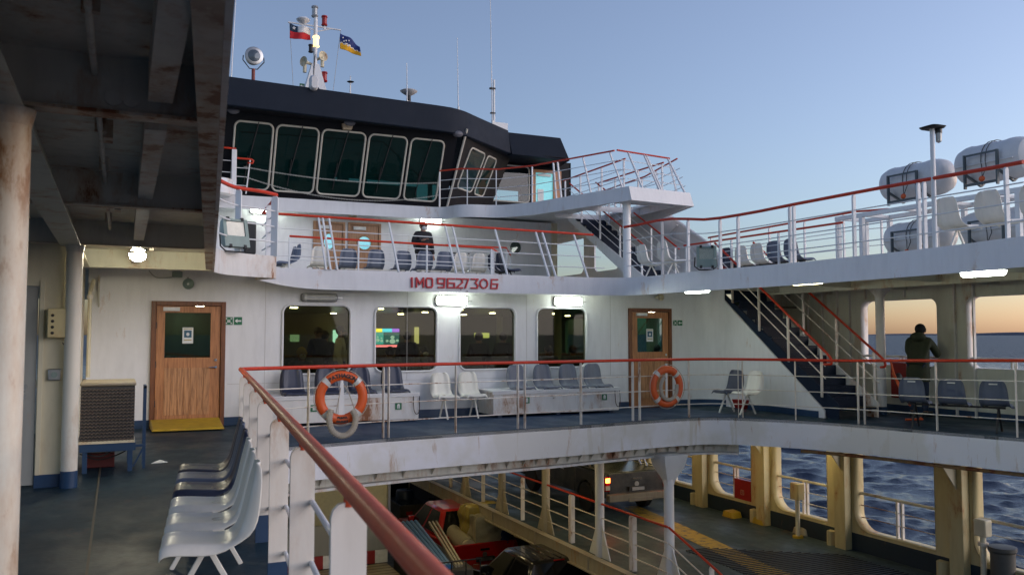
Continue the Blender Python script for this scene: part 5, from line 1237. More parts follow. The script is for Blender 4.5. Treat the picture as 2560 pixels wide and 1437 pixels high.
# upper deck seats
def ub(label, mats, px, Y, rz, pitch=.52, legm='cwhite', **k):
    p = W(px, 660, Y=Y); return bench(label, mats, (p.x, Y, 2.70), rz, pitch=pitch, legm=legm, **k)
ub('blue seats seen from the side at the left end of the upper deck', ['cgrey']*2, 712, 19.4, -math.pi/2)
ub('white seats seen from behind left of the wooden doors on the upper deck', ['cwhite'], 795, 19.6, math.pi)
ub('row of faded blue seats seen from behind in the middle of the upper deck', ['cgrey']*3, 933, 19.8, math.pi, pitch=.66)
ub('faded seats seen from behind in front of the masked person', ['cgrey', 'cgrey'], 1078, 19.6, math.pi, pitch=.50)
ub('two white seats seen from behind near the louvred vent', ['cwhite']*2, 1168, 19.6, math.pi, pitch=.48)
ub('navy seats seen from the side near the round port window', ['cblue']*2, 1262, 19.2, math.pi/2, legm='dark')
def ur(label, mats, px, X, rz, **k):
    q = W(px, 640, X=X); return bench(label, mats, (X, q.y, 2.70), rz, **k)
ur('pair of white seats at the foot of the upper stair', ['cwhite']*2, 1655, 10.75, math.pi/2-.05, pitch=.85)
ur('mixed blue and white seats in a row on the right upper deck', ['cgrey', 'cgrey', 'cwhite', 'cwhite', 'cblue'], 1915, 12.9, math.pi/2, pitch=.52, legm='dark')
ur('large pale seats at the right edge below the canisters', ['cwhite']*3, 2505, 11.15, math.pi/2, pitch=.66)
p = W(1845, 655, X=13.4); tag(MB().box(13.2, p.y-.5, 2.72, 13.6, p.y+.4, 3.05).box(13.22, p.y-.1, 3.05, 13.55, p.y+.35, 3.3).build('fire_hose_chest', M['redbox'], bevel=.01), 'red chest on the upper deck half hidden behind the mixed seats', 'chest')

# ================================================================ life rings
def ring(label, px, py, R0, tilt, textring=True, yoff=-.09):
    d = W(px, py, Y=12.7); q = Wr(px, py, fb); c = Vector((q.x, q.y+yoff, q.z)); t = thing('life_ring', label, 'life ring', tuple(c), tilt)
    r0 = .070*R0/.38; n = 40; rb = (R0 - r0)
    O = c
    def P_(a, rr, dy): return O + Vector((rr*math.cos(a), dy, rr*math.sin(a)))
    MB().loft([[O + Vector(((rb + r0*math.cos(b))*math.cos(a), r0*.75*math.sin(b), (rb + r0*math.cos(b))*math.sin(a))) for b in [2*math.pi*k/14 for k in range(14)]] for a in [2*math.pi*k/n for k in range(n+1)]], cap=False).build('ring_body', M['orange'], t)
    for a0 in (45, 135, 225, 315):
        rs = []
        for a in (a0-6, a0, a0+6): rs.append([O + Vector(((rb + (r0+.004)*math.cos(b))*math.cos(R(a)), (r0*.75+.004)*math.sin(b), (rb + (r0+.004)*math.cos(b))*math.sin(R(a)))) for b in [2*math.pi*k/14 for k in range(14)]])
        MB().loft(rs, cap=False).build('reflective_band', M['reflect'], t)
    mb = MB(); pts = []
    for k in range(49):
        a = 2*math.pi*k/48; s_ = abs(math.sin(2*a)); pts.append(P_(a+.785, rb + r0*(1.02 + .25*s_), -.03))
    mb.tube(pts[:-1], .0065, 5, True); mb.build('grab_line', M['rope'], t)
    return t, c, rb, r0, P_
t, c, rb, r0, P_ = ring('orange lettered life ring with a thick grey rope hanging below it', 850, 992, .385, 0)
def arc_text(s, a_mid, rad, size, step, flip=False, mat=None):
    mb = MB(); n = len(s)
    for k, ch in enumerate(s):
        a = R(a_mid) - (k-(n-1)/2)*step*(-1 if flip else 1); rot = a - math.pi/2 + (math.pi if flip else 0)
        ctr = c + Vector((rad*math.cos(a), -r0*.75-.005, rad*math.sin(a)))
        g = text_mb(ch, size, lambda u, v, w_: ctr + Vector(((u)*math.cos(rot) - (v-size*.36)*math.sin(rot), -w_, (u)*math.sin(rot) + (v-size*.36)*math.cos(rot))), .004, .003); mb.merge(g)
    return mb.build('lettering', M['dark'], t)
arc_text('PATHAGON', 90, rb+.005, .080, .172)
arc_text('PUNTA', 270, rb-.025, .042, .10, True); arc_text('ARENAS', 270, rb+.03, .042, .085, True)
mb = MB(); w1 = smooth([c+Vector((-.17,-.1,-.16)), c+Vector((-.2,-.12,-.3)), c+Vector((-.16,-.12,-.45)), c+Vector((-.05,-.12,-.53)), c+Vector((.07,-.12,-.52)), c+Vector((.16,-.12,-.42)), c+Vector((.18,-.12,-.28)), c+Vector((.14,-.1,-.18))], 4)
mb.tube(w1, .042, 10)
for k in range(1, len(w1)-1, 1):
    d = (w1[k+1]-w1[k-1]).normalized(); x = d.cross(Vector((0,1,0))).normalized(); mb.tube([w1[k] + x*.046*math.cos(a) + Vector((0,1,0))*.046*math.sin(a) for a in (0,1.05,2.1,3.14,4.19,5.24)], .006, 4, True)
mb.tube([c+Vector((-.2,-.1,-.18)), c+Vector((-.1,-.1,-.22)), c+Vector((-.05,-.05,0)), c+Vector((0,0,.2))], .008, 5)
mb.tube([c+Vector((.18,-.1,-.2)), c+Vector((.1,-.06,.05)), c+Vector((.02,0,.2))], .008, 5)
mb.build('coiled_rope', M['rope'], t)
MB().add([c+Vector((-.015,-.02,.36)), c+Vector((.015,-.02,.36)), c+Vector((.05,-.02,-.3)), c+Vector((-.05,-.02,-.3)), c+Vector((-.015,.0,.36)), c+Vector((.015,.0,.36)), c+Vector((.05,.0,-.3)), c+Vector((-.05,.0,-.3))], [(0,1,2,3),(7,6,5,4),(0,4,5,1),(1,5,6,2),(2,6,7,3),(3,7,4,0)]).build('hanger_plate', M['postw'], t)
t, c, rb, r0, P_ = ring('orange life ring with a rope looped inside it, on the rail before the farther door', 1659, 965, .385, .08)
w1 = [c + Vector((.19*math.cos(R(a)), -.07, .22*math.sin(R(a))-.02)) for a in range(-240, 30, 15)]
MB().tube(w1, .034, 8).build('coiled_rope', M['rope'], t)
MB().box(c.x-.02, c.y-.01, c.z-.2, c.x+.02, c.y+.01, c.z+.42).build('hanger_plate', M['postw'], t)

# ================================================================ floodlights
def floodlight(label, c, w_, h_, d, rx, rz, bracket=True):
    t = thing('floodlight', label, 'floodlight', tuple(c)); c = Vector(c); Mx = Matrix.Translation(c) @ Euler((rx, 0, rz)).to_matrix().to_4x4()
    def tr(mb): mb.v = [Mx @ p for p in mb.v]; return mb
    tr(MB().loft([[(x, 0, z) for x, z in rrect(-w_/2, -h_/2, w_/2, h_/2, .03, 3)], [(x, d*.3, z) for x, z in rrect(-w_/2, -h_/2, w_/2, h_/2, .03, 3)], [(x, d, z) for x, z in rrect(-w_*.36, -h_*.30, w_*.36, h_*.36, .05, 3)]])).build('lamp_case', M['floodg'], t)
    b0 = -h_*.12
    tr(MB().panel([(-w_/2-.006, -h_/2-.006), (w_/2+.006, -h_/2-.006), (w_/2+.006, h_/2+.006), (-w_/2-.006, h_/2+.006)], [[(-w_*.38, b0), (w_*.38, b0), (w_*.38, h_*.42), (-w_*.38, h_*.42)]], lambda u, v, s: (u, -.03+s, v), .028)).build('front_frame', M['floodg'], t)
    tr(MB().add([(-w_*.38, -.005, b0), (w_*.38, -.005, b0), (w_*.38, -.005, h_*.42), (-w_*.38, -.005, h_*.42), (-w_*.2, -.001, b0+.05), (w_*.2, -.001, b0+.05), (w_*.2, -.001, h_*.2), (-w_*.2, -.001, h_*.2)], [(4,5,6,7),(0,1,5,4),(1,2,6,5),(2,3,7,6),(3,0,4,7)])).build('reflector', M['lens'], t)
    tr(MB().panel([(-w_*.38, b0), (w_*.38, b0), (w_*.38, h_*.42), (-w_*.38, h_*.42)], [], lambda u, v, s: (u, -.018+s, v), .003)).build('front_glass', M['glassclear'], t)
    for x in (-w_*.3, w_*.3):
        for z in (-h_/2, h_/2): tr(MB().box(x-.02, -.045, z-.025, x+.02, .01, z+.025)).build('clip', M['dark'], t)
    if bracket: tr(MB().tube([(w_/2+.02, .08, 0), (w_/2+.03, .08, -h_*.45), (w_/2-.05, .08, -h_*.62), (-w_/2+.05, .08, -h_*.62), (-w_/2-.03, .08, -h_*.45), (-w_/2-.02, .08, 0)], .012)).build('mounting_bracket', M['dark'], t)
    return t
p = Wr(589, 583, offset([q for q in lpath if q.y > 12.8], .12)); print('fl', p)
floodlight('big grey-green floodlight on the white rounded corner of the left upper deck', (p.x, p.y, p.z), .40, .44, .22, R(-14), R(22))
p = Wr(1766, 642, offset(upr, .10)); print('fl2', p)
floodlight('grey-green floodlight on the edge of the right upper deck beside the railing', (p.x, p.y, p.z), .34, .36, .18, R(-2), R(-28))
# ================================================================ life raft canisters
def raft(label, y0, y1, X, zc, r, writing=False, straps=True):
    t = thing('life_raft_canister', label, 'life raft', (X, (y0+y1)/2, zc-r)); L = y1-y0; prof = [(.02, 0), (r*.55, .02), (r*.85, .09), (r*.97, .2)]
    for k in range(1, 12):
        s = .2 + (L-.4)*k/12; rib = .035 if k in (1, 2, 6, 7, 11) else 0; prof.append((r*.97 + rib*r, s))
    prof += [(r*.97, L-.2), (r*.85, L-.09), (r*.55, L-.02), (.02, L)]
    MB().lathe(prof, (X, y0, zc), (0, 1, 0), 32).build('canister_shell', M['raft'], t)
    MB().tube([(X-r*1.0, y0+.15, zc-.05), (X-r*1.01, y1-.15, zc-.05)], .016).build('seam', M['raft'], t); MB().tube([(X+r*1.0, y0+.15, zc-.05), (X+r*1.01, y1-.15, zc-.05)], .016).build('seam', M['raft'], t)
    xs_ = X-r-.06; mb = MB()
    for y in (y0+L*.28, y0+L*.72): mb.bar((xs_, y, zc-r-.12), (xs_, y, zc+r*.35), .05, .03, (0,1,0)); mb.bar((xs_, y, zc-r*.6), (X, y, zc-r-.04), .04, .03); mb.bar((X+r, y, zc-r*.4), (X, y, zc-r-.04), .04, .03)
    mb.bar((xs_, y0+L*.28, zc+r*.3), (xs_, y0+L*.72, zc+r*.3), .03, .03); mb.bar((xs_, y0+L*.28, zc-r-.06), (xs_, y0+L*.72, zc-r-.06), .04, .04); mb.build('cradle', M['cradle'], t)
    mb = MB()
    for y in (y0+L*.46, y0+L*.52): mb.tube([(X + (r+.02)*math.cos(a), y, zc + (r+.02)*math.sin(a)) for a in np.linspace(R(-20), R(200), 14)] + [(xs_+.03, y0+L*.5, zc-r*.9)], .007, 5)
    mb.build('strap', M['dark'], t)
    MB().ball((xs_+.02, y0+L*.5, zc-r*.95), (.03,.06,.05), 8, 6).build('hydrostatic_release', M['orange'], t)
    if writing: 
        g = text_mb('2017', .10, lambda u, v, s: Vector((X-r*.60+ u*.55, y0+.04-.0 - s - .02*0, zc + v + .16 + u*.3)), .006)
        g.v = [Vector((p.x, y0 + .03 - (.0), p.z)) if 0 else p for p in g.v]; g.build('year_marking', M['metal'], t)
    return t
X_ = 13.5
def ry(px): return W(px, 450, X=X_).y
z1 = W(2295, 452, X=X_).z; z2 = W(2295, 590, X=X_).z
raft('grey-white life-raft canister on the upper tier, left of the pair', ry(2378), ry(2214), X_, z1, .33)
raft('grey-white life-raft canister on the upper tier, cut by the right edge of the photo', ry(2590), ry(2403), X_, z1+.07, .34)
raft('grey life-raft canister on the lower tier, left of the pair', ry(2378), ry(2220), X_, z2-.02, .31)
raft('grey life-raft canister on the lower tier behind the pale seats', ry(2600), ry(2405), X_, z2-.02, .31)
t = thing('raft_rack', 'white steel rack between the two tiers of life-raft canisters', 'rack', (X_, 10, 2.7)); zr = (z1+z2)/2-.02
mb = MB()
for dx in (-.35, .4): mb.box(X_+dx-.04, 7.5, zr-.04, X_+dx+.04, 12.9, zr+.04)
for y in (7.7, 8.6, 9.5, 10.4, 11.3, 12.2, 12.8): mb.box(X_-.35, y, zr-.03, X_+.4, y+.06, zr+.03)
mb.build('rack_frame', M['postw'], t)
for y in (7.7, 9.0, 10.55, 12.2, 12.8): 
    for dx in (-.35, .4): MB().box(X_+dx-.04, y, 2.69, X_+dx+.04, y+.08, zr-.04).build('rack_leg', M['postw'], t)
# pole lamp on the deck edge
p = Wr(2338, 612, upr); q = W(2331, 322, X=p.x)
t = thing('pole_lamp', 'white pole with a dark flat cap and small lamp at the right', 'lamp', (p.x, p.y, 2.69))
MB().cyl((p.x, p.y, 2.69), (p.x, p.y, q.z), .03, 16).build('pole', M['postw'], t)
MB().loft([[(p.x + x, p.y + y, q.z+.0) for x, y in rrect(-.10, -.12, .12, .12, .05, 3)], [(p.x + x, p.y + y, q.z+.025) for x, y in rrect(-.12, -.14, .14, .14, .06, 3)], [(p.x + x*.5, p.y + y*.5, q.z+.045) for x, y in rrect(-.12, -.14, .14, .14, .06, 3)]]).build('cap', M['dark'], t)
MB().lathe([(.01,-.19), (.036,-.17), (.04,-.05)], (p.x+.085, p.y-.03, q.z), n=14).build('lamp_glass', M['greyl'], t); MB().cyl((p.x+.085, p.y-.03, q.z-.06), (p.x+.085, p.y-.03, q.z), .045).build('lamp_socket', M['black'], t)

# ================================================================ left walkway: condenser on blue stand
t = thing('condenser_unit', 'old square condenser unit with a grey mesh face standing on blue legs', 'condenser unit', (0, 11.0, 0))
cx0, cx1, cy0, cy1 = -.36, .22, 10.75, 11.5; z0_, z1_ = .43, 1.08
z1_ = W(270, 955, Y=cy0).z; z0_ = W(270, 1108, Y=cy0).z; print('cond', z0_, z1_, W(337, 1000, Y=cy0).x)
cx1 = W(337, 1000, Y=cy0).x
MB().box(cx0, cy0+.02, z0_, cx1, cy1, z1_-.05).build('case', plain('case_dark', (.05,.05,.05), .6), t)
MB().box(cx0-.01, cy0-.01, z1_-.045, cx1+.015, cy1+.01, z1_).build('top_cover', plain('cover_brown_grey', (.32,.28,.21), .5), t, bevel=.02)
MB().box(cx0-.01, cy0, z0_-.0, cx1+.01, cy1, z0_+.03).build('bottom_rim', M['cream'], t)
mb = MB(); nz = 16
for k in range(nz):
    z = z0_+.035 + (z1_-z0_-.09)*k/nz; pts = []
    for j in range(29): pts.append((cx0 + (cx1-cx0)*j/28, cy0 + (.004 if j % 2 else -.006), z + (.012 if j % 2 else 0)))
    mb.tube(pts, .0075, 4)
mb.build('mesh_face', plain('mesh_grey_brown', (.16,.13,.11), .5, .3), t)
st = MB()
for x in (cx0+.03, cx1-.06):
    for y in (cy0+.03, cy1-.08): st.box(x, y, 0, x+.05, y+.05, z0_)
st.box(cx0, cy0+.01, z0_-.09, cx1+.02, cy1, z0_-.002).box(cx1+.10, cy0+.2, 0, cx1+.13, cy0+.23, .95).box(cx1+.10, cy0+.5, 0, cx1+.13, cy0+.53, .95).bar((cx1+.115, cy0+.2, .94), (cx1+.115, cy0+.53, .94), .03, .03).bar((cx1, cy0+.2, z0_-.06), (cx1+.12, cy0+.2, z0_-.06), .03, .03).bar((cx1, cy0+.2, z0_-.3), (cx1+.12, cy0+.2, z0_-.06), .02, .02)
st.build('stand', M['bluebase'], t)
MB().tube(smooth([(cx0, cy0+.1, .25), (cx0+.2, cy0+.05, .18), (cx0+.4, cy0+.1, .28), (cx1, cy0+.1, .36)]), .008, 6).tube(smooth([(cx0, cy0+.2, .2), (cx0+.2, cy0+.25, .12), (cx0+.45, cy0+.2, .2), (cx1, cy0+.1, .33)]), .008, 6).build('cable', M['dark'], t)
tag(MB().box(cx0+.05, cy0+.45, 0, cx0+.36, cy1, .17).build('red_tray', plain('dull_red', (.10,.012,.012), .6), bevel=.01), 'dark red tray standing on the deck under the blue stand', 'tray')
p = at0(400, 1157); tag(MB().add([(p.x-.1, p.y, .004), (p.x+.06, p.y-.03, .01), (p.x+.09, p.y+.04, .005), (p.x, p.y+.09, .03), (p.x-.1, p.y, .0), (p.x+.06, p.y-.03, .006), (p.x+.09, p.y+.04, .001), (p.x, p.y+.09, .026)], [(0,1,2,3),(7,6,5,4),(0,4,5,1),(1,5,6,2),(2,6,7,3),(3,7,4,0)]).build('paper_scrap', M['signw']), 'small scrap of white paper lying on the wet deck', 'paper')
p = W(300, 1300, Z=0); tag(MB().box(-.01+p.x-.2, 3, .001, p.x-.192, 14.6, .007).build('deck_weld_seam', M['dark'] if 0 else plain('seam', (.07,.06,.045), .6)), kind='structure')
# red container, fire hose box, orange line on the right walkway
p = at0(1797, 1012); tag(MB().hexa([(p.x-.2, 14.3, 0), (p.x+.2, 14.3, 0), (p.x+.2, 14.6, 0), (p.x-.2, 14.6, 0)], [(p.x-.25, 14.25, .19), (p.x+.25, 14.25, .19), (p.x+.25, 14.65, .19), (p.x-.25, 14.65, .19)]).build('red_tub', M['redbox'], bevel=.015), 'red plastic tub on the deck left of the white and navy seats', 'tub')
def firebox(label, px, py, X, w_, h_, off=.12, mat='redbox'):
    p = W(px, py, X=X-off); t = thing('fire_hose_box', label, 'fire hose box', tuple(p))
    MB().box(X-off, p.y-w_/2, p.z-h_/2, X-.005, p.y+w_/2, p.z+h_/2).build('box_body', M[mat], t, bevel=.006)
    mb = MB(); s = .055
    for a, b in (((-s,-s),(s,-s)), ((s,-s),(s,s)), ((s,s),(-s,s)), ((-s,s),(-s,-s)), ((.02,-.03),(-.015,.005)), ((-.015,.005),(.02,.035))): mb.bar((X-off-.003, p.y-a[0], p.z+a[1]), (X-off-.003, p.y-b[0], p.z+b[1]), .004, .007)
    mb.build('hose_symbol', plain('symbol_cream', (.6,.5,.35), .5), t); return t
firebox('red fire hose box on the outboard wall between the slim pillar and the man', 2246, 950, OX, .38, .72)
t = thing('rescue_line', 'orange rescue line and dark float hanging by the stair foot', 'rope', (13.2, 11.6, .3)); MB().tube(smooth([(13.15, 11.65, 1.1), (13.2, 11.6, .8), (13.3, 11.5, .5), (13.35, 11.4, .25), (13.25, 11.5, .5), (13.2, 11.65, .85)]), .018, 8).build('line', M['orange'], t); MB().ball((13.3, 11.6, .72), (.09,.07,.12), 12, 8).build('float', M['dark'], t)
MB().tube([(-.1+0, 0, 0)]*0 or [(13.0, 11.2, .02), (13.3, 11.1, .02), (13.5, 11.3, .02)], .02).build('line', M['orange'], t)
from mathutils import noise as mnoise
# ================================================================ car deck
ZC = -3.0; ZL = -4.9; PX = 9.0; CX = 14.3
tag(slab('car_deck', [(PX-.1, -2), (CX+.1, -2), (CX+.1, 34), (PX-.1, 34)], ZC-.06, ZC, M['cardeck']), kind='structure')
tag(slab('lower_lane', [(-4.3, -4), (CX, -4), (CX, 34), (-4.3, 34)], ZL-.06, ZL, M['lowdeck']), kind='structure')
tag(MB().box(-4.4, -4, ZL, -4.3, 34, -.05).box(CX+.05, -4, -9, CX+.15, 34, ZC-.06).box(-4.4, 34, -9, CX+.1, 34.1, 0).build('hull_plating', M['cream']), 'cream hull plating around the car decks', 'hull')
t = thing('partition_beam', 'long cream edge beam of the raised car lane', 'beam', (PX, 15, ZC-.25))
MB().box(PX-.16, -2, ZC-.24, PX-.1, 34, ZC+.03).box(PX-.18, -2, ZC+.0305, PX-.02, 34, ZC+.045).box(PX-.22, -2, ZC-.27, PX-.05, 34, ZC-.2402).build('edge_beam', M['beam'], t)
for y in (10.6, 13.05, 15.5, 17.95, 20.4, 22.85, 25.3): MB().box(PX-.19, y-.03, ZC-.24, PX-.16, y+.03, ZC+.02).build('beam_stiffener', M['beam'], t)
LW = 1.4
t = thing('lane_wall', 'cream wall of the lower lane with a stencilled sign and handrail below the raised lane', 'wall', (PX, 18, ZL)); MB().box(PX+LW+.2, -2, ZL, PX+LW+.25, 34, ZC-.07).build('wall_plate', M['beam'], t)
MB().tube([(PX+LW+.1, 8, ZL+1.15), (PX+LW+.1, 19.6, ZL+1.15)], .035).build('wall_handrail', M['cream'], t)
for y in (9, 11.5, 14, 16.5, 19.0, 21.5, 24): MB().box(PX+LW+.05, y, ZL, PX+LW+.2, y+.15, ZC-.07).build('wall_frame', M['cream'], t)
# pillars between the lanes
for k, y in enumerate((99, 13.05, 15.5, 17.95, 20.45, 23.0)):
    lab = ['pillar nearest the camera at the descending end of the lane railing', 'tall pillar with a flared white head where the red lane rail bends down', 'third pillar of the lane railing, left of the lit tail lamps', 'fourth pillar of the lane railing beside the dark pickup', 'fifth pillar of the lane railing, above the red pickup', 'farthest pillar of the lane railing'][k]
    if k == 0: continue
    t = thing('lane_pillar', lab, 'column', (PX+.12, y, ZC), group='pillars along the raised lane'); x = PX+.12 if k != 1 else PX+.30; y = y if k != 1 else 13.3
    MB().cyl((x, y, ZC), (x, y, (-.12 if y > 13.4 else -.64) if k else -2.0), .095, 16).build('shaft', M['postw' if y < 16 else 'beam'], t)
    MB().add([(x-.01, y-.42, ZC), (x-.01, y+.42, ZC), (x-.01, y+.06, ZC+.75), (x-.01, y-.06, ZC+.75), (x+.01, y-.42, ZC), (x+.01, y+.42, ZC), (x+.01, y+.06, ZC+.75), (x+.01, y-.06, ZC+.75)], [(0,1,2,3),(7,6,5,4),(0,4,5,1),(1,5,6,2),(2,6,7,3),(3,7,4,0)]).build('foot_gusset', M['postw' if y < 16 else 'beam'], t)
    if k == 1: MB().lathe([(.1, -1.2), (.12, -1.12), (.30, -.86), (.36, -.645)], (x, y, 0), n=4).build('head_gusset', M['postw'], t)
b = [Vector((PX+.12, y, ZC+.02)) for y in (27, 20, 13.1)]; q = [p + Vector((0, 0, 1.06)) for p in b]
ps = [i for y in (25.6, 24.2, 21.7, 19.2, 16.75, 16.66, 14.3, 14.2) for i in [27-y]]
railing('white railing with thin red handrail between the raised lane and the lower lane', b, q, ps, rr=.022, br=.013, pw=.10, pt=.03, fr=(.27,.52,.77), white='post')
b = [Vector((PX+.12, 13.05, ZC+.02)), Vector((PX+.05, 11.7, -3.35)), Vector((PX-.05, 10.3, -3.75)), Vector((PX-.2, 8.5, -4.4))]; q = [p + Vector((0, 0, 1.06)) for p in b]
railing('descending end of the red lane railing going down the ramp', b, q, (1.35, 3.2), rr=.022, br=.013, pw=.09, pt=.03, fr=(.27,.52,.77), white='post')
# outboard wall with openings
bays = [(19.35, 21.5), (16.95, 18.6), (14.45, 16.2), (11.7, 13.7), (8.0, 10.9), (4.5, 7.2), (22.3, 24.4), (25.2, 27.4)]
t = thing('car_deck_bulwark', 'cream outboard wall of the car deck with tall rounded openings to the sea', 'wall', (CX, 16, ZC))
hl = [[(a, ZC+.42)] + [(b_-.4+.4*math.cos(R(q)), ZC+.82+.4*math.sin(R(q))) for q in range(-90, 1, 15)] + [(b_, -.62), (a, -.62)] for a, b_ in bays]
MB().panel([(-2, ZC), (30, ZC), (30, -.13), (-2, -.13)], hl, fX(CX), .03).build('wall_plate', M['yellowish'], t)
for h in hl: MB().loft([[(CX-.0, y, z) for y, z in h], [(CX+.28, y, z) for y, z in h]], cap=False).build('opening_return', M['yellowish'], t, solid=.02)
mb = MB(); ys_ = sorted([c for bb in bays for c in bb])
MB().box(CX-.008, -2, ZC, CX-.001, 30, ZC+.36).build('skirting', paint('dark_blue_skirting_car', (.015,.03,.045), .45, .2, .3), t)
for (a, b_) in zip(ys_[1::2], ys_[2::2]):
    y0, y1 = a+.06, b_-.22
    MB().box(CX-.20, y0, ZC, CX-.009, y0+.30, -.6).build('web_frame', M['yellowish'], t, bevel=.01)
    MB().add([(CX-.2, y0+.1, -1.3), (CX-.2, y0+.1, -.6), (CX-.75, y0+.1, -.6), (CX-.2, y0+.13, -1.3), (CX-.2, y0+.13, -.6), (CX-.75, y0+.13, -.6)], [(0,1,2),(5,4,3),(0,3,4,1),(1,4,5,2),(2,5,3,0)]).build('knee_bracket', M['cream'], t)
    MB().loft([[(CX-.2*math.sin(R(a2))-.01, y1+.02+.11*math.cos(R(a2)), z) for a2 in range(0, 181, 30)] for z in (ZC, ZC+.30)]).build('pipe_cover', M['yellowish'], t)
rt = thing('sea_rail', 'cream guard rails across the sea openings of the car deck', 'railing', (CX+.18, 15, ZC+.4))
for a, b_ in bays:
    x = CX+.2; mb = MB()
    mb.tube([(x, a-.02, ZC+1.18), (x, b_+.02, ZC+1.18)], .032); mb.build('guard_rail', M['cream'], rt)
    MB().tube([(x, a, ZC+.93), (x, b_, ZC+.93)], .010, 6).tube([(x, a, ZC+.68), (x, b_, ZC+.68)], .010, 6).build('guard_rod', M['colrust'], rt)
    m_ = (a+b_)/2; MB().box(x-.03, m_-.09, ZC+.42, x+.03, m_-.05, ZC+1.17).box(x-.03, m_+.03, ZC+.42, x+.03, m_+.07, ZC+1.17).build('guard_post', M['post'], rt)
firebox('red fire hose box hanging on the sea rail of the car deck', 1856, 1230, CX+.12, .62, .62, off=.10)
# sills: rusty coaming patches, pipes, bollard, floor marks
t = thing('pipe_post', 'cream pipe post with a square box beside the middle sea opening', 'pipe', (CX-.35, 13.0, ZC)); px_, py_ = CX-.3, 15.05
MB().cyl((px_, py_, ZC), (px_, py_, ZC+.95), .05).build('pipe', M['cream'], t); MB().box(px_-.1, py_-.13, ZC+.85, px_+.1, py_+.13, ZC+1.22).build('valve_box', M['yellowish'], t, bevel=.02); MB().cyl((px_, py_, ZC), (px_, py_, ZC+.05), .12).build('flange', M['yellow'], t)
t = thing('pipe_post', 'bent cream pipe with a square box beside the bollard at the lower right corner', 'pipe', (CX-.35, 10.8, ZC)); px_, py_ = CX-.12, 10.62
MB().tube(smooth([(px_, py_, ZC+1.0), (px_, py_, ZC+.4), (px_-.02, py_+.02, ZC+.15), (px_-.2, py_+.1, ZC+.05)]), .05, 12).build('pipe', M['cream'], t); MB().box(px_-.09, py_-.12, ZC+.95, px_+.09, py_+.12, ZC+1.25).build('valve_box', M['cream'], t, bevel=.02); MB().cyl((px_, py_, ZC+.78), (px_, py_, ZC+.84), .09).build('flange', M['colrust'], t)
p = W(2503, 1420, X=CX-.1); t = thing('bollard', 'dark steel mooring bollard at the lower right corner', 'bollard', (CX-.05, p.y, ZC+.5))
MB().lathe([(.2, -.5), (.2, .32), (.23, .36), (.23, .42), (.18, .43)], (CX-.05, p.y, p.z-.05), n=24).build('bollard_drum', plain('bollard_grey', (.09,.09,.08), .5), t); MB().box(CX-.5, p.y-.5, p.z-.75, CX+.3, p.y+.8, p.z-.4).build('base_plate', M['darkband'], t)
for px2, py2, nm, lab, mt in ((1906, 1300, 'yellow_cleat', 'worn yellow cleat cover at the foot of the first web frame', 'yellow'), (1830, 1283, 'yellow_block', 'small yellow block on the car deck below the red hose box', 'yellow'), (2009, 1325, 'round_vent', 'round rusty vent cover low on the car deck sill', 'beam')):
    p = W(px2, py2, Z=ZC+.08); o = MB().loft([[(p.x + x, p.y + y, ZC) for x, y in rrect(-.16, -.22, .16, .22, .05, 3)], [(p.x + x*.9, p.y + y*.8, ZC+.14) for x, y in rrect(-.16, -.22, .16, .22, .05, 3)], [(p.x + x*.5, p.y + y*.3, ZC+.17) for x, y in rrect(-.16, -.22, .16, .22, .05, 3)]]).build(nm, M[mt], bevel=.01); tag(o, lab, 'fitting')
# yellow lane line and anti-slip bars
def carpt(px, py, z=ZC): return W(px, py, Z=z)
L_ = [carpt(*p) for p in ((1560, 1268), (1660, 1318), (1745, 1360), (1830, 1400), (1900, 1437), (1990, 1480))]; Lh = [carpt(*p) for p in ((1590, 1262), (1720, 1318), (1815, 1362), (1915, 1410), (1985, 1437), (2080, 1480))]
mb = MB(); mb.loft([[ (a.x,a.y,ZC+.0045),(b_.x,b_.y,ZC+.0045),(b_.x,b_.y,ZC+.001),(a.x,a.y,ZC+.001)] for a, b_ in zip(L_, Lh)])
yw, nt_, bs = newmat('worn_yellow_line'); 
nt_.links.new(mix(nt_, ramp(nt_, noise(nt_, 5, (1,1,1), 8, .7), [(.5,(0,0,0)),(.62,(1,1,1))]), (.42,.27,.02), (.10,.08,.05)), bs.inputs['Base Color']); bs.inputs['Roughness'].default_value = .6
tag(mb.build('yellow_lane_line', yw), kind='structure')
t = MB(); A_ = [carpt(1870, 1380), carpt(2060, 1440), carpt(2130, 1345), carpt(2000, 1330)]
c0 = carpt(1850, 1372); 
g = thing('anti_slip_bars', 'field of dark parallel anti-slip bars welded to the car deck', 'anti-slip bars', (11, 12, ZC))
t = MB()
for k in range(52):
    y = 15.1 - k*.11; xa = 11.0 - max(0, (k-12))*.01; xb = min(13.8, 11.6 + k*.15)
    t.box(xa, y, ZC, xb, y+.035, ZC+.018)
o = t.build('steel_bar_field', plain('bar_dark', (.02,.02,.018), .5), g); o['kind'] = 'stuff'
t = MB()
for k in range(14): t.bar((9.9+.0, 13.3-k*.24, ZC+.008), (10.9, 12.9-k*.24, ZC+.008), .03, .016)
o = t.build('rusty_bar_field', plain('bar_rusty', (.09,.035,.02), .7), g); o['kind'] = 'stuff'
# lamps under the platform lighting the lower lane
M['yellowtube'] = plain('yellow_lane_tube', (1,.8,.4), .3, 0, 6.0, (1,.80,.42))
for x, y, ax in ((5.2, 13.6, (1,0,0)), (7.6, 16.5, (0,1,0)), (7.6, 21.5, (0,1,0)), (3.0, 18, (0,1,0)), (12.9, 20, (0,1,0)), (13.7, 14.6, (0,1,0)), (11.5, 16.6, (0,1,0))):
    wall_lamp('yellowish tube lamp under the deckhead above the vehicles', (x, y, -.13), ax, M['yellowtube'], (0, 0, -1), 1.2, .2, grp='lamps above the car deck')
for x, y, z in ((13.9, 11, -.75), (13.9, 8.2, -.75)):
    pass

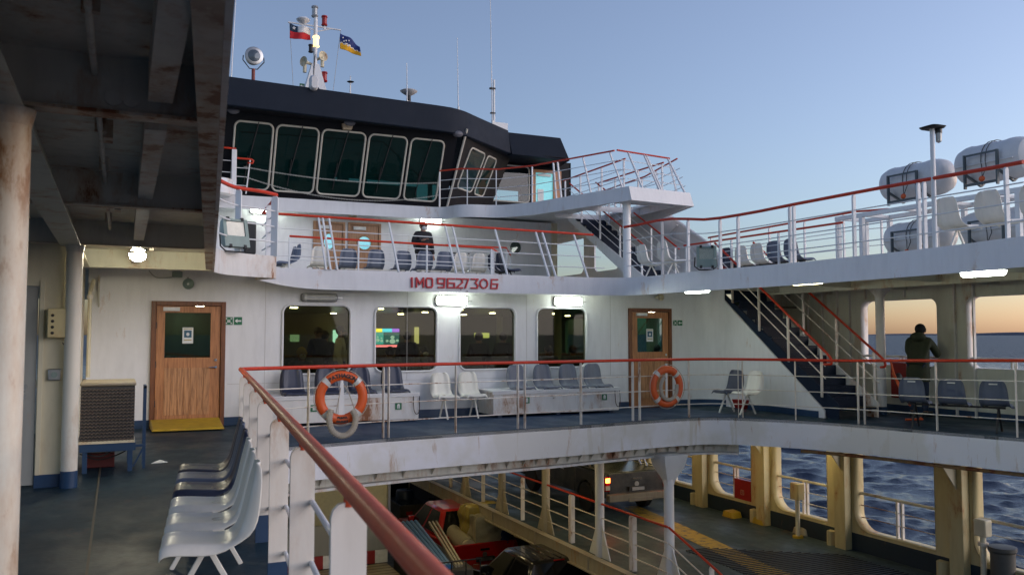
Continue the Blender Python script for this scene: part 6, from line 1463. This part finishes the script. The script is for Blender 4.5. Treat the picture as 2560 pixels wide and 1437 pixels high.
# ================================================================ vehicles
def pickup(label, paintm, loc, rz, tonneau=False, lit=False, rollbar=False, cargo=None, ribs=False, short=0):
    t = thing('pickup_truck', label, 'pickup truck', loc, rz); O = Vector(loc)
    def B(mb, nm, mt, par=None, **k):
        mb.v = [Vector((p.x, p.y - (short if p.y > 1.5 else 0), p.z)) + O for p in mb.v]; return mb.build(nm, mt, par or t, **k)
    pm = M[paintm]; W2 = .92
    def arch(yc, r=.43, n=10): return [(yc + r*math.cos(R(a)), .38 + r*math.sin(R(a))) for a in np.linspace(180, 0, n)]
    side = [(1.62, .42)] + [(1.62, 1.04), (2.0, 1.06), (3.9, 1.06), (4.1, 1.04), (5.0, .92), (5.2, .75), (5.22, .42)] + [(p[0], p[1]) for p in reversed(arch(4.3))]
    side = [(1.62, .42), (1.62, 1.05), (3.95, 1.06), (4.15, 1.03), (5.02, .93), (5.22, .74), (5.22, .45), (4.76, .40)] + arch(4.3)[::-1][1:-1] + [(3.84, .40)]
    side = side[::-1]
    body = B(MB().panel(side, [], lambda u, v, w_: (-W2 + w_, u, v), 2*W2), 'cab_body', pm, bevel=.05)
    # bed
    bed = [(.08, .45), (.08, 1.06), (1.58, 1.06), (1.58, .42), (1.46, .42)] + arch(1.05)[::-1][0:-1] + [(.55, .42), (.4, .45)]
    bed = [(.08, .50), (.08, 1.08), (1.60, 1.08), (1.60, .42), (1.50, .40)] + [p for p in reversed(arch(1.05))] + [(.60, .40)]
    for s in (-1, 1): B(MB().panel(bed, [], (lambda s: lambda u, v, w_: (s*(W2 - w_), u, v))(s), .10), 'bed_side', pm, bevel=.02)
    tg = B(MB().box(-W2+.10, .05, .55, W2-.10, .12, 1.09), 'tailgate', pm, bevel=.02)
    B(MB().box(-.13, .03, .90, .13, .055, .96), 'handle', M['chrome'], tg); B(MB().lathe([(.065, 0), (.06, .012)], (0, .05, .80), (0, -1, 0), 20), 'badge', M['metal'], tg)
    B(MB().box(-W2+.1, .12, .62, W2-.1, 1.6, .66), 'bed_floor', M['dark']); B(MB().box(-W2+.1, 1.56, .6, W2-.1, 1.61, 1.08), 'bed_front', pm)
    B(MB().box(-W2+.02, -.12, .42, W2-.02, .06, .60).box(-.35, -.14, .40, .35, -.11, .50), 'rear_bumper', M['chrome'] if paintm != 'cargrey' else paint('dusty_bumper', (.22,.20,.17), .5, 0, .6), bevel=.03)
    B(MB().box(-.26, -.02, .64, .26, .045, .75), 'plate_recess', M['dark'], tg); B(MB().box(-.18, -.03, .655, .18, -.021, .735), 'number_plate', M['metal'], tg)
    for s in (-1, 1):
        x0, x1 = sorted((s*(W2+.012), s*(W2-.13))); lm_ = B(MB().box(x0, .03, .66, x1, .16, 1.03), 'tail_lamp', M['tail'], bevel=.02)
        B(MB().box(x0+.01, .018, .88, x1-.01, .029, .99), 'brake_light', M['taillit' if lit else 'tail'], lm_); B(MB().box(x0+.01, .018, .70, x1-.01, .029, .80), 'reversing_light', M['lens'], lm_)
    # greenhouse
    zb, zt = 1.05, 1.72
    gb = [(-W2+.04, 1.68, zb), (W2-.04, 1.68, zb), (W2-.04, 4.12, zb), (-W2+.04, 4.12, zb)]; gt = [(-.66, 1.92, zt), (.66, 1.92, zt), (.66, 3.25, zt), (-.66, 3.25, zt)]
    B(MB().hexa(gb, gt), 'cab_roof', pm, bevel=.07)
    def quad(a, b_, c, d, ins, nm, out):
        a, b_, c, d = map(Vector, (a, b_, c, d)); m_ = (a+b_+c+d)/4; n_ = (b_-a).cross(d-a).normalized()*out
        P4 = [m_ + (p-m_)*ins + n_ for p in (a, b_, c, d)]; Q4 = [p - n_*.5 for p in P4]; return B(MB().hexa(P4, Q4), nm, M['carglass'])
    quad(gb[0], gb[1], gt[1], gt[0], .84, 'rear_window', .012); quad(gb[2], gb[3], gt[3], gt[2], .86, 'windscreen', .012)
    for s in (0, 1):
        pts = [(gb[0], gb[3], gt[3], gt[0]), (gb[1], gb[2], gt[2], gt[1])][s]; a, b_, c, d = map(Vector, pts); o_ = -.012 if s == 0 else .012
        for u0, u1 in ((.06, .47), (.53, .92)):
            P0 = a.lerp(b_, u0); P1 = a.lerp(b_, u1); P2 = d.lerp(c, u1); P3 = d.lerp(c, u0)
            quad(P0.lerp(P3, .08), P1.lerp(P2, .08), P1.lerp(P2, .9), P0.lerp(P3, .9), 1, 'side_window', -.012 if s == 0 else .012)
            quad(P0.lerp(P3, .08), P1.lerp(P2, .08), P1.lerp(P2, .9), P0.lerp(P3, .9), 1, 'side_window', .012 if s == 0 else -.012)
        B(MB().box(*sorted((-1 if s == 0 else 1,))*0 or ((W2-.0)*(-1 if s == 0 else 1)-.09, 3.75, 1.08, (W2)*(-1 if s == 0 else 1)+.09, 3.85, 1.24), ), 'wing_mirror', pm, bevel=.02)
        B(MB().box((W2)*(-1 if s == 0 else 1)-.012, 2.2, .92, (W2)*(-1 if s == 0 else 1)+.012, 2.4, .95), 'door_handle', M['chrome'])
        B(MB().box((W2)*(-1 if s == 0 else 1)-.003, 2.68, .5, (W2)*(-1 if s == 0 else 1)+.003, 2.695, 1.05).box((W2)*(-1 if s == 0 else 1)-.003, 3.72, .5, (W2)*(-1 if s == 0 else 1)+.003, 3.735, 1.05), 'door_gap', M['black'])
    B(MB().box(-.12, 1.90, 1.69, .12, 1.93, 1.71), 'third_brake_light', M['tail'])
    for s in (-1, 1): B(MB().box(*( (s*.6-.02)*1, 5.0, .74, (s*.6)+.2*(1 if s < 0 else 1)-.02, 5.235, .88)), 'headlight', M['lens'], bevel=.02)
    for yc in (1.05, 4.3):
        for s in (-1, 1):
            w_ = B(MB().lathe([(.20, -.11), (.34, -.11), (.38, -.08), (.38, .08), (.34, .11), (.20, .11)], (s*(W2-.1), yc, .38), (1, 0, 0), 28), 'wheel', M['dark'])
            mb = MB().lathe([(.20, -.0), (.21, .10), (.19, .10), (.17, .03), (.05, .05)], (s*(W2-.1), yc, .38), (s, 0, 0), 24)
            for k in range(6):
                a = k*math.pi/3; mb.bar((s*(W2-.02), yc + .05*math.cos(a), .38 + .05*math.sin(a)), (s*(W2-.02), yc + .19*math.cos(a), .38 + .19*math.sin(a)), .05, .03, (1,0,0))
            B(mb, 'rim', M['metal'], w_)
    if ribs:
        for x in (-.45, -.27, -.09, .09, .27, .45): B(MB().box(x-.03, 2.02, zt-.005, x+.03, 3.15, zt+.014), 'roof_rib', pm, bevel=.006)
    if tonneau: B(MB().box(-W2+.04, .12, 1.075, W2-.04, 1.58, 1.11), 'bed_cover', plain('bed_cover_canvas', (.04,.045,.03), .25), bevel=.01)
    if rollbar:
        for y in (1.1, 1.4): B(MB().tube([(-.78, y-.35, 1.08), (-.66, y, 1.62), (-.5, y+.04, 1.70), (.5, y+.04, 1.70), (.66, y, 1.62), (.78, y-.35, 1.08)], .035, 10), 'roll_bar', M['chrome'])
        B(MB().tube([(-W2+.03, .15, 1.14), (-W2+.03, 1.5, 1.14)], .02), 'bed_rail', M['chrome'])
        B(MB().tube([(W2-.03, .15, 1.14), (W2-.03, 1.5, 1.14)], .02), 'bed_rail', M['chrome'])
    return t
v = W(1605, 1240, Z=-2.0)
pickup('dusty dark grey pickup with lit tail lamps and a bed cover on the raised lane', 'cargrey', (12.0, 18.5, ZC), 0, tonneau=True, lit=True, rollbar=True)
t_red = pickup('red pickup with its bed full of cream and yellow cargo in the lower lane', 'carred', (8.75, 20.65, ZL), 0, short=.45)
pickup('black pickup with a ribbed roof, at the bottom of the picture in the lower lane', 'carblack', (8.6, 14.4, ZL), 0, ribs=True)
# cargo of the red pickup
def lump(c, r, seed, sq=.6):
    mb = MB().ball(c, r, 40, 26); c = Vector(c)
    for p in mb.v:
        d = p - c; q = d*(3.2/max(r)) + Vector((seed*7, 0, 0)); k = 1 + .16*mnoise.noise(q) + .10*abs(mnoise.noise(q*2.6)) + .05*abs(mnoise.noise(q*6)); mx = max(abs(d.x)/r[0], abs(d.y)/r[1], abs(d.z)/r[2], 1e-3); p.x, p.y, p.z = c + d*k*((1-sq) + sq/mx)
    return mb
rx, ryy, rz0 = 8.75, 20.65, ZL
tag(lump((rx+.25, ryy+.95, rz0+1.42), (.52,.32,.48), 1, .8).build('wrapped_bundle', M['cargoy']), 'yellow plastic-wrapped bundle against the cab of the red pickup', 'cargo bundle')
tag(lump((rx+.22, ryy+.5, rz0+1.3), (.42,.34,.42), 2, .92).build('wrapped_bundle', M['cargo']), 'cream plastic-wrapped box in the bed of the red pickup', 'cargo bundle')
tag(MB().lathe([(.05, 0), (.22, .01), (.24, .3), (.2, .9), (.24, 1.2), (.05, 1.22)], (rx-.4, ryy+.25, rz0+.98), (0, 1, .12), 16).build('rolled_mattress', M['cargo']), 'rolled beige mattress lying in the bed of the red pickup', 'rolled mattress')
tag(MB().lathe([(.06, -.01), (.2, .0), (.2, .12), (.06, .12)], (rx-.42, ryy+.2, rz0+.98), (0, -1, .1), 16).build('spool', M['cream']), 'pale round spool end showing in the bed of the red pickup', 'spool')
mb = MB(); 
for a, b_ in (((-.1,0),(.4,0)), ((.4,0),(.4,.42)), ((.4,.42),(-.1,.42)), ((-.1,.42),(-.1,0)), ((-.1,.1),(.4,.1)), ((-.1,.2),(.4,.2)), ((-.1,.3),(.4,.3))): mb.bar((rx+.05+a[0], ryy+.2, rz0+.95+a[1]), (rx+.05+b_[0], ryy+.2, rz0+.95+b_[1]), .015, .015)
tag(mb.build('wire_crate', M['black']), 'small black wire crate in front of the cream bundle', 'crate')
tag(lump((rx+.68, ryy+.35, rz0+1.15), (.2,.3,.22), 5, .4).build('blue_sack', plain('blue_sack_cloth', (.01,.04,.13), .7)), 'crumpled blue sack at the right side of the red pickup bed', 'sack')

# drum truck ahead of the red pickup
t = thing('flatbed_truck', 'dark open-sided truck bed carrying a blue drum, ahead of the red pickup', 'truck', (9.0, 27.5, ZL))
bx0, bx1, by0, by1, bz = 8.25, 10.1, 26.4, 31, ZL+.5
MB().box(bx0, by0, bz-.1, bx1, by1, bz).build('bed_floor', M['canvas'], t)
for a in ((bx0, by0, bz, bx0+.05, by1, bz+.55), (bx1-.05, by0, bz, bx1, by1, bz+.55), (bx0+.05, by0, bz, bx1-.05, by0+.05, bz+.55)): MB().box(*a).build('side_board', M['canvas'], t, bevel=.01)
MB().box(bx0+.1, by1-.1, bz-.2, bx1-.1, by1+1.5, bz+1.1).build('cab', M['darkband'], t, bevel=.08)
for y in (by0+.8, by0+1.9, by1+.7):
    for x in (bx0+.15, bx1-.15): MB().cyl((x-.13, y, ZL+.42), (x+.13, y, ZL+.42), .42, 20).build('wheel', M['dark'], t)
MB().box(bx0+.2, by0-.02, ZL+.75, bx0+.4, by0, ZL+.85).build('tail_lamp', M['tail'], t)
p = W(1012, 1250, Y=27.2); t = thing('blue_drum', 'dark blue plastic drum standing in the open truck bed', 'drum', (p.x, 27.2, bz)); MB().lathe([(.28,0), (.30,.05), (.29,.3), (.305,.32), (.29,.6), (.305,.62), (.29,.86), (.27,.9)], (p.x, 27.2, bz), n=24).build('drum_body', M['navydrum'], t); MB().cyl((p.x+.1, 27.2, bz+.9), (p.x+.1, 27.2, bz+.93), .04).build('bung', M['black'], t)
# box truck on the left
a_, b_ = W(905, 1205, Y=22.0), W(975, 1315, Y=22.0); print('boxtruck', a_, b_)
t = thing('box_truck', 'cream box truck with a flat rear door under the platform edge', 'truck', (4.9, 25, ZL))
tx0, tx1 = b_.x-2.3, b_.x; MB().box(tx0, 22.05, ZL+1.0, tx1, 28.5, ZL+3.5).build('cargo_box', plain('box_cream', (.55,.52,.34), .5), t, bevel=.02)
MB().box(tx0+.1, 22.0, ZL+1.15, tx1-.1, 22.05, ZL+3.38).build('rear_door', plain('box_door_cream', (.58,.54,.34), .45), t, bevel=.01)
MB().box(tx0-.01, 22.01, ZL+.95, tx0+.05, 22.08, ZL+3.52).box(tx1-.05, 22.01, ZL+.95, tx1+.01, 22.08, ZL+3.52).box(tx0+.05, 22.01, ZL+3.42, tx1-.05, 22.08, ZL+3.52).box(tx0+.05, 22.01, ZL+.95, tx1-.05, 22.08, ZL+1.05).build('box_frame', M['metal'], t)
MB().box(tx1-.75, 21.97, ZL+2.95, tx1-.6, 22.0, ZL+3.35).build('latch', M['metal'], t); MB().box(tx1-.35, 21.96, ZL+3.43, tx1-.25, 22.0, ZL+3.48).build('marker_lamp', M['taillit'], t)
MB().box(tx0+.2, 22.1, ZL+.6, tx1-.2, 28, ZL+.98).build('chassis', M['dark'], t); MB().box(tx0+.1, 28.55, ZL+.4, tx1-.1, 30.2, ZL+2.4).build('cab', M['cwhite'], t, bevel=.1)
for y in (23.2, 29.3):
    for x in (tx0+.25, tx1-.25): MB().cyl((x-.14, y, ZL+.42), (x+.14, y, ZL+.42), .42, 20).build('wheel', M['dark'], t)
# van with red stripes, plank bed, blue rollers
t = thing('flatbed_trailer', 'low trailer with a red and white striped tail board and a weathered plank bed', 'trailer', (4.5, 18, ZL))
tz = ZL+1.35; MB().box(3.3, 14.2, tz-.08, 5.6, 18.9, tz).build('plank_bed', M['plank'], t)
mb = MB()
for k in range(1, 22): mb.box(3.3, 14.2+k*.215, tz+.0005, 5.6, 14.2+k*.215+.012, tz+.004)
mb.build('plank_gap', M['dark'], t); 
for k in range(8): MB().box(3.3+k*.29, 18.9, tz+.02, 3.3+(k+1)*.29, 18.94, tz+.3).build('tail_board', M['redbox' if k % 2 == 0 else 'signw'], t)
MB().box(3.3, 18.9, tz+.31, 5.6, 18.96, tz+.95).build('head_board', paint('grey_board', (.25,.25,.22), .5, .1, .3), t); MB().box(3.4, 14.3, tz-.3, 5.5, 18.8, tz-.09).build('chassis', M['dark'], t)
for y in (15, 16, 18):
    for x in (3.5, 5.4): MB().cyl((x-.12, y, ZL+.4), (x+.12, y, ZL+.4), .4, 18).build('wheel', M['dark'], t)
p0, p1 = W(1035, 1305, Z=ZL+2.3), W(1075, 1430, Z=ZL+2.0); print('roll', p0, p1)
t = thing('loaded_trailer', 'small trailer loaded with long blue rollers, grey slats and a yellow box', 'trailer', (6.1, 17, ZL))
MB().box(5.7, 15.5, ZL+.6, 6.9, 19.6, ZL+.75).build('trailer_floor', M['dark'], t)
for k in range(5): MB().cyl((5.66+k*.065, 15.7, ZL+2.0), (6.15+k*.105, 19.8, ZL+2.0), .045, 10).build('blue_roller', M['bluep'], t)
for k in range(3): MB().bar((6.04+k*.06, 15.7, ZL+2.0), (6.84+k*.09, 19.6, ZL+2.0), .035, .05).build('grey_slat', M['beam'], t)
MB().box(5.9, 16.4, ZL+.75, 6.7, 19.4, ZL+1.75).build('dark_tarpaulin', M['canvas'], t, bevel=.06); MB().box(6.0, 15.7, ZL+1.05, 6.5, 16.1, ZL+1.65).build('yellow_box', M['yellow'], t, bevel=.02)
mb = MB()
for z in (ZL+1.0, ZL+1.6, ZL+2.12): mb.tube([(5.6, 15.6, z), (6.5, 15.6, z)], .014, 6)
for x in (5.6, 5.9, 6.2, 6.5): mb.tube([(x, 15.6, ZL+.7), (x, 15.6, ZL+2.12)], .014, 6)
mb.build('wire_frame', M['black'], t)
for x in (5.8, 6.6): MB().cyl((x-.09, 16.6, ZL+.34), (x+.09, 16.6, ZL+.34), .34, 18).build('wheel', M['dark'], t)

# ================================================================ people
def skinned(name, joints, bones, radii, mat, parent, sub=2, root=0):
    off = Vector((0,0,0)); q = parent
    while q: off += q.location; q = q.parent
    me = bpy.data.meshes.new(name); me.from_pydata([Vector(j) for j in joints], bones, [])
    o = bpy.data.objects.new(name, me); C.objects.link(o); o.parent = parent
    m = o.modifiers.new('skin', 'SKIN'); m.use_smooth_shade = True
    for i, r in enumerate(radii): me.skin_vertices[0].data[i].radius = (r, r) if not isinstance(r, tuple) else r
    me.skin_vertices[0].data[root].use_root = True
    s = o.modifiers.new('sub', 'SUBSURF'); s.levels = s.render_levels = sub
    me.materials.append(mat); return o
def person(label, loc, rz, J, top, bottom, hat=None, mask=False, backpack=False, hairm='hair', shoes='black', bulk=1.0, hood=False, coat=False):
    """J: joint dict in local coords, facing -Y"""
    t = thing('person', label, 'person', loc, rz)
    def P_(k): return J[k]
    names = ['pelvis', 'waist', 'chest', 'neck', 'jaw', 'head', 'crown', 'shL', 'elL', 'wrL', 'haL', 'shR', 'elR', 'wrR', 'haR', 'hipL', 'knL', 'anL', 'toL', 'hipR', 'knR', 'anR', 'toR']
    E = [('pelvis','waist'),('waist','chest'),('chest','neck'),('neck','jaw'),('jaw','head'),('head','crown'),('chest','shL'),('shL','elL'),('elL','wrL'),('wrL','haL'),('chest','shR'),('shR','elR'),('elR','wrR'),('wrR','haR'),('pelvis','hipL'),('hipL','knL'),('knL','anL'),('anL','toL'),('pelvis','hipR'),('hipR','knR'),('knR','anR'),('anR','toR')]
    rad = dict(pelvis=.12, waist=.11, chest=.13, neck=.055, jaw=.07, head=.088, crown=.062, shL=.06, elL=.042, wrL=.028, haL=.034, shR=.06, elR=.042, wrR=.028, haR=.034, hipL=.085, knL=.055, anL=.038, toL=.03, hipR=.085, knR=.055, anR=.038, toR=.03)
    idx = {n: i for i, n in enumerate(names)}
    skinned('body', [P_(n) for n in names], [(idx[a], idx[b]) for a, b in E], [rad[n] for n in names], M['skin'], t)
    def sub_(nm, ns, rs, mat):
        ix = {n: i for i, n in enumerate(ns)}; return skinned(nm, [P_(n) for n in ns], [(ix[a], ix[b]) for a, b in E if a in ix and b in ix], rs, mat, t)
    sub_('jacket', ['waist', 'pelvis', 'chest', 'neck', 'shL', 'elL', 'wrL', 'shR', 'elR', 'wrR'], [r*bulk for r in (.155, .165, .175, .08, .085, .068, .05, .085, .068, .05)], M[top])
    sub_('trousers', ['pelvis', 'hipL', 'knL', 'anL', 'hipR', 'knR', 'anR'], [.135, .10, .075, .062, .10, .075, .062], M[bottom])
    O = Vector(loc); hd = Vector(J['head']); fd = (Vector(J['jaw']) - Vector(J['neck']))
    f = Vector((J.get('face', (0, -1, 0)))).normalized(); sdv = f.cross(Vector((0,0,1))).normalized(); cr = (Vector(J['crown'])-Vector(J['jaw'])).normalized()
    def B(mb, nm, mt, par=None, **k): mb.v = [p + O for p in mb.v]; return mb.build(nm, mt, par or t, **k)
    c = hd + cr*.0
    B(MB().ball(c + cr*.03 - f*.025, (.098,.102,.105), 16, 10), 'hair' if not hat else 'hat', M[hat or hairm])
    if hat: B(MB().lathe([(.100, -.02), (.103, .0), (.100, .02)], c + cr*.02 - f*.01, cr, 18), 'hat_brim', M[hat])
    B(MB().lathe([(.022, 0), (.014, .03), (.004, .04)], c + f*.075 - cr*.02, f, 8), 'nose', M['skin'])
    B(MB().ball(c + f*.085 + sdv*.032 + cr*.01, .011, 8, 6).ball(c + f*.085 - sdv*.032 + cr*.01, .011, 8, 6), 'eyes', M['hair'])
    B(MB().ball(c + sdv*.088 - cr*.01, (.016,.018,.03), 8, 6).ball(c - sdv*.088 - cr*.01, (.016,.018,.03), 8, 6), 'ears', M['skin'])
    B(MB().ball(c + f*.082 - cr*.06, (.026,.012,.007), 8, 6), 'mouth', plain('lips', (.28,.10,.08), .5))
    if mask: B(MB().ball(c + f*.05 - cr*.045, (.066,.062,.052), 14, 8), 'face_mask', M['mask'])
    if hood: B(MB().ball(Vector(J['neck']) - f*.08 + Vector((0,0,.0)), (.15,.11,.10), 14, 8), 'hood', M[top])
    if coat:
        pv = Vector(J['pelvis']); B(MB().loft([[(pv.x + rx_*math.cos(a), pv.y + .01 + ry_*math.sin(a) + dy_, z) for a in [2*math.pi*k/20 for k in range(20)]] for z, rx_, ry_, dy_ in ((pv.z-.30, .215, .165, 0), (pv.z-.1, .215, .165, 0), (pv.z+.08, .20, .15, -.01), (pv.z+.25, .20, .15, -.05), (pv.z+.42, .19, .14, -.09))], cap=False), 'coat_skirt', M[top], ang=60)
    if backpack: B(MB().ball(Vector(J['chest']) - f*.22 - Vector((0,0,.1)), (.17,.13,.25), 14, 10), 'backpack', M['greycloth'])
    for s in ('L', 'R'):
        w_, h_ = Vector(J['wr'+s]), Vector(J['ha'+s]); d = (h_-w_).normalized(); side = d.cross(Vector((0,0,1)));
        if side.length < .3: side = Vector((1,0,0))
        side.normalize(); dn = d.cross(side).normalized()
        js, bs_, rs = [tuple(w_), tuple(h_ + d*.02)], [(0, 1)], [.024, .028]
        for k, ln in enumerate((.058, .066, .062, .048)):
            b0 = h_ + d*.035 + side*(.03 - .02*k); n0 = len(js); js += [tuple(b0), tuple(b0 + d*ln*.55 + dn*.008), tuple(b0 + d*ln*.85 + dn*.028)]; bs_ += [(1, n0), (n0, n0+1), (n0+1, n0+2)]; rs += [.0095, .0088, .0075]
        n0 = len(js); js += [tuple(w_ + d*.03 + side*.035), tuple(w_ + d*.065 + side*.055 + dn*.01)]; bs_ += [(0, n0), (n0, n0+1)]; rs += [.012, .009]
        skinned('hand', js, bs_, rs, M['skin'], t, 1)
        a_, to = Vector(J['an'+s]), Vector(J['to'+s]); dd = (to-a_); dd.z = 0; dd.normalize(); ct = Vector((a_.x, a_.y, 0)) + dd*.07; sd = Vector((-dd.y, dd.x, 0))
        zf = min(a_.z, to.z) - .055
        B(MB().loft([[ct + dd*y + sd*x + Vector((0,0,zf+z)) for x, y in rrect(-.045*k, -.13, .045*k, .14, .04*k, 3)] for z, k in ((0, 1.0), (.03, 1.05), (.06, .9), (.10, .6))]), 'shoe', M[shoes])
    return t
def stand(H=1.74, lean=0.0, arms='down', turn=0, seat=False):
    k = H/1.74; J = {}
    if not seat:
        J = dict(pelvis=(0,0,.95), waist=(0,-.01,1.08), chest=(0,-.0,1.33), neck=(0,.01,1.50), jaw=(0,-.02,1.57), head=(0,-.025,1.63), crown=(0,-.015,1.70), hipL=(.10,0,.90), knL=(.12,-.03,.50), anL=(.12,.02,.09), toL=(.14,-.10,.05), hipR=(-.10,0,.90), knR=(-.11,-.02,.50), anR=(-.12,.03,.09), toR=(-.15,-.09,.05))
    else:
        J = dict(pelvis=(0,.05,.52), waist=(0,.06,.66), chest=(0,.05,.92), neck=(0,.03,1.08), jaw=(0,-.0,1.15), head=(0,-.01,1.21), crown=(0,0,1.28), hipL=(.10,-.02,.50), knL=(.13,-.42,.48), anL=(.13,-.42,.09), toL=(.14,-.55,.05), hipR=(-.10,-.02,.50), knR=(-.12,-.42,.48), anR=(-.12,-.42,.09), toR=(-.13,-.55,.05))
    c = Vector(J['chest']); sL = c + Vector((.19, .0, .09)); sR = c + Vector((-.19, .0, .09)); J['shL'] = sL; J['shR'] = sR
    if arms == 'down':
        for s, sg, sh in (('L', 1, sL), ('R', -1, sR)): J['el'+s] = sh + Vector((sg*.06, .02, -.28)); J['wr'+s] = sh + Vector((sg*.07, -.07, -.52)); J['ha'+s] = sh + Vector((sg*.06, -.10, -.59))
    elif arms == 'front':
        for s, sg, sh in (('L', 1, sL), ('R', -1, sR)): J['el'+s] = sh + Vector((sg*.08, -.06, -.27)); J['wr'+s] = sh + Vector((-sg*.02, -.26, -.20)); J['ha'+s] = sh + Vector((-sg*.06, -.32, -.19))
    elif arms == 'rail':
        for s, sg, sh in (('L', 1, sL), ('R', -1, sR)): J['el'+s] = sh + Vector((sg*.07, -.20, -.24)); J['wr'+s] = sh + Vector((sg*.0, -.42, -.28)); J['ha'+s] = sh + Vector((-sg*.05, -.50, -.27))
    if lean:
        for n in J:
            p = Vector(J[n])
            if p.z > .97 and n not in ('elL','wrL','haL','elR','wrR','haR') or n[:2] in ('el', 'wr', 'ha', 'sh'):
                dz = max(p.z-.95, 0); J[n] = Vector((p.x, p.y - dz*math.sin(lean), p.z - dz*(1-math.cos(lean))))
    for n in J: J[n] = tuple(Vector(J[n])*k)
    return J
# man in the olive parka leaning on the window guard, facing outboard (+X)
c_ = Vector((14.0, 0, 0)); q = W(2302, 820, X=14.05); 
person('person in an olive hooded parka, jeans and dark cap leaning at the outboard window', (13.95, q.y, 0), math.pi/2+.35, stand(1.76, .22, 'rail'), 'jacket', 'jeans', hat='blackcloth', hood=True, bulk=1.12, coat=True)
# masked person on the upper deck
q = W(1058, 556, Y=20.7)
J = stand(q.z-2.7+.0, 0, 'down'); 
J['elR'] = (-.30, -.02, 1.17); J['wrR'] = (-.14, -.22, 1.22); J['haR'] = (-.07, -.25, 1.25)
person('masked person in a dark beanie and black jacket standing on the upper deck', (q.x, 20.7, 2.70), .15, J, 'blackcloth', 'blackcloth', hat='browncloth', mask=True, backpack=True, bulk=1.05)
# passengers inside the lounge
def inside(px, Y, seatd, top, lab, hat=None, mask=False, rz=0, H=1.7):
    q = W(px, 850, Y=Y); return person(lab, (q.x, Y, 0), rz, stand(H, 0, 'front' if seatd else 'down', seat=seatd), top, 'jeans', hat=hat, mask=mask)
inside(755, 16.7, True, 'greycloth', 'seated passenger with a yellow knitted hat in the first lounge window', hat='yellowhat', mask=True, rz=.1)
inside(795, 19.4, False, 'blackcloth', 'standing passenger in black seen in the first lounge window', rz=.5)
inside(812, 19.6, False, 'greycloth', 'standing passenger in grey behind the one in black', rz=2.6, H=1.62)
inside(851, 18.0, False, 'cream', 'passenger in a pale top at the right of the first lounge window', rz=1.2, H=1.72)
inside(1018, 19.2, False, 'blackcloth', 'passenger in black standing beside the television', rz=2.9, H=1.6)
inside(975, 17.0, True, 'greycloth', 'seated passenger below the television', rz=3.0, mask=True)
inside(1060, 17.6, True, 'browncloth', 'seated passenger in brown at the right of the second window', rz=.3, mask=True)
inside(1197, 17.9, False, 'blackcloth', 'passenger standing in the middle of the third lounge window', rz=3.0, H=1.58)
inside(1258, 18.6, False, 'jacket', 'passenger in olive standing at the right of the third lounge window', rz=2.2, H=1.58)
inside(1372, 17.2, True, 'blackcloth', 'seated passenger at the left of the fourth lounge window', rz=.2)
inside(1432, 17.6, True, 'greycloth', 'seated passenger at the right of the fourth lounge window', rz=2.8)
inside(1643, 17.3, True, 'blackcloth', 'seated passenger behind the glass of the farther cabin door', rz=3.0)
